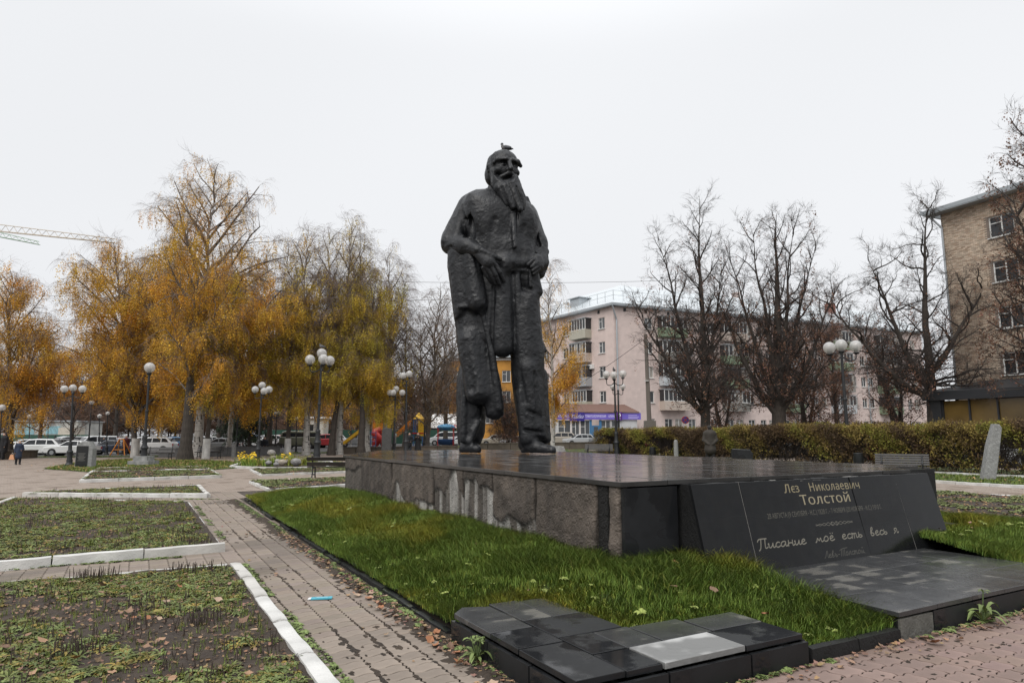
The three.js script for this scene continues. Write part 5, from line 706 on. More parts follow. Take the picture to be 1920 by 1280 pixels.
  growTree('young_tree', 'small bare tree between the two big trees before the pink building', at(1358, 56), 1024, linden(8.4, 0.24, { bark: M.bark, limbs: 20, stems: [[-1.6, 0, 1], [1.8, 0, 0.95, 1.2]], reach: () => 2.2, leaf: bl(0.5, () => 1) }));
  growTree('young_tree', 'small forked tree right of the wide bare tree', at(1518, 55), 1025, linden(9.5, 0.3, { limbs: 22, stems: [[-1.3, 0, 0.95], [1.7, 0, 1, 1.3]], reach: () => 2.6, leaf: bl(0.8, () => 1) }));
  growTree('young_tree', 'old stump-like leaning tree left of the gnarled tree', at(1690, 52), 1026, linden(9.5, 0.4, { stems: [[-2.2, 0, 1], [0.6, 0.2, 0.8, 1.5]], limbs: 20, reach: () => 2.4, leaf: bl(0.6, () => 1) }));
  growTree('young_tree', 'slim tree with brown leaves beside the concrete post right of the wide tree', at(1570, 60), 1027, linden(10.5, 0.18, { limbs: 30, reach: () => 2.3, leaf: bl(1.0, () => 1) }));
  // background trees of the park, small in the picture
  const far = [[75, 70, 11, 0], [135, 62, 9, 0], [215, 78, 14, 0], [300, 66, 13, 1], [430, 60, 15, 1], [465, 74, 15, 2], [505, 66, 15, 0], [590, 80, 15, 1], [760, 70, 14, 0], [835, 80, 16, 0], [700, 85, 14, 1], [-40, 75, 12, 1], [410, 82, 16, 0], [345, 90, 15, 0], [545, 92, 15, 0]];
  const kinds = ['bare dark park tree far behind the lamps', 'thin amber park tree far behind the lamps', 'dark green spruce among the bare trees left of the middle'];
  const proto = []; far.forEach(([px, d, h, k], i) => {
    const p = at(px, d);
    if (k === 2) return;
    if (!proto[k]) proto[k] = growTree('park_tree', kinds[k], p, 1100 + k, k ? birch(h, 0.2, { limbs: 24, reach: (f) => 3.2 * Math.sin(Math.PI * (0.2 + 0.76 * f)) + 0.3, leaf: leaf(0.7, AMBER, () => 1, 1.3) }) : linden(h, 0.24, { limbs: 24, reach: (f) => 3.4 * Math.pow(1 - 0.7 * f, 0.7) + 0.3, twigMat: M.twigB, leaf: bl(0.15, () => 1) }), k ? 'thin amber park trees far behind the lamps' : 'bare dark park trees far behind the lamps');
    else { const c = dup(proto[k], p.toArray(), i * 1.7); c.scale.setScalar(h / 12); }
  });
  for (const [px, d, h, w, lb] of [[468, 68, 13, 2.6, 'dark spruce between the golden birch and the bare-topped birches'], [440, 78, 12, 2.4, 'narrow dark spruce behind the tallest golden birch']]) { // spruces
    const r = rng(px), t = thing('spruce_tree', lb, 'tree', at(px, d).toArray()), tr = new Tubes(), nd = []; tr.add([V(0, 0, 0), V(0, h * 0.5, 0), V(0, h, 0)], [0.2, 0.12, 0.02], 7);
    for (let k = 0; k < 90; k++) { const f = 0.12 + 0.86 * k / 90, a = k * 2.4, L = w * (1 - f) * (0.7 + 0.5 * r()) + 0.2, y = h * f, e = V(Math.cos(a) * L, y - L * 0.3, Math.sin(a) * L); tr.add([V(0, y, 0), e], [0.03, 0.008], 3); for (let m = 0; m < 16; m++) { const g = 0.15 + 0.85 * r(); nd.push({ p: V(e.x * g, lerp(y, e.y, g), e.z * g), ry: r() * 6, rx: 0.4 * r(), s: 0.7 + 0.8 * r(), c: [0.6 + 0.6 * r(), 0.8 + 0.4 * r(), 0.8] }); } }
    obj('trunk', tr.geo(), M.bark, t); copies('needles', leafSpray(77, 16, 0.13, 0.7), M.needle ||= mat(0.022, 0.035, 0.018, 0.8, { vertexColors: true }), nd, t);
  }
  // far-off wood that reads as one brown mass
  { const r = rng(4242), list = [], tw = []; for (let i = 0; i < 150; i++) { const px = -120 + 1300 * r(), d = 140 + 110 * r(), p = at(px, d), h = (10 + 6 * r()) * (px > 880 ? 0.8 : 1); list.push({ p, s: [1, h / 12, 1], ry: r() * 6 }); for (let k = 0; k < 46; k++) { const f = 0.15 + 0.85 * r(), w = 4.2 * Math.sin(Math.PI * Math.min(0.95, f)); tw.push({ p: V(p.x + (r() - 0.5) * 2 * w, p.y + f * h, p.z + (r() - 0.5) * 2 * w), ry: r() * 6.28, rx: (r() - 0.5), rz: 0.9 * r(), s: 1.8 + 1.6 * r(), c: mix3([1, 0.9, 0.85], [1.7, 1.3, 1.0], r()) }); } }
    const w = thing('far_wood', 'brown leafless wood far behind the car park', 'wood', [0, 0, 0]); w.userData.kind = 'stuff';
    copies('trunks', new THREE.CylinderGeometry(0.05, 0.22, 12, 5).translate(0, 6, 0), M.bark, list, w); copies('twigs', (() => { const g = twigSpray(888, 16, 1.6, 0.02, 0.1, 0.7); return g; })(), M.twigFar = mat(0.10, 0.075, 0.062, 0.95), tw, w); }
}
// ---------- farther ground: lawns, beds, paths, car park ----------
M.lawnFar = mat(0.085, 0.10, 0.035, 0.95, { map: rep(tex(256, 256, (u, v) => { const a = pfbm(u, v, 8, 5, 121), b = pfbm(u, v, 20, 3, 122); return mix3([0.7, 1, 0.6], [1.6, 0.9, 0.75], sstep(0.5, 0.68, a)).map((c) => c * (0.35 + 0.6 * b)); }), 0.35), bumpMap: rep(T.bumpy, 2), bumpScale: 0.03 });
const G2 = (l) => l.map(([x, y]) => onGround(x, y)), S2 = (l) => l.map(([x, z]) => { const p = site(x, z); p.y = terrain(p.x, p.z); return p; });
const farLawns = {
  left_lawn: [G2([[80, 879], [150, 866], [240, 861], [330, 862], [470, 866], [540, 862], [640, 866], [650, 874], [560, 870], [440, 878], [396, 881], [180, 886]]), 'worn lawn with fallen leaves under the golden trees on the left'],
  right_strip: [S2([[19.4, 4], [24.9, 4], [24.9, -42], [19.4, -42]]), 'lawn strip in front of the hedge on the right'],
  far_lawn: [[groundAt(-80, 52), groundAt(300, 50), groundAt(470, 54), groundAt(640, 56), groundAt(900, 57), groundAt(1130, 62), groundAt(1130, 66), groundAt(640, 61), groundAt(300, 56), groundAt(-80, 60)], 'grass verge with dead leaves before the car park'],
  hedge_bank: [S2([[25, 6], [31, 6], [31, -70], [25, -70]]), 'grass bank under the hedge'],
};
const litterSpots = [];
for (const k in farLawns) { const m = obj(k === 'right_strip' ? 'lawn_strip' : 'lawn', sheet(farLawns[k][0], k === 'far_lawn' ? 0.004 : 0.012, 2.5), M.lawnFar); tag(m, farLawns[k][1], 'lawn', null, 'structure'); }
tag(obj('road', sheet([groundAt(-160, 58), groundAt(300, 56), groundAt(640, 61), groundAt(1130, 66), groundAt(1500, 60), groundAt(2300, 34), groundAt(2600, 46), groundAt(1500, 120), groundAt(640, 150), groundAt(-200, 140)], -0.004, 6), M.asphalt), 'grey asphalt street and car park behind the park', 'road', null, 'structure');
{ // short grass and dead leaves over the farther lawns
  const r = rng(611), g = [], l = [];
  const spread = (P, n, gk, lk) => { const xs = P.map((p) => p.x), zs = P.map((p) => p.z), Q = P.map((p) => [p.x, p.z]); for (let i = 0; i < n; i++) { const x = lerp(Math.min(...xs), Math.max(...xs), r()), z = lerp(Math.min(...zs), Math.max(...zs), r()); if (!inPoly(x, z, Q) || !inView(V(x, 0, z))) continue; const y = terrain(x, z) + 0.01, d = 0.6 + 0.5 * r(); if (r() < gk * (fbm3(x * 0.5, z * 0.5, 4, 2) > 0.42 ? 1 : 0.35)) g.push({ p: V(x, y, z), ry: r() * 6.28, s: 0.9 + 0.8 * r(), c: [d * 1.15, d, d] }); if (r() < lk) { const e = 0.6 + 1.1 * r(); l.push({ p: V(x, y + 0.03, z), ry: r() * 6.28, rx: (r() - 0.5) * 0.9, rz: (r() - 0.5) * 0.9, s: 0.7 + 0.7 * r(), c: [e * 1.1, e * (0.9 + 0.3 * r()), e * 0.8] }); } } };
  spread(farLawns.left_lawn[0], 16000, 0.6, 0.28); spread(farLawns.right_strip[0], 26000, 0.9, 0.06); spread(farLawns.far_lawn[0], 5000, 0.4, 0.3); spread(farLawns.hedge_bank[0], 9000, 0.5, 0.25);
  spread(G2([[0, 885], [420, 885], [640, 900], [640, 860], [0, 860]]), 4000, 0, 0.10); spread(S2([[15.3, 4], [19.4, 4], [19.4, -30], [15.3, -30]]), 1500, 0, 0.12);
  const t = thing('lawn_cover', 'short grass and dead leaves scattered over the farther lawns', 'grass'); t.userData.kind = 'stuff'; copies('grass_tufts', blades(10, 71, 0.07, 0.10, 0.012, 0.6), M.grass, g, t); copies('dry_leaves', dryLeaf(720, 1.1), M.dry, l, t);
}
// farther beds: soil inside white kerbs, weeds on top
const farBeds = [
  ['bed_left', [[-5.75, -21.9], [-1.35, -22.35], [-1.25, -27.5], [-5.75, -28.1]], 'white kerb stones round the small bed in front of the single-globe lamp', 0.09],
  ['bed_back', [[-5.75, -28.8], [-1.2, -28.3], [-1.3, -31.5], [-5.6, -32.0]], 'white kerb stones round the leafy bed at the foot of the single-globe lamp', 0.07],
  ['bed_bench', [[-0.78, -15.0], [6.5, -17.2], [6.5, -19.6], [-0.75, -18.9]], 'white kerb stones round the bed behind the lawn next to the plinth', 0.07],
  ['bed_middle', [[0.2, -22.7], [6, -23.6], [6, -27.4], [0.4, -27.1]], 'white kerb stones round the bed beyond the dark bench', 0.07],
  ['bed_right', [[9.6, 6], [15.2, 6], [15.2, -16], [9.6, -16]], 'white kerb stones round the bed at the right edge', 0.07],
];
{
  const r = rng(643), w = [[], []], d = [], sg = siteGroup('far_bed_soil', 'soil of the farther flower beds', 'soil');
  for (const [key, P, label, h] of farBeds) {
    obj('soil', heightSheet(P, (x, z) => soilH(x, z) + 0.01, 0.15), M.soil, sg); const kg = siteGroup('white_kerb', label, 'kerb'); kerbRow(kg, [...P, P[0]], 'k', 0.12, h + 0.02, M.white, 900 + P.length + Math.round(P[0][1] * 7), { sink: 0.02 });
    const xs = P.map((p) => p[0]), zs = P.map((p) => p[1]), A = (Math.max(...xs) - Math.min(...xs)) * (Math.max(...zs) - Math.min(...zs)); for (let i = 0; i < A * 150; i++) { const x = lerp(Math.min(...xs), Math.max(...xs), r()), z = lerp(Math.min(...zs), Math.max(...zs), r()); if (!inPoly(x, z, P) || !inView(site(x, z))) continue; const y = soilH(x, z) + 0.01; if (r() < 0.5 && fbm3(x * 1.3, z * 1.3, 55, 3) > 0.47) { const q = 0.6 + 0.5 * r(); w[(r() * 2) | 0].push({ p: V(x, y, z), ry: r() * 6.28, rx: (r() - 0.5) * 0.4, s: 0.8 + 0.8 * r(), c: [q * 1.1, q, q] }); } else if (r() < 0.4) { const e = 0.5 + 0.8 * r(); d.push({ p: V(x, y + 0.01, z), ry: r() * 6, rx: r() - 0.5, rz: r() - 0.5, s: 0.6 + 0.5 * r(), c: [e, e * (0.85 + 0.3 * r()), e * 0.8] }); } }
  }
  const t = thing('far_bed_weeds', 'low weeds and dead leaves in the farther beds', 'weeds', [SITE.x, 0, SITE.z], SITE.t); t.userData.kind = 'stuff'; copies('weed_leaves', rosette(8, 15, 0.08, 0.018, 0.7, true), M.weed, w[0], t); copies('weed_leaves', rosette(9, 16, 0.055, 0.02, 0.8, false), M.weed, w[1], t); copies('dry_leaves', dryLeaf(730), M.dry, d, t);
  const strip = siteGroup('white_kerb', 'white kerb stones along the lawn strip before the hedge', 'kerb'); kerbRow(strip, [[19.4, 4], [19.4, -40]], 'k', 0.12, 0.09, M.white, 977); kerbRow(strip, [[24.9, 4], [24.9, -40]], 'k', 0.12, 0.09, M.white, 978);
}
{ // rock bed with yellow flowers
  const c = onGround(520, 868), r = rng(655), P = G2([[432, 877], [520, 881], [612, 879], [622, 868], [560, 863], [470, 864]]);
  const kg = setting('white_kerb', 'white kerb stones round the rock bed with yellow flowers', 'kerb'); kerbRow(kg, P.map((p) => [p.x, p.z]).concat([[P[0].x, P[0].z]]), 'k', 0.14, 0.12, M.white, 981, { world: true, y: terrain });
  tag(obj('soil', sheet(P, 0.02, 2), M.soil), 'soil of the rock bed', 'soil', null, 'structure');
  const rb = [[508, 855, 13], [512, 861, 12], [503, 870, 11], [529, 870, 15], [536, 861, 9], [543, 859, 9], [554, 870, 17], [549, 864, 8], [520, 866, 10], [539, 866, 9], [517, 872, 9]], tone = [[0.42, 0.4, 0.37], [0.35, 0.3, 0.26], [0.3, 0.29, 0.28], [0.4, 0.35, 0.28]];
  const lab = ['pale boulder at the top of the rock bed', 'grey boulder below the pale one in the rock bed', 'tan boulder at the left front of the rock bed', 'large tan boulder at the front middle of the rock bed', 'small grey boulder behind the front ones in the rock bed', 'small pale boulder beside the grass clump in the rock bed', 'broad mossy boulder at the right front of the rock bed', 'little boulder between the larger ones on the right of the rock bed', 'dark rounded boulder in the middle of the rock bed', 'reddish boulder in the middle of the rock bed', 'blue grey boulder low at the front of the rock bed'];
  rb.forEach(([px, py, w], i) => { const p = onGround(px, py + 5), s = w * -p.z / 1262 / 2; const g = new THREE.IcosahedronGeometry(s, 3), q = g.attributes.position; for (let k = 0; k < q.count; k++) { const x = q.getX(k), y = q.getY(k), z = q.getZ(k), f = 0.82 + 0.4 * fbm3(x / s * 1.3 + i * 7, y / s * 1.3, z / s * 1.3, 3); q.setXYZ(k, x * f * 1.15, y * f * 0.8, z * f); } g.computeVertexNormals(); const m = obj('boulder', boxUV(g), mat(...tone[i % 4], 0.9, { map: rep(T.blotch, 2), bumpMap: rep(T.bumpy, 4), bumpScale: 0.02 })); m.position.set(p.x, p.y + s * 0.5 + (857 - py > 0 ? 0.3 : 0.12), p.z); tag(m, lab[i], 'boulder'); });
  const tuft = [], fl = []; for (const [px, py, n, w] of [[470, 868, 26, 22], [485, 870, 20, 20], [526, 863, 22, 20], [545, 868, 14, 14], [560, 866, 26, 24], [530, 858, 14, 16]]) for (let i = 0; i < n; i++) { const p = onGround(px + (r() - 0.5) * 2 * w, py + 4 + (r() - 0.5) * 7); tuft.push({ p, ry: r() * 6, s: 2.6 + 1.6 * r(), c: [1.3 * (0.7 + 0.5 * r()), 1.15 * (0.7 + 0.4 * r()), 0.9] }); }
  for (let i = 0; i < 60; i++) { const right = r() < 0.2, p = onGround((right ? 537 : 463) + (r() - 0.5) * (right ? 20 : 36), 870 + (r() - 0.5) * 8); fl.push({ p: p.add(V(0, 0.25 + 0.35 * r(), 0)), ry: r() * 6, rx: 0.5, s: 0.8 + 0.6 * r() }); }
  const t = thing('flower_clumps', 'yellow flowers and long grass clumps among the boulders of the rock bed', 'flowers'); t.userData.kind = 'stuff'; copies('grass_tufts', blades(16, 81, 0.14, 0.07, 0.010, 0.8), M.grass, tuft, t); copies('flowers', sph(0.055, 0, 0, 0, 1, 0.45, 1, 7), mat(0.8, 0.52, 0.02, 0.7), fl, t);
}
// ---------- hedge on the right ----------
{
  const r = rng(671), X0 = 25.6, X1 = 27.2, LV = [[], [], []], TWG = [], tone = (x, z) => { const n = fbm3(z * 0.95 + 3, x * 0.9, 2, 4), q = fbm3(z * 1.3, 5, x, 2); return n > 0.62 ? mix3([0.17, 0.18, 0.04], [0.27, 0.25, 0.05], q) : n > 0.47 ? mix3([0.20, 0.15, 0.05], [0.28, 0.21, 0.06], q) : mix3([0.085, 0.062, 0.04], [0.15, 0.095, 0.045], q); };
  for (let i = 0; i < 62000; i++) { const z = 6 - Math.pow(r(), 0.8) * 41.5, x = lerp(X0, X1, r()), top = 1.78 + 0.42 * fbm3(z * 1.1, x * 1.2, 2, 3) + (z < -22 ? -0.12 : 0), y = top * Math.pow(r(), 0.62), w = site(x, z); if (!inView(w, 0.03)) continue; const body = Math.min(x - X0, X1 - x, top - y); const gap = fbm3(z * 0.9 + 31, y * 1.1, x, 3); if (gap < 0.43 && y < top * 0.82) continue; if (y < top * 0.5 && r() < 0.22) continue; if (body > 0.4 && r() < 0.55) continue; if (z < -18.3 && z > -20.2 && y < 1.4 && r() < 0.75) continue; const c = tone(x, z + y * 1.2), d = 0.45 + 0.75 * r(); LV[(r() * 3) | 0].push({ p: V(x + (r() - 0.5) * 0.25, y + 0.1 + 0.1 * r(), z), ry: r() * 6.28, rx: (r() - 0.5) * 2, s: 0.55 + 0.5 * r(), c: c.map((v) => v * d) }); }
  for (let i = 0; i < 3800; i++) { const z = 6 - Math.pow(r(), 0.8) * 41.5, x = lerp(X0 + 0.2, X1 - 0.2, r()), w = site(x, z); if (!inView(w, 0.03)) continue; const y = 1.3 * r(); TWG.push({ p: V(x, y * 0.9, z), q: new THREE.Quaternion().setFromUnitVectors(V(1, 0, 0), V((r() - 0.5) * 0.9, 1, (r() - 0.5) * 0.9).normalize()), s: 0.8 + 0.5 * r() }); }
  const h = thing('hedge', 'long clipped hedge with brown and yellow-green leaves behind the right-hand benches', 'hedge', [SITE.x, 0, SITE.z], SITE.t);
  M.hedge = pmat(1, 1, 1, 0.8, { vertexColors: true, transmission: 0.15, thickness: 0, specularIntensity: 0.3 }); LV.forEach((l, i) => copies('leaves', leafSpray(960 + i, 9, 0.075, 0.3), M.hedge, l, h)); copies('twigs', twigSpray(975, 8, 0.8, 0.007, 0, 0.7), M.twig, TWG, h);
  const st = new Tubes(); for (let z = 5; z > -35.5; z -= 0.3 + 0.9 * r() * r()) { const x = lerp(X0 + 0.3, X1 - 0.3, r()); st.add([V(x, 0, z), V(x + (r() - 0.5) * 0.3, 0.8, z + (r() - 0.5) * 0.4), V(x + (r() - 0.5) * 0.6, 1.7, z + (r() - 0.5) * 0.6)], [0.018, 0.013, 0.006], 4); } obj('stems', st.geo(), M.limb, h).userData.kind = 'stuff';
}
// ---------- buildings ----------
M.pvc = mat(0.72, 0.72, 0.7, 0.5); M.glass = pmat(0.028, 0.03, 0.033, 0.08, { specularIntensity: 0.9 }); M.glassW = pmat(0.09, 0.095, 0.10, 0.08, { specularIntensity: 0.9 }); M.curtain = pmat(0.30, 0.28, 0.25, 0.4);
M.tin = mat(0.42, 0.45, 0.47, 0.45, { metalness: 0.35 }); M.dark = mat(0.02, 0.02, 0.022, 0.6);
function local(p, dir) { return (o) => { o.position.copy(p); o.rotation.y = dir; return o; }; }
// a wall with openings: x from 0 to W, outward +z; every window a part with frame, sill and panes as its pieces
function wallGeo(W, H, holes, T0 = 0.35) { const s = new THREE.Shape([[0, 0], [W, 0], [W, H], [0, H]].map(([a, b]) => new THREE.Vector2(a, b))); for (const [x, y, w, h] of holes) s.holes.push(new THREE.Path([[x, y], [x, y + h], [x + w, y + h], [x + w, y]].map(([a, b]) => new THREE.Vector2(a, b)))); const g = new THREE.ExtrudeGeometry(s, { depth: T0, bevelEnabled: false }); g.translate(0, 0, -T0); return boxUV(g); }
function windowAt(parent, x, y, w, h, n = 2, z = -0.14, frame = M.pvc, glass = M.glass, trim = true) {
  const f = 0.07, parts = [bx(w, f, 0.08, x + w / 2, y + f / 2, z), bx(w, f, 0.08, x + w / 2, y + h - f / 2, z)], xs = [0]; for (let i = 1; i < n; i++) xs.push(i / n * w); xs.push(w);
  xs.forEach((q, i) => parts.push(bx(f, h - 2 * f, 0.08, x + clamp(q, f / 2, w - f / 2), y + h / 2, z))); if (n > 1) parts.push(bx(w / n - f, 0.05, 0.07, x + w / n / 2, y + h * 0.68, z));
  const win = obj('window', parts, frame, parent);
  for (let i = 0; i < n; i++) obj('pane', bx(w / n - f, h - 2 * f, 0.02, x + (i + 0.5) * w / n, y + h / 2, z - 0.02), glass, win);
  if (trim) obj('sill', bx(w + 0.16, 0.06, 0.26, x + w / 2, y - 0.04, 0.02), frame, win); return win;
}
function hoist(b) { b.updateMatrixWorld(true); for (const w of b.children.filter((c) => c.name === 'wall')) for (const k of [...w.children]) if (!k.isInstancedMesh) b.attach(k); }
{ // pink five-storey block, corner towards the viewer
  const D = 88, c = groundAt(1155, D), H = 19.1, b = thing('apartment_block', 'pale pink five-storey apartment block with a shiny tin roof right of the statue', 'building', [c.x, 0, c.z]);
  const pinkT = tex(256, 256, (u, v) => { const r = v * 40 - Math.floor(v * 40); return (0.86 + 0.2 * (pfbm(u, v, 6, 5, 131) - 0.3)) * (r < 0.14 ? 0.9 : 1); });
  M.pinkW = mat(0.70, 0.575, 0.53, 0.9, { map: rep(pinkT, 0.35), bumpMap: rep(pinkT, 0.35), bumpScale: 0.01 }); M.pinkD = mat(0.6, 0.49, 0.45, 0.9);
  const A1 = -(66 - 90) * Math.PI / 180, A2 = Math.PI - (-(-33) + 90) * Math.PI / 180; // right face runs off at 66 degrees from the view axis, left face at -33
  const right = new THREE.Group(), left = new THREE.Group(); const dirR = V(Math.sin(1.152), 0, -Math.cos(1.152)), dirL = V(-Math.sin(0.576), 0, -Math.cos(0.576));
  const yawR = Math.atan2(-dirR.z, dirR.x), yawL = Math.atan2(dirL.z, -dirL.x);
  const rows = [2.2, 5.9, 9.25, 12.6, 15.95], hw = 1.55, LR = 62;
  const put = (geo, yaw, off = V(0, 0, 0)) => { geo.rotateY(yaw); geo.translate(off.x, off.y, off.z); return geo; };
  // facade frames are groups turned into place; their children are the parts
  const face = (nm, yaw, W, x0) => { const g = new THREE.Group(); g.name = nm; g.rotation.y = yaw; g.position.copy(x0); b.add(g); return g; };
  const holesR = [], winsR = [], balR = []; const unit = 10.8;
  for (let k = 0; k < 6; k++) { const o = k * unit; for (const [s, w] of [[5.0, 1.25], [11.9, 1.25], [14.2, 1.1]]) if (o + s + w < LR) rows.forEach((y, i) => { holesR.push([o + s, y, w, hw]); winsR.push([o + s, y, w]); }); if (o + 11.4 < LR) rows.forEach((y, i) => { if (i === 0) { holesR.push([o + 7.9, y, 1.3, hw], [o + 9.6, y, 1.3, hw]); winsR.push([o + 7.9, y, 1.3], [o + 9.6, y, 1.3]); } else balR.push([o + 7.1, y - 0.95, i, k]); }); }
  const wr = wallGeo(LR, H, holesR); const mr = obj('wall', wr, M.pinkW, b); mr.rotation.y = yawR;
  const LL = 20, holesL = [], winsL = []; rows.slice(1).forEach((y) => { holesL.push([LL - 3.1, y, 1.3, hw], [LL - 11.2, y, 1.3, hw], [LL - 16, y, 1.3, hw]); winsL.push([LL - 3.1, y, 1.3], [LL - 11.2, y, 1.3], [LL - 16, y, 1.3]); });
  const ml = obj('wall', wallGeo(LL, H, holesL), M.pinkW, b); ml.rotation.y = yawL; ml.position.copy(dirL.clone().multiplyScalar(LL));
  const rr = rng(31), gl = () => [M.glass, M.glassW, M.curtain, M.glass][(rr() * 4) | 0];
  for (const [x, y, w] of winsR) windowAt(mr, x, y, w, hw, 2, -0.14, M.pvc, gl()); for (const [x, y, w] of winsL) windowAt(ml, x, y, w, hw, 2, -0.14, M.pvc, gl());
  const balM = [mat(0.2, 0.26, 0.17, 0.8), mat(0.52, 0.55, 0.57, 0.8), mat(0.23, 0.22, 0.2, 0.8), mat(0.16, 0.27, 0.33, 0.8), mat(0.5, 0.42, 0.36, 0.8), mat(0.26, 0.30, 0.22, 0.8)].map((m) => m);
  const balcony = (parent, x, y, W, m, dark) => { const g = obj('balcony', [bx(W, 1.15, 0.07, x + W / 2, y + 0.6, 1.1), bx(0.07, 1.15, 1.1, x + 0.04, y + 0.6, 0.55), bx(0.07, 1.15, 1.1, x + W - 0.04, y + 0.6, 0.55), bx(W, 0.12, 1.15, x + W / 2, y, 0.57)], m, parent); const n = 6, fr = []; for (let i = 0; i <= n; i++) fr.push(bx(0.07, 1.5, 0.07, x + 0.04 + i / n * (W - 0.08), y + 1.92, 1.09)); fr.push(bx(W, 0.07, 0.07, x + W / 2, y + 1.2, 1.1), bx(W, 0.07, 0.07, x + W / 2, y + 2.66, 1.1)); obj('glazing_frame', fr, dark ? M.bframe ||= mat(0.12, 0.1, 0.09, 0.6) : M.pvc, g); for (let i = 0; i < n; i++) obj('pane', bx(W / n - 0.08, 1.38, 0.02, x + (i + 0.5) / n * W, y + 1.93, 1.07), rr() < 0.75 ? M.glass : M.curtain, g); obj('side_pane', bx(0.03, 1.4, 1.0, x + 0.05, y + 1.93, 0.55), M.glass, g); obj('side_pane', bx(0.03, 1.4, 1.0, x + W - 0.05, y + 1.93, 0.55), M.glass, g); obj('balcony_roof', bx(W + 0.2, 0.08, 1.3, x + W / 2, y + 2.76, 0.6), M.tin, g); };
  for (const [x, y, i, k] of balR) balcony(mr, x, y, 4.3, balM[[0, 4, 1, 2, 0][(i + k * 2) % 5]], rr() < 0.35);
  rows.slice(1).forEach((y, i) => balcony(ml, LL - 8.3, y - 0.95, 3.7, [mat(0.42, 0.4, 0.32, 0.8), mat(0.35, 0.36, 0.37, 0.8), balM[4], mat(0.42, 0.40, 0.33, 0.8)][i], i === 1));
  // eaves, roof, railing, downpipes
  const over = 0.7, P = (s, t, y) => dirR.clone().multiplyScalar(s).add(dirL.clone().multiplyScalar(t)).add(V(0, y, 0)), nR = V(-dirR.z, 0, dirR.x).multiplyScalar(1), outR = V(Math.sin(yawR), 0, Math.cos(yawR)), outL = V(Math.sin(yawL), 0, Math.cos(yawL));
  const e0 = P(0, 0, H).add(outR.clone().add(outL).multiplyScalar(over * 0.8)), e1 = P(LR, 0, H).add(outR.clone().multiplyScalar(over)), e2 = P(0, LL, H).add(outL.clone().multiplyScalar(over)), k1 = P(6.5, 6.5, H + 4.3), k2 = P(LR, 6.5, H + 4.3), k3 = P(6.5, LL, H + 4.3), e3 = P(LR, 13, H), e4 = P(13, LL, H);
  const quad = (a, b2, c2, d2) => { const g = new THREE.BufferGeometry(); g.setAttribute('position', new THREE.Float32BufferAttribute([a, b2, c2, a, c2, d2].flatMap((q) => q.toArray()), 3)); g.computeVertexNormals(); return boxUV(g); };
  const ribT = tex(128, 128, (u) => (u * 8 - Math.floor(u * 8) < 0.12 ? 0.72 : 1)); M.roof = mat(0.62, 0.66, 0.68, 0.35, { map: rep(ribT, 0.5), metalness: 0.25 });
  const roof = obj('roof', [quad(e0, e1, k2, k1), quad(e2, e0, k1, k3), quad(k1, k2, e3, P(13, 13, H)), quad(k1, P(13, 13, H), e4, k3)], M.roof, b);
  obj('eaves', [beam(e0.clone().add(V(0, -0.18, 0)), e1.clone().add(V(0, -0.18, 0)), 0.1, 0.3), beam(e0.clone().add(V(0, -0.18, 0)), e2.clone().add(V(0, -0.18, 0)), 0.1, 0.3), beam(e0.clone().add(V(0, -0.36, 0)).sub(outR.clone().multiplyScalar(0.35)), e1.clone().add(V(0, -0.36, 0)).sub(outR.clone().multiplyScalar(0.35)), 0.7, 0.08), beam(e0.clone().add(V(0, -0.36, 0)).sub(outL.clone().multiplyScalar(0.35)), e2.clone().add(V(0, -0.36, 0)).sub(outL.clone().multiplyScalar(0.35)), 0.7, 0.08)], M.tinD ||= mat(0.33, 0.36, 0.38, 0.5), roof);
  const rail = []; const rl = (a, z2) => { const n = Math.round(a.distanceTo(z2) / 1.6); for (let i = 0; i <= n; i++) { const q = a.clone().lerp(z2, i / n); rail.push(bar(q, q.clone().add(V(0, 1.35, 0)), 0.03, 4)); } for (const y of [0.7, 1.35]) rail.push(bar(a.clone().add(V(0, y, 0)), z2.clone().add(V(0, y, 0)), 0.025, 4)); }; const up = (q, f) => q.clone().lerp(k1, f); rl(up(e0, 0.12), e1.clone().lerp(k2, 0.12)); rl(up(e0, 0.12), e2.clone().lerp(k3, 0.12)); obj('roof_railing', rail, M.tinD, roof);
  { const q = P(2.5, 10.5, H + 1.6); obj('dormer', [bx(2.2, 1.8, 2, q.x, q.y, q.z, yawL), bx(2.8, 0.12, 2.6, q.x, q.y + 1.0, q.z, yawL)], M.tin, roof); obj('chimney', bx(1.0, 1.8, 1.0, P(30, 8, H + 4.6).x, H + 4.6, P(30, 8, 0).z), M.pinkD, roof); const m = P(14, 6.5, H + 4.3); obj('antenna', [bar(m, m.clone().add(V(0, 2.0, 0)), 0.05, 4), bx(0.5, 0.1, 0.1, m.x, m.y + 1.9, m.z)], M.dark, roof); const ch = P(46, 4, H + 3.4); obj('chimney', bx(1.2, 1.8, 1.2, ch.x, ch.y, ch.z, yawR), mat(0.2, 0.09, 0.07, 0.9), roof); }
  const pipe = [e0.clone().add(V(0, -0.4, 0)), P(0.4, 0, H - 2.2).add(outR.clone().multiplyScalar(0.14)), P(0.4, 0, 5.4).add(outR.clone().multiplyScalar(0.14)), P(1.2, 0, 4.2).add(outR.clone().multiplyScalar(0.14))]; obj('downpipe', [0, 1, 2].map((i) => bar(pipe[i], pipe[i + 1], 0.11, 7)), M.tin, b); for (const s of [36.5, 48]) obj('downpipe', bar(P(s, 0, 0.2).add(outR.clone().multiplyScalar(0.14)), P(s, 0, H - 0.4).add(outR.clone().multiplyScalar(0.14)), 0.1, 6), M.tin, b);
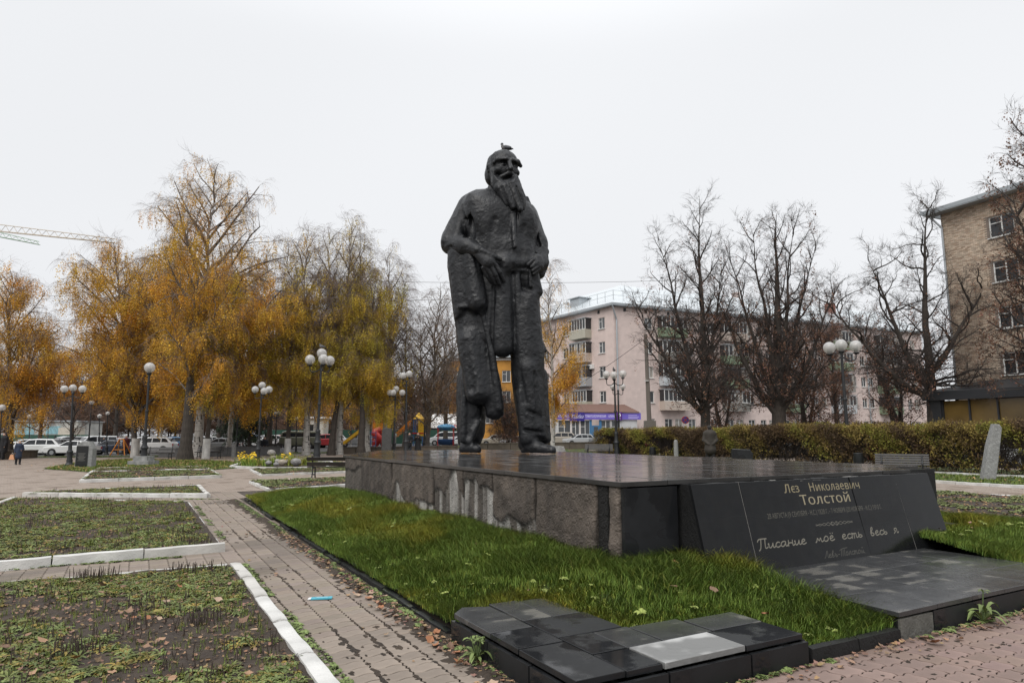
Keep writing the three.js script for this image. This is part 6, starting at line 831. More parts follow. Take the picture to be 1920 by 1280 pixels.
  for (const s of [1.8, 5.2, 9]) obj('vent_hole', bx(0.4, 0.45, 0.06, s, H - 0.75, 0.02), M.dark, mr); obj('vent_hole', bx(0.4, 0.45, 0.06, LL - 3, H - 0.75, 0.02), M.dark, ml);
  obj('air_conditioner', [bx(0.85, 0.6, 0.4, LL - 4.5, 10.9, 0.24)], M.pvc, ml);
  hoist(b);
  // dental clinic on the ground floor, built out in front of the corner
  const sh = thing('shop_front', 'clinic shop front with purple sign band at the foot of the pink block', 'shop front', groundAt(1120, 83.5).toArray(), 0.06), W = 9.9, h = 3.1; sh.position.x -= 0;
  obj('wall', [bx(W, 0.5, 5, 0, 0.25, -2.6), bx(0.25, h, 5, -W / 2, h / 2, -2.6), bx(0.25, h, 5, W / 2, h / 2, -2.6), bx(2.1, h - 0.5, 0.2, W / 2 - 1.1, (h + 0.5) / 2, -0.12)], mat(0.55, 0.55, 0.55, 0.7), sh);
  const blue = mat(0.05, 0.17, 0.33, 0.6); for (const [x, w] of [[-4.9, 1.6], [-3.2, 1.0], [-2.1, 1.2], [0.5, 1.2], [1.8, 1.2]]) windowAt(sh, x, 0.55, w, h - 0.6, 2, -0.08, M.pvc, M.glassW, false); obj('door', [bx(0.95, 2.3, 0.08, -0.15, 1.25, -0.06)], blue, sh); obj('pane', bx(0.5, 1.5, 0.02, -0.15, 1.5, -0.005), M.glassW, sh.children[sh.children.length - 1]); obj('door_surround', [bx(0.3, h - 0.5, 0.12, -0.8, 1.8, -0.07), bx(0.3, h - 0.5, 0.12, 0.42, 1.8, -0.07)], blue, sh);
  const sc = document.createElement('canvas'); sc.width = 1024; sc.height = 80; const q = sc.getContext('2d'); q.fillStyle = 'rgb(112,96,190)'; q.fillRect(0, 0, 1024, 80); q.fillStyle = 'rgb(235,232,248)'; const tx = (s, x0, x1, y, size, f) => { q.save(); q.font = `${size}px ${f}`; const w = q.measureText(s).width; q.translate(x0, y); q.scale((x1 - x0) / w, 1); q.fillText(s, 0, 0); q.restore(); };
  tx('КЛИНИКА', 20, 150, 56, 44, 'bold sans-serif'); tx('СТОМАТОЛОГИЧЕСКАЯ', 330, 600, 54, 40, 'bold sans-serif'); tx('КЛИНИКА', 630, 745, 54, 40, 'bold sans-serif'); q.fillStyle = 'rgb(190,182,226)'; for (const [a, y] of [[870, 26], [870, 44], [870, 62]]) q.fillRect(a, y, 100 + (y % 5) * 8, 7);
  const st = new THREE.CanvasTexture(sc); st.colorSpace = THREE.SRGBColorSpace; const band = obj('sign_band', (() => { const g = new THREE.BoxGeometry(10.6, 0.82, 0.14); g.translate(0.2, h + 0.45, 0.12); return g; })(), mat(1, 1, 1, 0.6, { map: st }), sh);
  const s2 = document.createElement('canvas'); s2.width = 256; s2.height = 128; const q2 = s2.getContext('2d'); q2.fillStyle = 'rgb(52,40,130)'; q2.fillRect(0, 0, 256, 128); q2.fillStyle = 'rgb(225,222,245)'; q2.font = 'italic 76px serif'; q2.save(); q2.transform(1, 0, -0.25, 1, 30, 0); q2.fillText('Улыбка', 16, 88, 210); q2.restore(); const t2 = new THREE.CanvasTexture(s2); t2.colorSpace = THREE.SRGBColorSpace; obj('name_board', (() => { const g = new THREE.BoxGeometry(1.9, 1.05, 0.1); g.translate(-2.55, h + 0.38, 0.26); return g; })(), mat(1, 1, 1, 0.5, { map: t2 }), sh);
  const s3 = document.createElement('canvas'); s3.width = 64; s3.height = 96; const q3 = s3.getContext('2d'); q3.fillStyle = 'rgb(82,30,120)'; q3.fillRect(0, 0, 64, 96); q3.fillStyle = 'rgb(240,238,245)'; q3.beginPath(); q3.ellipse(25, 38, 13, 17, 0, 0, 7); q3.ellipse(39, 38, 13, 17, 0, 0, 7); q3.fill(); q3.fillRect(31, 12, 3, 10); q3.beginPath(); q3.ellipse(39, 16, 7, 3.5, -0.5, 0, 7); q3.fill(); q3.fillRect(16, 74, 32, 5); const t3 = new THREE.CanvasTexture(s3); t3.colorSpace = THREE.SRGBColorSpace; obj('apple_sign', (() => { const g = new THREE.BoxGeometry(0.65, 1.0, 0.1); g.translate(2.75, h + 0.45, 0.26); return g; })(), mat(1, 1, 1, 0.5, { map: t3 }), sh);
  obj('tiled_canopy', (() => { const g = poly([[-5.1, 0.3], [5.3, 0.3], [4.6, -5], [-5.1, -5]], 0.1, 0); const p = g.attributes.position; for (let i = 0; i < p.count; i++) if (p.getZ(i) < -1) p.setY(i, p.getY(i) + 1.2); g.translate(0, h + 0.88, 0); g.computeVertexNormals(); return g; })(), mat(0.16, 0.09, 0.07, 0.9, { map: rep(ribT, 1.2) }), sh);
}
{ // orange building behind the statue
  const D = 118, c = groundAt(836, D), W = 24, H = 15.2, b = thing('orange_building', 'orange building with white-framed windows seen between the legs of the statue', 'building', [c.x, 0, c.z], -0.1);
  M.orange = mat(0.66, 0.32, 0.065, 0.9, { map: rep(T.blotch, 0.15) }); const holes = []; for (const y of [3.6, 7.2, 10.8]) for (let x = 1.2; x < W - 1.8; x += 2.9) holes.push([x, y, 1.5, 2.0]);
  const w = obj('wall', wallGeo(W, H, holes), M.orange, b); for (const [x, y, a, h] of holes) windowAt(w, x, y, a, h, 2, -0.12, M.pvc, M.glassW); obj('wall', bx(0.3, H, 12, 0.15, H / 2, -6.4), M.orange, b); hoist(b);
  obj('roof', [bx(W + 1, 0.35, 13, W / 2, H + 0.2, -6), bx(W + 1.2, 0.18, 1.2, W / 2, H - 0.1, 0.2)], M.tinD, b); obj('cornice', bx(W, 0.3, 0.2, W / 2, H - 0.45, 0.1), M.pvc, b); obj('downpipe', [bar(V(-0.2 + 0.6, H, 0.15), V(0.4, 3.2, 0.15), 0.1, 6), bar(V(0.4, 3.2, 0.15), V(2.3, 1.6, 0.9), 0.1, 6)], M.tin, b);
  const cs = document.createElement('canvas'); cs.width = 512; cs.height = 64; const q = cs.getContext('2d'); q.fillStyle = 'rgb(226,222,218)'; q.fillRect(0, 0, 512, 64); q.fillStyle = 'rgb(196,30,40)'; q.font = 'bold 50px sans-serif'; q.fillText('стоп кредит', 215, 48, 290); const ct = new THREE.CanvasTexture(cs); ct.colorSpace = THREE.SRGBColorSpace;
  const k = thing('kiosk', 'white awning kiosk with red lettering in front of the orange building', 'kiosk', groundAt(831, 110).toArray()); obj('body', [bx(4.4, 2.5, 3, 0.2, 1.3, -1.6)], M.glassW, k); obj('posts', [bx(0.15, 2.6, 0.15, -2.1, 1.3, 0), bx(0.15, 2.6, 0.15, 2.2, 1.3, 0)], M.orange, k); obj('awning', (() => { const g = poly([[-2.6, 0.6], [2.7, 0.6], [2.2, -3], [-2.2, -3]], 0.08, 0); const p = g.attributes.position; for (let i = 0; i < p.count; i++) if (p.getZ(i) < -1) p.setY(i, p.getY(i) + 1.6); g.translate(0, 3.2, 0); g.computeVertexNormals(); return g; })(), mat(0.72, 0.71, 0.69, 0.8), k); obj('sign', (() => { const g = new THREE.BoxGeometry(5.3, 0.75, 0.08); g.translate(0.05, 2.85, 0.62); return g; })(), mat(1, 1, 1, 0.7, { map: ct }), k);
}
{ // brick block at the right edge
  const D0 = 44.8, c = groundAt(1802, D0), H = 17.0, a = 25 * Math.PI / 180, dir = V(Math.sin(a), 0, Math.cos(a)), yaw = Math.atan2(-dir.z, dir.x), W = 12, b = thing('brick_block', 'tan brick apartment block at the right edge with white windows', 'building', [c.x, 0, c.z], yaw);
  const wins = []; for (const y of [5.35, 8.3, 11.3, 14.25]) wins.push([3.0, y, 1.5, 1.4], [6.4, y, 1.5, 1.4], [9.0, y, 1.55, 1.4]);
  M.mortarW = mat(0.22, 0.18, 0.15, 0.95); const w = obj('wall', wallGeo(W, H, wins), M.mortarW, b); obj('wall', bx(0.3, H, 14, 0.15, H / 2, -7.4), M.mortarW, b);
  const rr = rng(91), br = [], B = 0.25, Hh = 0.065, row = 0.077; for (let j = 0; j * row < H; j++) for (let i = -1; i * 0.262 < W; i++) { const x = i * 0.262 + (j & 1 ? 0.131 : 0), y = j * row + 0.04; if (x < 0 || x + B > W) continue; if (wins.some(([q, s, u, v]) => x + B > q - 0.02 && x < q + u + 0.02 && y > s - 0.04 && y < s + v + 0.04)) continue; const d = 0.72 + 0.5 * rr(), t = rr(); br.push({ p: V(x + B / 2, y, 0.0), rz: (rr() - 0.5) * 0.02, s: [1, 1, 0.7 + 0.6 * rr()], c: mix3([d, d * 0.98, d * 0.95], [d * 0.75, d * 0.66, d * 0.6], t < 0.25 ? 1 : 0.2 * t) }); }
  copies('brick', bx(B - 0.008, Hh - 0.004, 0.03), M.brick = mat(0.60, 0.50, 0.40, 0.9), br, w); for (const [x, y, u, v] of wins) windowAt(w, x, y, u, v, 2, -0.12, M.pvc, M.glass);
  hoist(b); const e = 0.75; obj('roof', (() => { const g = poly([[-e, e], [W + e, e], [W + e, -13], [-e, -13]], 0.12, H); const p = g.attributes.position; for (let i = 0; i < p.count; i++) { const z = p.getZ(i); if (z < -5) { p.setY(i, p.getY(i) + 3.6); p.setX(i, p.getX(i) < 3 ? 4.5 : p.getX(i)); } } g.computeVertexNormals(); return g; })(), M.roofB = mat(0.30, 0.32, 0.30, 0.5, { map: rep(tex(64, 64, (u) => (u * 4 - Math.floor(u * 4) < 0.2 ? 0.7 : 1)), 0.8) }), b);
  obj('eaves', [bx(W + 1.5, 0.28, 0.1, W / 2, H - 0.02, e), bx(W + 1.5, 0.1, 0.85, W / 2, H - 0.18, 0.35), bx(0.1, 0.28, 10, -e, H - 0.02, -4)], M.tinD, b); obj('downpipe', [bar(V(-0.55, H - 0.1, 0.6), V(0.1, H - 1.2, 0.14), 0.07), bar(V(0.1, H - 1.2, 0.14), V(0.1, 3.8, 0.14), 0.07)], M.tin, b);
  // dark glazed annex along its foot
  const an = thing('glazed_annex', 'dark framed glazed annex with a flat black roof at the foot of the brick block', 'shop front', groundAt(1752, 43).toArray(), yaw + 0.02); const AH = 4.0, AW = 14; M.anth = mat(0.028, 0.03, 0.034, 0.5);
  obj('roof', (() => { const g = poly([[-0.3, 0.35], [AW, 0.35], [AW, -4], [-0.3, -4]], 0.3, AH); const p = g.attributes.position; for (let i = 0; i < p.count; i++) if (p.getZ(i) < -1) { p.setY(i, p.getY(i) + 0.9); if (p.getX(i) < 1) p.setX(i, 1.6); } g.computeVertexNormals(); return g; })(), M.anth, an); obj('fascia', bx(AW + 0.3, 0.32, 0.12, AW / 2 - 0.15, AH - 0.1, 0.36), M.anth, an);
  obj('pillar', bx(0.85, AH - 0.2, 0.5, 0.3, AH / 2, 0), M.anth, an); const amber = pmat(0.21, 0.135, 0.042, 0.1, { specularIntensity: 0.8, map: rep(T.blotch, 0.3) });
  for (let i = 0; i < 8; i++) { obj('mullion', bx(0.09, AH - 0.3, 0.14, 0.75 + i * 1.6, AH / 2, 0.05), M.anth, an); obj('pane', bx(1.5, AH - 0.6, 0.03, 0.75 + (i + 0.5) * 1.6, AH / 2, 0), i < 3 ? amber : M.glassW, an); } obj('plinth_wall', bx(AW, 0.6, 0.2, AW / 2, 0.3, 0.0), M.anth, an);
}
{ // pale hall and green fence on the far left
  const b = thing('pale_hall', 'low pale building with a blue mural band beyond the green fence on the far left', 'building', groundAt(84, 112).toArray(), 0.08), pal = mat(0.62, 0.62, 0.58, 0.9, { map: rep(T.blotch, 0.2) }); obj('wall', bx(10.5, 4.2, 8, -0.3, 2.1, -4), pal, b); obj('roof', bx(11, 0.2, 8.6, -0.3, 4.3, -4), M.tin, b); obj('mural', [bx(3, 1.6, 0.05, -3.3, 2.9, 0.04), bx(2.2, 1.3, 0.05, 1.2, 2.8, 0.04)], mat(0.25, 0.45, 0.5, 0.8), b); obj('annex', bx(2.6, 3.2, 3, 4.6, 1.6, 0.8), mat(0.55, 0.5, 0.42, 0.9), b);
  const f = thing('green_fence', 'dark green sheet fence along the far left car park', 'fence', groundAt(20, 97).toArray()), gm = mat(0.02, 0.075, 0.05, 0.6); for (let i = 0; i < 14; i++) obj('panel', bx(1.15, 1.9, 0.05, -5 + i * 1.2, 1.15, 0), gm, f); for (let i = 0; i < 8; i++) obj('post', bx(0.1, 2.1, 0.1, -5.6 + i * 2.4, 1.05, 0.08), M.anth, f);
  const f2 = dup(f, groundAt(620, 92).toArray(), 0.05, 'dark green sheet fence behind the playground slide'); f2.scale.x = 1.7;
}
{ // tower crane far away
  const D = 320, a = atDepth(215, 455, D), b0 = atDepth(-60, 427, D), t = thing('tower_crane', 'thin lattice jib of a tower crane against the sky at the left', 'crane', [0, 0, 0]), M1 = mat(0.55, 0.46, 0.34, 0.7), M2 = mat(0.28, 0.42, 0.28, 0.7), lat = (p, q, hh, n, r, nm, m) => { const g = [bar(p, q, r, 4)], up = (f) => p.clone().lerp(q, f).add(V(0, hh * (1 - 0.45 * f), 0)), dn = (f) => p.clone().lerp(q, f); g.push(bar(up(0), up(1), r, 4), bar(dn(0).add(V(0, 0, -2)), dn(1).add(V(0, 0, -1)), r, 4)); for (let i = 0; i < n; i++) { g.push(bar(dn(i / n), up((i + 0.5) / n), r * 0.7, 3), bar(up((i + 0.5) / n), dn((i + 1) / n), r * 0.7, 3)); } obj(nm, g, m, t); };
  lat(b0, a, 3.6, 18, 0.17, 'jib', M1); const c0 = atDepth(-40, 436, D + 10), c1 = atDepth(72, 458, D + 10); lat(c0, c1, 2.6, 9, 0.16, 'second_jib', M2); obj('mast', [bx(2, 98, 2, b0.x, 49, b0.z - 3)], M1, t);
}
{ // overhead lines
  const L = (x0, y0, x1, y1, D, sag) => { const a = atDepth(x0, y0, D), b = atDepth(x1, y1, D + 6), pts = []; for (let i = 0; i <= 10; i++) { const f = i / 10; pts.push(a.clone().lerp(b, f).add(V(0, -sag * 4 * f * (1 - f), 0))); } return tubeG(pts, 0.022, 4, 12); }; const W = mat(0.03, 0.03, 0.03, 0.8);
  tag(obj('overhead_wire', L(-200, 574, 900, 640, 66, 0.6), W), 'lower black overhead wire left of the golden trees', 'wire'); tag(obj('overhead_wire', L(-200, 540, 900, 560, 80, 0.8), W), 'upper overhead wire crossing behind the golden trees', 'wire'); tag(obj('overhead_wire', L(700, 527, 1500, 515, 84, 0.6), W), 'overhead wire passing behind the statue at belt height', 'wire'); tag(obj('overhead_wire', L(1213, 632, 1060, 735, 60, 0.2), W), 'cable slanting down from the concrete pole', 'wire');
}
// ---------- lamps ----------
M.iron = mat(0.016, 0.017, 0.019, 0.5); M.globe = pmat(0.80, 0.79, 0.77, 0.22, { transmission: 0.6, thickness: 0, bumpMap: tex(64, 64, (u) => 0.5 + 0.5 * Math.sin(u * 6.283 * 16)), bumpScale: 0.004 }); M.bulb = mat(0.16, 0.16, 0.165, 0.6); M.base = mat(0.34, 0.34, 0.33, 0.85, { map: rep(T.blotch, 1.5), bumpMap: rep(T.bumpy, 4), bumpScale: 0.01 });
// posts: foot pixel, globes as pixel centres with radius; everything hangs from one cast-iron post
function lamp(label, p, globes, r, o = {}) {
  const D = -p.z, t = thing('street_lamp', label, 'street lamp', p.toArray(), 0, o.group), R = r * D / 1262 * 1.02, Q = globes.map(([x, y, dz]) => { const q = atDepth(x, y, D - (dz || 0)); return q.sub(p); }), axis = o.top ? atDepth(o.top[0], o.top[1], D).sub(p) : V(Q.reduce((s, q) => s + q.x, 0) / Q.length, Math.min(...Q.map((q) => q.y)) - R * 1.1, 0), H = axis.y, w = (o.w || 0.085) * (H / 5.6);
  const lean = (g) => { const a = g.attributes.position; for (let i = 0; i < a.count; i++) a.setX(i, a.getX(i) + axis.x * a.getY(i) / H); return g; };
  const k = H / 5.6; obj('base', lean(lathe([[0.0, 0], [0.27, 0], [0.27, 0.10], [0.2, 0.16], [0.17, 0.32], [0.2, 0.38], [0.16, 0.48], [0.145, 0.95], [0.19, 1.0], [0.19, 1.08], [0.12, 1.2], [0.11, 1.65], [0.14, 1.7], [0.10, 1.8]].map(([a, b]) => [a * k * 1.15, b * k]), 0, 0, 0, o.n || 12)), M.iron, t);
  obj('pole', lean(lathe([[w, 1.75 * k], [w * 0.92, 3.2 * k], [w * 1.3, 3.22 * k], [w * 1.3, 3.32 * k], [w * 0.85, 3.36 * k], [w * 0.7, H - 0.12], [w * 1.2, H - 0.1], [w * 1.2, H], [0, H + 0.02]], 0, 0, 0, 9)), M.iron, t);
  Q.forEach((q, i) => {
    const foot = V(q.x, q.y - R * 1.12, q.z), far = Math.hypot(foot.x - axis.x, foot.z) > R * 0.4;
    if (far) obj('arm', [tubeG([V(axis.x, H - 0.22 * k, 0), V(lerp(axis.x, foot.x, 0.4), H - 0.42 * k, foot.z * 0.4), V(lerp(axis.x, foot.x, 0.9), H - 0.4 * k + Math.max(0, foot.y - H) * 0.2, foot.z * 0.9), foot], 0.032 * k, 5, 12)], M.iron, t);
    else if (foot.y > H + 0.05) obj('arm', bar(V(axis.x, H, 0), foot, 0.04 * k), M.iron, t);
    const hd = obj('lamp_holder', [lathe([[R * 0.25, -R * 0.25], [R * 0.5, -R * 0.05], [R * 0.55, R * 0.08], [0, R * 0.1]].map((a) => a), foot.x, foot.y, foot.z, 10)], M.iron, t);
    const gb = obj('globe', sph(R, q.x, q.y, q.z, 1, 1, 1, 20), M.globe, t); obj('bulb', lathe([[R * 0.36, -R * 0.85], [R * 0.36, -R * 0.15], [0, -R * 0.1]], q.x, q.y, q.z, 10), M.bulb, gb);
  });
  if (o.stone) obj('footing', [bx(1.25 * k, 0.35 * k, 1.25 * k, 0, 0.1 * k, 0), bx(0.85 * k, 0.3 * k, 0.85 * k, 0, 0.4 * k, 0)], M.base, t); return t;
}
lamp('four-globe lamp post with a pigeon on top, beyond the rock bed left of the statue', groundAt(595, 42), [[581, 674], [618, 676, -0.4], [606, 673, 0.5], [603, 662, -0.3]], 9.2, { top: [602, 683] });
lamp('single-globe lamp post on a stepped stone footing on the left lawn', onGround(268, 872), [[280, 689]], 9.6, { stone: true });
lamp('three-globe lamp post beside the grey stele on the far left', onGround(129, 873), [[120, 729], [136, 727, -0.4], [154, 729]], 6.6, { top: [136, 735] });
lamp('four-globe lamp post under the trees left of the rock bed', groundAt(485, 40), [[478, 730], [491, 722, -0.3], [495, 733, 0.4], [504, 730]], 6.4, { top: [490, 737] });
lamp('four-globe lamp post in front of the playground tower', groundAt(739, 52), [[731, 736], [737, 736, 0.4], [742.5, 729, -0.3], [754, 736]], 5.8, { top: [741, 742] });
lamp('taller twin-globe lamp post just left of the statue', groundAt(762, 50), [[756, 704], [767, 701]], 6.3, { top: [762, 713] });
lamp('small twin-globe lamp post nearest the statue on its left', groundAt(795.5, 58), [[793.5, 752], [800, 751]], 4.2, { top: [796.5, 757] });
lamp('three-globe lamp post with a bird on top, right of the statue before the clinic', groundAt(1156, 47), [[1137, 702], [1151, 703, 0.3], [1168, 701]], 6.9, { top: [1152, 711] });
lamp('lower two-globe lamp post close behind the one with the bird', groundAt(1161, 58), [[1149, 725], [1168, 725]], 5.2, { top: [1159, 731] });
lamp('large three-globe lamp post right of the bare trees, before the hedge', groundAt(1590, 33), [[1555.5, 652], [1577.5, 647], [1605, 649]], 11, { top: [1578, 659] });
lamp('single small lamp post near the low wall on the far left edge', onGround(53, 846), [[55.5, 781]], 5, {});
lamp('thin lamp post with a flat head on the far left', onGround(88, 850), [[90, 793]], 3.2, {});
lamp('lamp post cut by the left edge of the photo', onGround(-4, 862), [[3, 764]], 6, {});
lamp('slim lamp post right of the three-globe lamp on the left, below the amber leaves', onGround(185, 851), [[186, 780]], 3.8, {});
lamp('slim lamp post standing left of the orange swing frame', onGround(199, 852), [[201, 775]], 3.4, {});
lamp('lamp post half hidden by amber leaves behind the grey stele', onGround(164, 848), [[171, 754]], 4.4, {});
lamp('thin two-globe lamp post in the trees right of the tallest birch', onGround(443, 846), [[444, 752], [450, 755]], 4, { top: [446, 760] });
lamp('far two-globe lamp post behind the bench, right of the middle', groundAt(517, 62), [[515, 775], [522, 774]], 3.4, { top: [518, 780] });
lamp('far single lamp post left of the far two-globe one', groundAt(497, 66), [[498, 775]], 3.2, {});
lamp('far single lamp post before the olive van', groundAt(556, 60), [[556, 785]], 3.3, {});
{ const set = [[602.5, 652, groundAt(595, 42)], [1151, 695.5, groundAt(1156, 47)]]; set.forEach(([x, y, p], i) => { const q = atDepth(x, y + 1, -p.z + (i ? -0.3 : 0.3)); pigeonSpots[i].position.copy(q); pigeonSpots[i].scale.setScalar(1.3); }); }
// ---------- benches ----------
M.slatD = [0.8, 1, 1.2].map((f) => mat(0.022 * f, 0.018 * f, 0.016 * f, 0.45, { map: rep(T.grain, 1.5) })); M.slatG = [0.85, 1, 1.15].map((f) => mat(0.042 * f, 0.038 * f, 0.037 * f, 0.5, { map: rep(T.grain, 1.5) }));
function bench(label, p, turn, W = 1.9, kind = 'plank', k = 1) { // faces +z
  const t = thing('park_bench', label, 'bench', p.toArray(), turn); t.scale.setScalar(k); const mats = kind === 'plank' ? M.slatD : M.slatG, r = rng(Math.round(p.x * 10) + 999);
  for (const s of [-1, 1]) { const x = s * (W / 2 - 0.22); obj('leg', [tubeG([V(x, 0, 0.32), V(x, 0.2, 0.26), V(x, 0.42, 0.25)], 0.028, 6), tubeG([V(x, 0, -0.3), V(x, 0.22, -0.2), V(x, 0.44, -0.18), V(x, 0.88, -0.34)], 0.028, 6), bar(V(x, 0.41, 0.28), V(x, 0.41, -0.2), 0.026), tubeG([V(x, 0.2, 0.26), V(x, 0.13, 0.04), V(x, 0.22, -0.2)], 0.02, 5)], M.iron, t); if (kind !== 'plank') obj('armrest', tubeG([V(x, 0.44, 0.3), V(x, 0.62, 0.32), V(x, 0.66, 0.1), V(x, 0.6, -0.22)], 0.026, 6), M.iron, t); }
  const ns = kind === 'plank' ? 4 : 6; for (let i = 0; i < ns; i++) obj('seat_slat', bx(W, 0.035, 0.5 / ns - 0.02, 0, 0.45 + 0.004 * (i % 2), 0.24 - i * 0.5 / ns, 0, 0.05), mats[(r() * 3) | 0], t);
  const nb = kind === 'plank' ? 2 : 5, y0 = kind === 'plank' ? 0.58 : 0.55, dy = kind === 'plank' ? 0.2 : 0.085, hh = kind === 'plank' ? 0.15 : 0.065; for (let i = 0; i < nb; i++) { const y = y0 + i * dy; obj('back_slat', bx(W, hh, 0.03, 0, y, -0.205 - (y - 0.44) * 0.36, 0, -0.33), mats[(r() * 3) | 0], t); }
  return t;
}
bench('dark bench half hidden by the plinth, behind the lawn corner', onGround(640, 896), Math.PI + 0.06, 2.7, 'plank', 0.92);
bench('dark bench on the left lawn left of the thick tree trunk', onGround(297, 862), 0.1, 1.9, 'plank', 0.95); bench('dark bench behind the whitewashed tree before the granite wall', onGround(391, 859), 0.05, 1.9, 'plank', 0.95);
bench('dark bench behind the rock bed with a person sitting by it', onGround(509, 850), 0.1, 1.7, 'plank', 0.95); bench('small dark bench near the parked cars on the far left', onGround(104, 853), 0.7, 1.6, 'plank', 0.9);
bench('slatted grey bench in front of the hedge, nearest to the engraved block', groundAt(1687, 24.5), -0.55, 1.75, 'slat', 0.98); bench('slatted grey bench behind the small round-topped stone post', groundAt(1260, 45), -0.3, 1.9, 'slat', 1.0);
bench('slatted grey bench just left of the lamp with the bird', groundAt(1122, 46), -0.2, 1.9, 'slat', 1.0); bench('slatted grey bench behind the black stele on the right', groundAt(1395, 41), -0.35, 1.8, 'slat', 1.0);
// ---------- stones ----------
const graniteT = tex(256, 256, (u, v) => { const a = pfbm(u, v, 40, 3, 141), b = pfbm(u, v, 6, 4, 142); return 0.5 + 0.5 * a + 0.4 * (b - 0.5); }); M.granite = mat(0.33, 0.33, 0.32, 0.85, { map: rep(graniteT, 1.5), bumpMap: rep(T.bumpy, 3), bumpScale: 0.02 });
function stone(name, label, cat, p, outline, depth, m, turn = 0, rough = 0.06) { // a standing slab from its front outline, roughened
  const t = thing(name, label, cat, p.toArray(), turn), s = new THREE.Shape(outline.map(([x, y]) => new THREE.Vector2(x, y))); let g = new THREE.ExtrudeGeometry(s, { depth, bevelEnabled: true, bevelThickness: 0.03, bevelSize: 0.03, bevelSegments: 2, curveSegments: 4, steps: 4 }); g.translate(0, 0, -depth / 2); g = g.toNonIndexed ? g : g; const a = g.attributes.position, sd = p.x * 3.1; for (let i = 0; i < a.count; i++) { const x = a.getX(i), y = a.getY(i), z = a.getZ(i), k = rough * Math.min(1, y * 3); a.setXYZ(i, x + k * (fbm3(x * 3 + sd, y * 3, z * 3, 2) - 0.5), y, z + k * (fbm3(x * 3, y * 3 + sd, z * 3, 2) - 0.5)); } g.computeVertexNormals(); obj('body', boxUV(g), m, t); return t;
}
{ const p = onGround(159, 876), d = -p.z / 1262, t = stone('memorial_stele', 'grey granite stele with a black polished inscription plate on the left lawn', 'stele', p, [[-14 * d, -0.1], [14 * d, -0.1], [13.5 * d, 34 * d], [6 * d, 47 * d], [-6 * d, 46 * d], [-13 * d, 41 * d]], 0.45, M.granite, 0.15, 0.12);
  const cv = document.createElement('canvas'); cv.width = 128; cv.height = 256; const q = cv.getContext('2d'); q.fillStyle = 'rgb(30,31,32)'; q.fillRect(0, 0, 128, 256); q.fillStyle = 'rgba(150,148,140,0.8)'; for (let i = 0; i < 7; i++) q.fillRect(20 + (i % 3) * 5, 92 + i * 15, 86 - (i % 3) * 14, 4); const ct = new THREE.CanvasTexture(cv); ct.colorSpace = THREE.SRGBColorSpace; obj('plate', (() => { const g = new THREE.BoxGeometry(20 * d, 37 * d, 0.03); g.translate(-3 * d, 21 * d, 0.27); return g; })(), mat(1, 1, 1, 0.25, { map: ct }), t); }
{ const p = groundAt(725, 51), d = 51 / 1262; stone('memorial_stele', 'dark grey stele with a slanted top before the playground', 'stele', p, [[-8 * d, -0.1], [8 * d, -0.1], [8.5 * d, 49 * d], [-6 * d, 51 * d], [-8 * d, 46 * d]].map(([x, y]) => [x, y]), 0.4, M.graniteD = mat(0.085, 0.083, 0.08, 0.8, { map: rep(graniteT, 1), bumpMap: rep(T.bumpy, 3), bumpScale: 0.02 }), 0.1); }
{ const p = groundAt(1052, 40), d = 40 / 1262, y = 33 * d; stone('boulder', 'pale sloping granite boulder right behind the statue\'s front foot', 'boulder', p, [[-10 * d, -0.1], [19 * d, -0.1], [10 * d, 0.3], [2 * d, 28 * d], [-8 * d, 29 * d], [-10.5 * d, 15 * d]].map(([x, q]) => [x, q]), 0.7, M.granite, 0.1, 0.25); }
{ const p = groundAt(1267, 42), d = 42 / 1262; const t = thing('stone_post', 'small round-topped stone post in front of a bench on the right', 'post', p.toArray()); obj('shaft', lathe([[0, 0], [4.6 * d, 0], [4.2 * d, 32 * d], [3.6 * d, 35 * d]], 0, 0, 0, 12), M.granite, t); obj('cap', sph(3.8 * d, 0, 35.5 * d, 0, 1, 0.8, 1, 12), M.granite, t); }
{ const p = groundAt(1389, 33), d = 33 / 1262; stone('memorial_stele', 'black polished stele with a rough pale top edge behind the plinth on the right', 'stele', p, [[-19 * d, -0.1], [17 * d, -0.1], [18.5 * d, 26 * d], [14 * d, 33 * d], [-17 * d, 34.5 * d]], 0.5, M.black[2], -0.2, 0.04); }
{ const p = onLevel(1852, 898, 0.02), d = -p.z / 1262; stone('leaning_stone', 'tall rough granite pillar leaning to the right in front of the hedge', 'stone pillar', p, [[-9 * d, -0.1], [9 * d, -0.1], [15 * d, 30 * d], [28 * d, 94 * d], [25 * d, 99 * d], [18 * d, 100 * d], [6 * d, 62 * d]], 0.3, M.granite, -0.25, 0.10); }
{ const bin = thing('litter_bin', 'small black litter bin beside the large three-globe lamp', 'litter bin', groundAt(1607, 31).toArray()); obj('drum', lathe([[0.0, 0.1], [0.17, 0.1], [0.2, 0.75], [0.22, 0.78], [0.18, 0.74]], 0, 0, 0, 14), M.iron, bin); obj('stand', [bar(V(-0.24, 0, 0), V(-0.22, 0.6, 0), 0.02), bar(V(0.24, 0, 0), V(0.22, 0.6, 0), 0.02)], M.iron, bin); dup(bin, groundAt(1223, 44).toArray(), 0.3, 'small black litter bin left of the round-topped stone post'); }
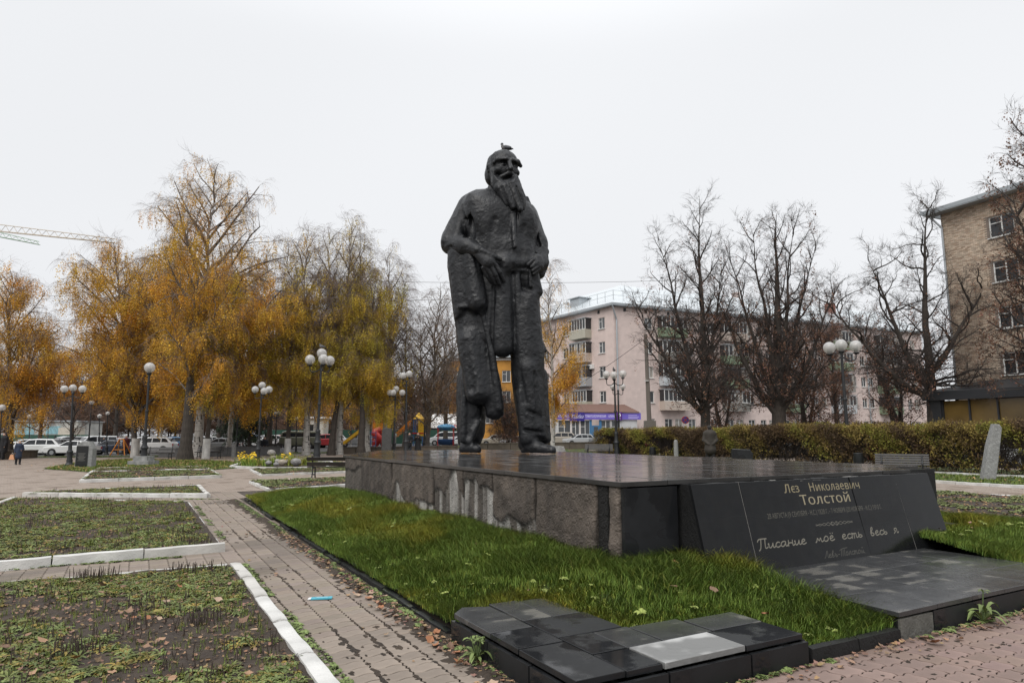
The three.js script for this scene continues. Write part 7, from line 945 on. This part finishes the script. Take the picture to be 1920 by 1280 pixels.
// ---------- low walls ----------
function lowWall(label, pts, h, w, m, block) { const t = thing('low_wall', label, 'wall', pts[0].toArray()), r = rng(Math.round(pts[0].x * 7)); for (let i = 0; i < pts.length - 1; i++) { const a = pts[i].clone().sub(pts[0]), b = pts[i + 1].clone().sub(pts[0]), L = a.distanceTo(b), n = Math.max(1, Math.round(L / block)); for (let k = 0; k < n; k++) { const p = a.clone().lerp(b, k / n), q = a.clone().lerp(b, (k + 0.985) / n); const g = beam(p, q, w, h); g.translate(0, h / 2, 0); obj('wall_block', g, m[(r() * m.length) | 0], t); const c = beam(p, q, w + 0.08, 0.1); c.translate(0, h + 0.05, 0); obj('coping', c, m[0], t); } } return t; }
M.wallG = [0.85, 1, 1.2].map((f) => mat(0.155 * f, 0.155 * f, 0.155 * f, 0.8, { map: rep(graniteT, 0.8) })); M.wallB = [0.8, 1, 1.15].map((f) => mat(0.17 * f, 0.14 * f, 0.11 * f, 0.9, { map: rep(T.blotch, 0.6), bumpMap: rep(T.bumpy, 2), bumpScale: 0.02 }));
const wallH = (px, py, hp) => { const p = onGround(px, py); return p; };
lowWall('long grey granite wall behind the benches on the left', [onGround(298, 857), onGround(380, 856), onGround(470, 854), onGround(525, 853)], 0.58, 0.4, M.wallG, 1.6); lowWall('brownish low wall at the foot of the playground', [groundAt(628, 54), groundAt(740, 56), groundAt(858, 58)], 0.45, 0.4, M.wallB, 1.8); lowWall('short brown wall at the left edge behind the walking person', [onGround(-20, 862), onGround(63, 858)], 0.5, 0.45, M.wallB, 1.5); lowWall('low brown stone wall behind the statue at car level', [groundAt(870, 62), groundAt(1000, 63), groundAt(1130, 65)], 0.55, 0.4, M.wallB, 2);
{ const t = thing('concrete_post', 'square grey concrete post at the end of the granite wall', 'post', onGround(437, 857).toArray()); obj('shaft', bx(0.22, 0.95, 0.22, 0, 0.47, 0), M.granite, t); obj('cap', bx(0.28, 0.06, 0.28, 0, 0.98, 0), M.granite, t); }
// ---------- people ----------
const SK = [mat(0.42, 0.26, 0.19, 0.6), mat(0.45, 0.29, 0.22, 0.6)];
function person(label, p, turn, o) { // o: coat, legs, hair colours; sit, arms pose, height
  const t = thing('person', label, 'person', p.toArray(), turn), h = (o.h || 1.7) / 1.7; t.scale.setScalar(h); const c3 = (a, b, ra, rb, k = 0.05) => cone(V(...a), V(...b), ra, rb, k), sit = o.sit ? -0.42 : 0, st = o.stride || 0.08;
  const hip = 0.9 + sit, legs = [], body = [c3([0, hip + 0.05, 0], [0, hip + 0.5, 0], 0.15, 0.17, 0.08), c3([-0.14, hip + 0.52, 0], [0.14, hip + 0.52, 0], 0.09, 0.09, 0.06), c3([0, hip + 0.55, 0], [0, hip + 0.66, 0.02], 0.055, 0.055, 0.03), ball(V(0, hip + 0.755, 0.02), 0.085, 0.115, 0.1, 0.02), c3([0, hip + 0.75, 0.11], [0, hip + 0.725, 0.125], 0.016, 0.02, 0.015), ball(V(-0.088, hip + 0.75, 0.01), 0.015, 0.03, 0.02, 0.01), ball(V(0.088, hip + 0.75, 0.01), 0.015, 0.03, 0.02, 0.01), ball(V(-0.033, hip + 0.775, 0.118), 0.016, 0.01, 0.014, 0.01, { cut: true }), ball(V(0.033, hip + 0.775, 0.118), 0.016, 0.01, 0.014, 0.01, { cut: true })];
  for (const s of [-1, 1]) { const knee = o.sit ? [s * 0.1, hip + 0.02, 0.42] : [s * 0.1, 0.48, s * st * 0.6 + 0.03], foot = o.sit ? [s * 0.1, 0.06, 0.46] : [s * 0.1, 0.07, s * st]; legs.push(c3([s * 0.09, hip, 0], knee, 0.095, 0.065, 0.05), c3(knee, foot, 0.065, 0.048, 0.03), c3(foot, [foot[0], 0.045, foot[2] + 0.15], 0.045, 0.036, 0.03)); }
  const arm = (s, pose) => { const sh = [s * 0.2, hip + 0.5, 0], P = { down: [[s * 0.25, hip + 0.24, -0.02], [s * 0.25, hip + 0.0, 0.05]], up: [[s * 0.27, hip + 0.3, 0.12], [s * 0.1, hip + 0.6, 0.3]], fold: [[s * 0.27, hip + 0.25, 0.02], [s * 0.08, hip + 0.22, 0.22]], back: [[s * 0.27, hip + 0.24, -0.06], [s * 0.08, hip + 0.08, -0.19]] }[pose]; return [c3(sh, P[0], 0.055, 0.045, 0.04), c3(P[0], P[1], 0.045, 0.034, 0.03), ...[0, 1, 2, 3].map((f) => c3([P[1][0] + (f - 1.5) * 0.018, P[1][1], P[1][2]], [P[1][0] + (f - 1.5) * 0.02, P[1][1] - 0.09, P[1][2] + 0.03], 0.012, 0.009, 0.008)), c3(P[1], [P[1][0] - s * 0.045, P[1][1] - 0.05, P[1][2] + 0.03], 0.014, 0.01, 0.01), ball(V(P[1][0], P[1][1] - 0.02, P[1][2]), 0.034, 0.045, 0.02, 0.02)]; };
  const arms = [...arm(-1, o.arms?.[0] || 'down'), ...arm(1, o.arms?.[1] || 'down')];
  const mesh = (prims, e, y0, y1) => { const q = surfaceNets(sculpt(prims, o.noise ? null : null), [-0.5, y0, -0.42], [0.5, y1, 0.65], e); return boxUV(q.toNonIndexed()); };
  obj('body', mesh([...body, ...legs, ...arms], 0.016, -0.02, 1.85 + sit), SK[o.skin || 0], t);
  const grow = (l, d) => l.map((q) => (q.t === 'c' ? { ...q, ra: q.ra + d, rb: q.rb + d } : q)); const skirt = o.coatLen ?? hip - 0.1; const coat = [...grow(body.slice(0, 2), 0.05), c3([0, hip + 0.15, 0], [0, Math.max(skirt, 0.2), o.sit ? 0.2 : 0], 0.19, 0.2 + (o.flare || 0.02), 0.08), ...[...arm(-1, o.arms?.[0] || 'down'), ...arm(1, o.arms?.[1] || 'down')].filter((q) => q.ra > 0.04 && q.t === 'c').map((q) => ({ ...q, ra: q.ra + 0.03, rb: q.rb + 0.022 })), c3([0, hip + 0.54, 0], [0, hip + 0.63, 0], 0.13, 0.095, 0.05)];
  obj('coat', mesh(coat, 0.022, Math.max(0.0, skirt - 0.3), hip + 0.75), mat(...o.coat, 0.85, { map: rep(T.blotch, 1.5) }), t); obj('trousers', mesh(grow(legs.filter((_, i) => i % 3 < 2), 0.022), 0.02, 0.05, hip + 0.12), mat(...o.legs, 0.85), t); obj('shoes', mesh(grow(legs.filter((_, i) => i % 3 === 2), 0.014), 0.016, -0.02, 0.2), M.dark, t);
  obj('hair', mesh([ball(V(0, hip + 0.79, -0.01), 0.098, 0.1, 0.105, 0.02), ball(V(0, hip + 0.74, 0.12), 0.085, 0.11, 0.1, 0.02, { cut: true }), ...(o.longHair ? [c3([0, hip + 0.75, -0.06], [0, hip + 0.55, -0.09], 0.08, 0.07, 0.03)] : [])], 0.014, hip + 0.5, hip + 0.95), mat(...o.hair, 0.85), t); return t;
}
const nearP = onGround(32, 871);
person('person in a dark blue padded coat walking on the far left', nearP, 0.9, { h: 42 * -nearP.z / 1262, coat: [0.03, 0.045, 0.085], legs: [0.012, 0.012, 0.014], hair: [0.3, 0.25, 0.2], coatLen: 0.62, arms: ['down', 'fold'] });
{ const d = -nearP.z / 1262, b = thing('shopping_bag', 'orange and white shopping bag carried by the walking person', 'bag', nearP.clone().add(V(-9 * d, 14 * d, 0.1)).toArray()); obj('bag', (() => { const g = new THREE.BoxGeometry(7 * d, 9 * d, 3 * d, 3, 3, 2), a = g.attributes.position; for (let i = 0; i < a.count; i++) a.setX(i, a.getX(i) * (1.1 - a.getY(i) / (9 * d) * 0.7)); return boxUV(g); })(), mat(0.6, 0.3, 0.16, 0.6), b); obj('handle', tubeG([V(-2 * d, 4 * d, 0), V(0, 8 * d, 0), V(2 * d, 4 * d, 0)], 0.25 * d, 5), mat(0.6, 0.55, 0.5, 0.6), b); }
const manP = groundAt(1331, 34); person('man in a long brown coat seen from behind before the hedge', manP, Math.PI - 0.15, { h: 1.6 + (815 - 801) / 1262 * 34 - manP.y, coat: [0.045, 0.038, 0.03], legs: [0.015, 0.014, 0.013], hair: [0.02, 0.018, 0.016], coatLen: 0.75, arms: ['back', 'back'], flare: 0.05 });
const g1 = groundAt(784, 51), hh = (y) => 1.6 + (815 - y) / 1262 * 51; person('woman in a black dress raising both hands beside the twin-globe lamp', g1, -0.1, { h: hh(813) - g1.y, coat: [0.01, 0.01, 0.011], legs: [0.012, 0.012, 0.012], hair: [0.05, 0.025, 0.02], longHair: true, coatLen: 0.45, flare: 0.08, arms: ['up', 'up'] });
const g2 = groundAt(767.5, 51.5); person('person in a dark jacket standing behind the twin-globe lamp', g2, 0.3, { h: hh(813) - g2.y, coat: [0.016, 0.017, 0.02], legs: [0.02, 0.025, 0.035], hair: [0.04, 0.03, 0.025], arms: ['fold', 'fold'] });
const g3 = onGround(495, 851); person('person in dark clothes sitting on the bench behind the rock bed', g3.clone().add(V(0, 0, 0.05)), 0.5, { sit: true, h: 1.75, coat: [0.014, 0.016, 0.025], legs: [0.015, 0.015, 0.02], hair: [0.02, 0.02, 0.02], arms: ['fold', 'fold'] });
person('person in black cut by the left edge of the photo', onGround(4, 862), -0.6, { h: 1.7, coat: [0.012, 0.012, 0.014], legs: [0.012, 0.012, 0.014], hair: [0.03, 0.02, 0.02], coatLen: 0.6 }); person('small dark figure walking near the cars behind the grey stele', onGround(191, 850), 1.4, { h: 1.5, coat: [0.013, 0.014, 0.018], legs: [0.012, 0.012, 0.014], hair: [0.02, 0.02, 0.02], stride: 0.2 }); person('small dark figure among the cars right of the tallest birch', groundAt(453, 72), 1.2, { h: 1.65, coat: [0.013, 0.014, 0.018], legs: [0.012, 0.012, 0.014], hair: [0.02, 0.02, 0.02], stride: 0.2 }); person('person in a red jacket standing by the swing frame', groundAt(237, 60), 0.5, { h: 1.6, coat: [0.12, 0.03, 0.04], legs: [0.03, 0.03, 0.04], hair: [0.03, 0.02, 0.02] });
person('person whose brown head shows above the hedge right of the wide bare tree', groundAt(1508, 50), 2.8, { h: 1.78, coat: [0.03, 0.025, 0.02], legs: [0.02, 0.02, 0.02], hair: [0.05, 0.02, 0.015] });
// ---------- cars ----------
M.carGlass = pmat(0.02, 0.022, 0.025, 0.06); M.tyre = mat(0.012, 0.012, 0.013, 0.8); M.rim = mat(0.32, 0.33, 0.34, 0.35, { metalness: 0.6 }); M.head = pmat(0.55, 0.56, 0.56, 0.1); M.tail = pmat(0.4, 0.015, 0.015, 0.2); M.trim = mat(0.015, 0.015, 0.016, 0.6);
const CARS = { // side profiles: body outline, cabin outline, windows, wheel positions, for a car 4.5 m long and 1.5 to 2 m tall
  suv: { L: 4.6, H: 1.68, W: 1.84, body: [[-2.3, 0.42], [-2.3, 0.78], [-2.22, 1.02], [-1.0, 1.1], [2.12, 1.14], [2.28, 1.0], [2.3, 0.45], [2.1, 0.3], [-2.1, 0.3]], cab: [[-1.2, 1.06], [-0.45, 1.6], [0.2, 1.68], [1.6, 1.64], [2.14, 1.12]], win: [[-0.95, 1.12], [-0.42, 1.53], [0.15, 1.58], [1.5, 1.55], [1.85, 1.14]], wh: [-1.42, 1.38], r: 0.35 },
  sedan: { L: 4.6, H: 1.46, W: 1.78, body: [[-2.3, 0.4], [-2.3, 0.66], [-2.15, 0.86], [-0.95, 0.95], [1.5, 0.98], [2.25, 0.94], [2.3, 0.5], [2.15, 0.26], [-2.1, 0.26]], cab: [[-1.1, 0.92], [-0.3, 1.4], [0.3, 1.46], [0.95, 1.42], [1.75, 0.96]], win: [[-0.85, 0.96], [-0.25, 1.34], [0.28, 1.38], [0.88, 1.34], [1.4, 0.98]], wh: [-1.42, 1.38], r: 0.32 },
  van: { L: 4.9, H: 1.98, W: 1.88, body: [[-2.45, 0.42], [-2.45, 0.85], [-2.2, 1.08], [-1.6, 1.2], [2.35, 1.24], [2.42, 1.1], [2.45, 0.45], [2.3, 0.3], [-2.2, 0.3]], cab: [[-1.75, 1.14], [-1.0, 1.86], [-0.4, 1.98], [2.2, 1.95], [2.38, 1.2]], win: [[-1.5, 1.22], [-0.95, 1.74], [-0.4, 1.84], [2.1, 1.82], [2.22, 1.26]], wh: [-1.55, 1.45], r: 0.34 },
};
CARS.olive = { ...CARS.van, body: [[-2.2, 0.5], [-2.2, 1.2], [-2.1, 1.35], [2.15, 1.35], [2.2, 1.2], [2.2, 0.5], [2.0, 0.4], [-2.0, 0.4]], cab: [[-2.15, 1.3], [-1.95, 1.9], [-1.6, 2.05], [1.9, 2.05], [2.15, 1.85], [2.18, 1.3]], win: [[-1.9, 1.38], [-1.78, 1.82], [1.85, 1.82], [1.95, 1.38]], wh: [-1.3, 1.2], L: 4.4, H: 2.05 };
const carGeo = {};
function carParts(kind) { return carGeo[kind] ||= (() => { const c = CARS[kind], S = (pts) => new THREE.Shape(pts.map(([x, y]) => new THREE.Vector2(x, y))), side = S(c.body); const ext = (s, w, bev) => { const g = new THREE.ExtrudeGeometry(s, { depth: w - 2 * bev, bevelEnabled: true, bevelThickness: bev, bevelSize: bev, bevelOffset: -bev, bevelSegments: 3 }); g.translate(0, 0, -w / 2 + bev); return g; }; const body = ext(side, c.W, 0.09), cab = ext(S(c.cab), c.W - 0.24, 0.12), cp = cab.attributes.position; for (let i = 0; i < cp.count; i++) { const y = cp.getY(i); cp.setZ(i, cp.getZ(i) * (1 - 0.16 * clamp((y - c.body[3][1]) / (c.H - c.body[3][1])))); } cab.computeVertexNormals(); const taper = (g) => { const a = g.attributes.position; for (let i = 0; i < a.count; i++) { const y = a.getY(i); a.setZ(i, a.getZ(i) * (1 - 0.16 * clamp((y - c.body[3][1]) / (c.H - c.body[3][1])))); } g.computeVertexNormals(); return boxUV(g); };
  const sw = (c.W - 0.24) + 0.012, win = taper(new THREE.ExtrudeGeometry(S(c.win), { depth: sw, bevelEnabled: false }).translate(0, 0, -sw / 2)); const f0 = c.cab[0], f1 = c.cab[1], b0 = c.cab[c.cab.length - 1], b1 = c.cab[c.cab.length - 2]; const scr = (p, q, s) => { const a = V(p[0], p[1], 0).lerp(V(q[0], q[1], 0), 0.16), b = V(p[0], p[1], 0).lerp(V(q[0], q[1], 0), 0.86), n = V(q[1] - p[1], -(q[0] - p[0]), 0).normalize().multiplyScalar(s * 0.015), g = new THREE.BoxGeometry(a.distanceTo(b), 0.02, c.W - 0.55); g.rotateZ(Math.atan2(b.y - a.y, b.x - a.x)); g.translate((a.x + b.x) / 2 + n.x, (a.y + b.y) / 2 + n.y, 0); return boxUV(g); };
  const x0 = -c.L / 2, x1 = c.L / 2, wheel = cyl(c.r, c.r, 0.22, 0, -0.11, 0, 18).rotateX(Math.PI / 2), rim = cyl(c.r * 0.62, c.r * 0.62, 0.235, 0, -0.1175, 0, 10).rotateX(Math.PI / 2); const pil = []; for (const f of [0.4, 0.72]) { const x = lerp(c.win[0][0], c.win[c.win.length - 1][0], f); pil.push(taper(new THREE.BoxGeometry(0.08, c.H - c.body[3][1] - 0.1, sw + 0.016).translate(x, (c.H + c.body[3][1]) / 2, 0))); }
  return { c, body: [boxUV(body), boxUV(cab)], win, front: scr(f0, f1, -1), rear: scr(b0, b1, 1), pil, wheel, rim, head: [-1, 1].map((s) => bx(0.14, 0.14, 0.4, x0 + 0.1, c.body[1][1] - 0.02, s * (c.W / 2 - 0.27), 0, 0, -0.15)), tail: [-1, 1].map((s) => bx(0.12, 0.2, 0.26, x1 - 0.07, c.body[3][1] - 0.22, s * (c.W / 2 - 0.17))), trim: [bx(0.1, 0.16, c.W - 0.3, x0 + 0.0, 0.42, 0), bx(0.1, 0.16, c.W - 0.3, x1 - 0.0, 0.45, 0), bx(c.L - 1.0, 0.12, c.W - 0.1, 0, 0.33, 0)], plate: bx(0.02, 0.12, 0.5, x1 + 0.045, 0.62, 0), arch: c.wh.map((x) => cyl(c.r + 0.07, c.r + 0.07, c.W + 0.008, x, -c.W / 2 - 0.004, -c.r - 0.0, 18).rotateX(Math.PI / 2)) }; })(); }
const carPaint = {};
function car(kind, label, color, p, turn, k = 1, group) { const q = carParts(kind), key = color.join(); const paint = carPaint[key] ||= pmat(...color, 0.35, { clearcoat: 0.8, clearcoatRoughness: 0.08 }); const t = thing('parked_car', label, 'car', p.toArray(), turn, group); t.scale.setScalar(k); obj('body', q.body, paint, t); obj('side_windows', q.win, M.carGlass, t); obj('window_pillars', q.pil, paint, t); obj('windscreen', q.front, M.carGlass, t); obj('rear_window', q.rear, M.carGlass, t); for (const x of q.c.wh) for (const s of [-1, 1]) { const w = copyMesh('wheel', q.wheel, M.tyre, t); w.position.set(x, q.c.r, s * (q.c.W / 2 - 0.1)); copyMesh('rim', q.rim, M.rim, w); } obj('wheel_arches', q.arch, M.trim, t); q.head.forEach((g) => obj('headlight', g, M.head, t)); q.tail.forEach((g) => obj('tail_light', g, M.tail, t)); obj('bumper_trim', q.trim, M.trim, t); obj('number_plate', q.plate, M.pvc, t); return t; }
const WHT = [0.68, 0.69, 0.69], SIL = [0.42, 0.43, 0.43], GRY = [0.13, 0.135, 0.14], BLK = [0.015, 0.015, 0.017], NAVY = [0.02, 0.03, 0.055], BEI = [0.36, 0.32, 0.26], RED = [0.32, 0.025, 0.03], BLU = [0.03, 0.13, 0.26];
const carAt = (px, D, kind, color, label, turn, k) => car(kind, label, color, groundAt(px, D), turn, k);
// behind the statue and along the street on the right
carAt(1086, 78, 'suv', SIL, 'silver crossover in front of the clinic right of the statue', -0.12 + 0.35, 0.8); carAt(1048, 82, 'suv', BEI, 'beige off-roader half hidden behind the statue\'s right leg', 0.12, 0.95); carAt(1137, 77, 'suv', GRY, 'dark grey crossover with red tail lights before the lamp with the bird', 0.5, 0.85); carAt(1176, 80, 'suv', GRY, 'dark car behind the hedge end by the clinic', 0.1, 0.9);
carAt(929, 80, 'suv', BEI, 'beige crossover seen between the legs of the statue', 0.12, 0.82); carAt(967, 78, 'sedan', WHT, 'white car showing beside the statue\'s front leg', 0.2, 0.8); carAt(835, 88, 'van', SIL, 'silver van in front of the orange building', 0.12, 0.9); carAt(858, 84, 'sedan', WHT, 'white car right of the silver van, cut by the statue', 0.4, 0.8);
carAt(1262, 66, 'suv', WHT, 'white car whose roof shows above the hedge by the road sign', 0.4, 1.0); carAt(1238, 74, 'van', BLK, 'black van whose roof shows above the hedge by the concrete pole', 0.5, 0.9); carAt(1205, 70, 'sedan', NAVY, 'dark blue car behind the hedge left of the concrete pole', 0.4, 1);
carAt(1702, 36, 'suv', RED, 'red car showing through the gap in the hedge behind the bench', 2.7, 0.95); carAt(1250, 56, 'sedan', RED, 'red car glimpsed through the hedge behind the round-topped post', 0.5, 1); carAt(1840, 34, 'sedan', SIL, 'silver car behind the hedge by the leaning stone pillar', 2.7, 1); carAt(1480, 48, 'sedan', SIL, 'silver car behind the hedge at the wide bare tree', 0.6, 1);
// car park on the left, one car after another
const park = [[70, 60, 'suv', WHT, 0.25, 'white crossover nearest on the left, rear wheel at the kerb'], [20, 62, 'sedan', WHT, 0.2, 'white car at the left edge behind the walking person'], [138, 60, 'sedan', WHT, 0.1, 'white saloon behind the three-globe lamp on the left'], [112, 68, 'suv', GRY, 0.9, 'grey crossover parked left of the white saloon'], [92, 74, 'suv', WHT, 1.0, 'white car in the second row on the left'], [128, 76, 'van', SIL, 1.0, 'silver van in the second row on the left'], [150, 84, 'sedan', SIL, 0.9, 'silver car in the back row on the left'], [45, 84, 'suv', WHT, 0.9, 'white crossover below the pale hall'], [70, 92, 'sedan', GRY, 0.9, 'grey car below the green fence'], [208, 64, 'sedan', NAVY, 0.08, 'navy blue saloon left of the swing frame'], [178, 76, 'van', WHT, 0.9, 'white van behind the slim lamp posts'], [230, 80, 'suv', SIL, 0.9, 'silver car behind the swing frame'], [288, 66, 'suv', WHT, 0.1, 'white crossover behind the left bench'], [318, 74, 'suv', BLU, 0.9, 'blue car behind the left bench'], [345, 78, 'sedan', WHT, 0.9, 'white car behind the thick tree trunk'], [376, 76, 'suv', WHT, 0.9, 'white car between the dark trunks'], [412, 70, 'sedan', GRY, 0.2, 'dark car right of the whitewashed tree'], [440, 80, 'van', WHT, 0.9, 'white van right of the concrete post'], [465, 84, 'suv', BLU, 0.9, 'pale blue car under the twin-globe lamp'], [498, 80, 'suv', WHT, 0.9, 'white car behind the sitting person'], [525, 84, 'suv', RED, 0.9, 'red car left of the olive van'], [563, 72, 'olive', [0.11, 0.11, 0.07], 0.12, 'olive green box van beyond the whitewashed birch'], [607, 76, 'suv', RED, 0.3, 'red car behind the four-globe lamp'], [616, 78, 'suv', WHT, 0.9, 'white car right of the red car behind the four-globe lamp'], [668, 80, 'suv', GRY, 0.2, 'grey car behind the yellow slide'], [258, 88, 'suv', WHT, 1, 'white car in the back row behind the amber tree'], [202, 92, 'suv', RED, 1, 'red car in the back row behind the slim lamps']];
for (const [px, D, kind, col, turn, label] of park) carAt(px, D, kind, col, label, turn, 0.92);
{ const p = groundAt(592, 90), b = thing('guard_booth', 'small pale guard booth behind the olive van', 'booth', p.toArray()); obj('wall', bx(2.6, 3.6, 2.4, 0, 1.8, 0), mat(0.6, 0.58, 0.52, 0.8), b); obj('window', bx(1.5, 1.2, 0.06, 0, 2.2, 1.2), M.glass, b); obj('roof', bx(3.2, 0.25, 3, 0, 3.7, 0), M.pvc, b); }
// ---------- playground ----------
{ const YEL = mat(0.62, 0.36, 0.02, 0.5), ORA = mat(0.62, 0.22, 0.02, 0.5), REDM = mat(0.42, 0.025, 0.02, 0.45), BLUE = mat(0.04, 0.10, 0.24, 0.5), D = 66, d = D / 1262, o = groundAt(740, D), X = (px) => (px - 740) * d, Y = (py) => (815 - py) * d + EYE - o.y;
  const t = thing('play_tower', 'orange and red play tower with yellow pyramid roofs and a yellow slide', 'playground tower', o.toArray());
  for (const x of [700, 716, 775, 792]) for (const z of [0, -1.4]) obj('post', bx(0.11, Y(786), 0.11, X(x), Y(786) / 2, z), x < 750 ? REDM : BLUE, t); for (const [x, w] of [[722, 9], [783, 11]]) { const g = new THREE.ConeGeometry(w * d * 1.35, 13 * d, 4); g.rotateY(Math.PI / 4); g.translate(X(x), Y(779), -0.7); obj('roof', clean(g), YEL, t); }
  for (const [x0, x1] of [[696, 720], [772, 796]]) obj('deck', bx((x1 - x0) * d, 0.12, 1.6, X((x0 + x1) / 2), Y(812), -0.7), REDM, t); obj('panel', bx(20 * d, 1.0, 0.06, X(708), Y(803), 0.05), ORA, t); obj('panel', bx(12 * d, 1.6, 0.06, X(790), Y(802), 0.05), YEL, t); obj('panel', bx(14 * d, 0.9, 0.06, X(725), Y(795), 0.02), YEL, t);
  obj('slide', (() => { const l = []; for (const s of [-0.32, 0.32]) l.push(beam(V(X(676), Y(807), s), V(X(645), Y(831), s), 0.06, 0.28), beam(V(X(645), Y(831), s), V(X(631), Y(833), s), 0.06, 0.28)); l.push(beam(V(X(676), Y(808.5), 0), V(X(645), Y(832), 0), 0.64, 0.05), beam(V(X(645), Y(832), 0), V(X(631), Y(834), 0), 0.64, 0.05)); return l; })(), YEL, t); obj('slide_support', [bar(V(X(672), 0, 0), V(X(672), Y(812), 0), 0.07), bar(V(X(658), 0, 0), V(X(658), Y(823), 0), 0.07)], M.pvc, t);
  const st = []; for (let i = 0; i < 7; i++) st.push(bx(3.2 * d, 0.05, 0.9, X(745 + i * 3.6), Y(818 - i * 3.2), 0.1)); obj('stairs', st, ORA, t); obj('stair_rail', [-0.4, 0.5].flatMap((z) => [beam(V(X(744), Y(812), z), V(X(770), Y(788), z), 0.07, 0.09), ...[0, 1, 2, 3, 4, 5].map((i) => bar(V(X(746 + i * 4.4), Y(818 - i * 3.9), z), V(X(746 + i * 4.4), Y(810 - i * 4), z), 0.03))]), ORA, t); obj('tube_slide', tubeG([V(X(712), Y(806), 0.4), V(X(706), Y(812), 0.9), V(X(714), Y(822), 1.0), V(X(707), Y(832), 0.8)], 0.34, 12, 24), REDM, t);
  const cl = thing('climbing_frame', 'small blue and red climbing frame left of the play tower', 'climbing frame', groundAt(691, 64).toArray()); const b2 = [], r2 = []; for (let i = 0; i < 4; i++) { b2.push(bar(V(-0.8 + i * 0.5, 0, 0), V(-0.8 + i * 0.5, 1.8, 0), 0.035), bar(V(-0.8, 0.4 + i * 0.42, 0), V(0.7, 0.4 + i * 0.42, 0), 0.03)); r2.push(bar(V(-0.8 + i * 0.5, 0, -0.9), V(-0.8 + i * 0.5, 2.3, -0.9), 0.035)); } obj('bars', b2, BLUE, cl); obj('posts', r2, REDM, cl);
  const sw = thing('swing_frame', 'orange A-shaped swing frame on the left lawn', 'swing', onGround(225, 853).toArray()), k = -onGround(225, 853).z / 1262; obj('frame', [bar(V(-13 * k, 0, 0.5), V(-4 * k, 29 * k, 0), 0.05), bar(V(-12 * k, 0, -0.6), V(-4 * k, 29 * k, 0), 0.05), bar(V(14 * k, 0, 0.5), V(4 * k, 29 * k, 0), 0.05), bar(V(13 * k, 0, -0.6), V(4 * k, 29 * k, 0), 0.05), bar(V(-4 * k, 29 * k, 0), V(4 * k, 29 * k, 0), 0.05), bar(V(-10 * k, 10 * k, 0.35), V(11 * k, 10 * k, 0.35), 0.035)], ORA, sw); obj('seat', [bx(9 * k, 0.05, 0.3, 0, 4.5 * k, 0), bar(V(-4 * k, 29 * k, 0), V(-4 * k, 4.5 * k, 0), 0.015), bar(V(4 * k, 29 * k, 0), V(4 * k, 4.5 * k, 0), 0.015)], M.iron, sw);
  const kr = thing('kiddie_ride', 'small blue canopied ride standing before the parked van', 'playground ride', groundAt(836, 70).toArray()); obj('canopy', (() => { const g = sph(0.95, 0, 2.15, 0, 1, 0.35, 0.8, 14); return g; })(), mat(0.08, 0.25, 0.42, 0.6), kr); obj('frame', [-0.8, 0.8].flatMap((x) => [-0.5, 0.5].map((z) => bar(V(x, 0, z), V(x, 2.1, z), 0.04))), REDM, kr); obj('tub', lathe([[0, 0.35], [0.75, 0.35], [0.95, 0.9], [0.9, 0.92], [0.7, 0.45]], 0, 0, 0, 14), BLUE, kr); }
// ---------- poles and signs ----------
{ const D = 60, p = groundAt(1219, D), d = D / 1262, t = thing('utility_pole', 'tall grey concrete utility pole before the pink block', 'utility pole', p.toArray()), cm = mat(0.21, 0.185, 0.16, 0.9, { map: rep(T.blotch, 0.6) }); const H = 220 * d; obj('pole', (() => { const g = new THREE.CylinderGeometry(3.2 * d, 4.8 * d, H, 10); g.translate(0, H / 2, 0); const a = g.attributes.position; for (let i = 0; i < a.count; i++) a.setX(i, a.getX(i) - 3 * d * a.getY(i) / H); return clean(g); })(), cm, t); obj('switch_box', bx(20 * d, 18 * d, 0.8, -1 * d, 46 * d, 0.3), mat(0.16, 0.15, 0.13, 0.8), t); obj('bracket', bx(9 * d, 1.2 * d, 0.2, -5 * d, 130 * d, 0.2), M.pvc, t);
  const q = groundAt(1572, 62), t2 = thing('utility_pole', 'shorter grey concrete post behind the large three-globe lamp', 'utility pole', q.toArray()); obj('pole', (() => { const g = new THREE.CylinderGeometry(0.16, 0.24, 7.6, 10); g.translate(0, 3.8, 0); return clean(g); })(), cm, t2); obj('bracket', bx(0.9, 0.12, 0.12, 0.2, 7.2, 0.1), M.tin, t2);
  const s = thing('road_sign', 'round blue no-stopping sign with a white arrow plate below it', 'road sign', groundAt(1286, 57).toArray()), e = 57 / 1262; obj('post', bar(V(0, 0, 0), V(0, 66 * e, 0), 0.035), M.tin, s); const sy = 59 * e, R = 7 * e; const disc = obj('disc', cyl(R, R, 0.04, 0, -0.02, 0, 28).rotateX(Math.PI / 2).translate(0, sy, 0.05), mat(0.42, 0.03, 0.03, 0.5), s); obj('blue_field', cyl(R * 0.82, R * 0.82, 0.01, 0, 0, 0, 28).rotateX(Math.PI / 2).translate(0, sy, 0.075), mat(0.03, 0.08, 0.3, 0.5), disc); obj('cross_bar', [1, -1].map((k) => bx(R * 1.65, R * 0.2, 0.006, 0, sy, 0.09 + k * 0.003, 0, 0, k * Math.PI / 4)), mat(0.42, 0.03, 0.03, 0.5), disc); const pl = obj('plate', bx(7.4 * e, 17 * e, 0.03, 0.2 * e, 42 * e, 0.05), M.pvc, s); obj('arrow', [bx(1.5 * e, 8 * e, 0.01, 0.2 * e, 42 * e, 0.075), ...[1, -1].map((k) => { const g = new THREE.ConeGeometry(2.2 * e, 3.6 * e, 3); g.scale(1, 1, 0.05); if (k < 0) g.rotateZ(Math.PI); g.translate(0.2 * e, (42 + k * 5.2) * e, 0.077); return clean(g); })], M.dark, pl); }
renderer.render(scene, camera);
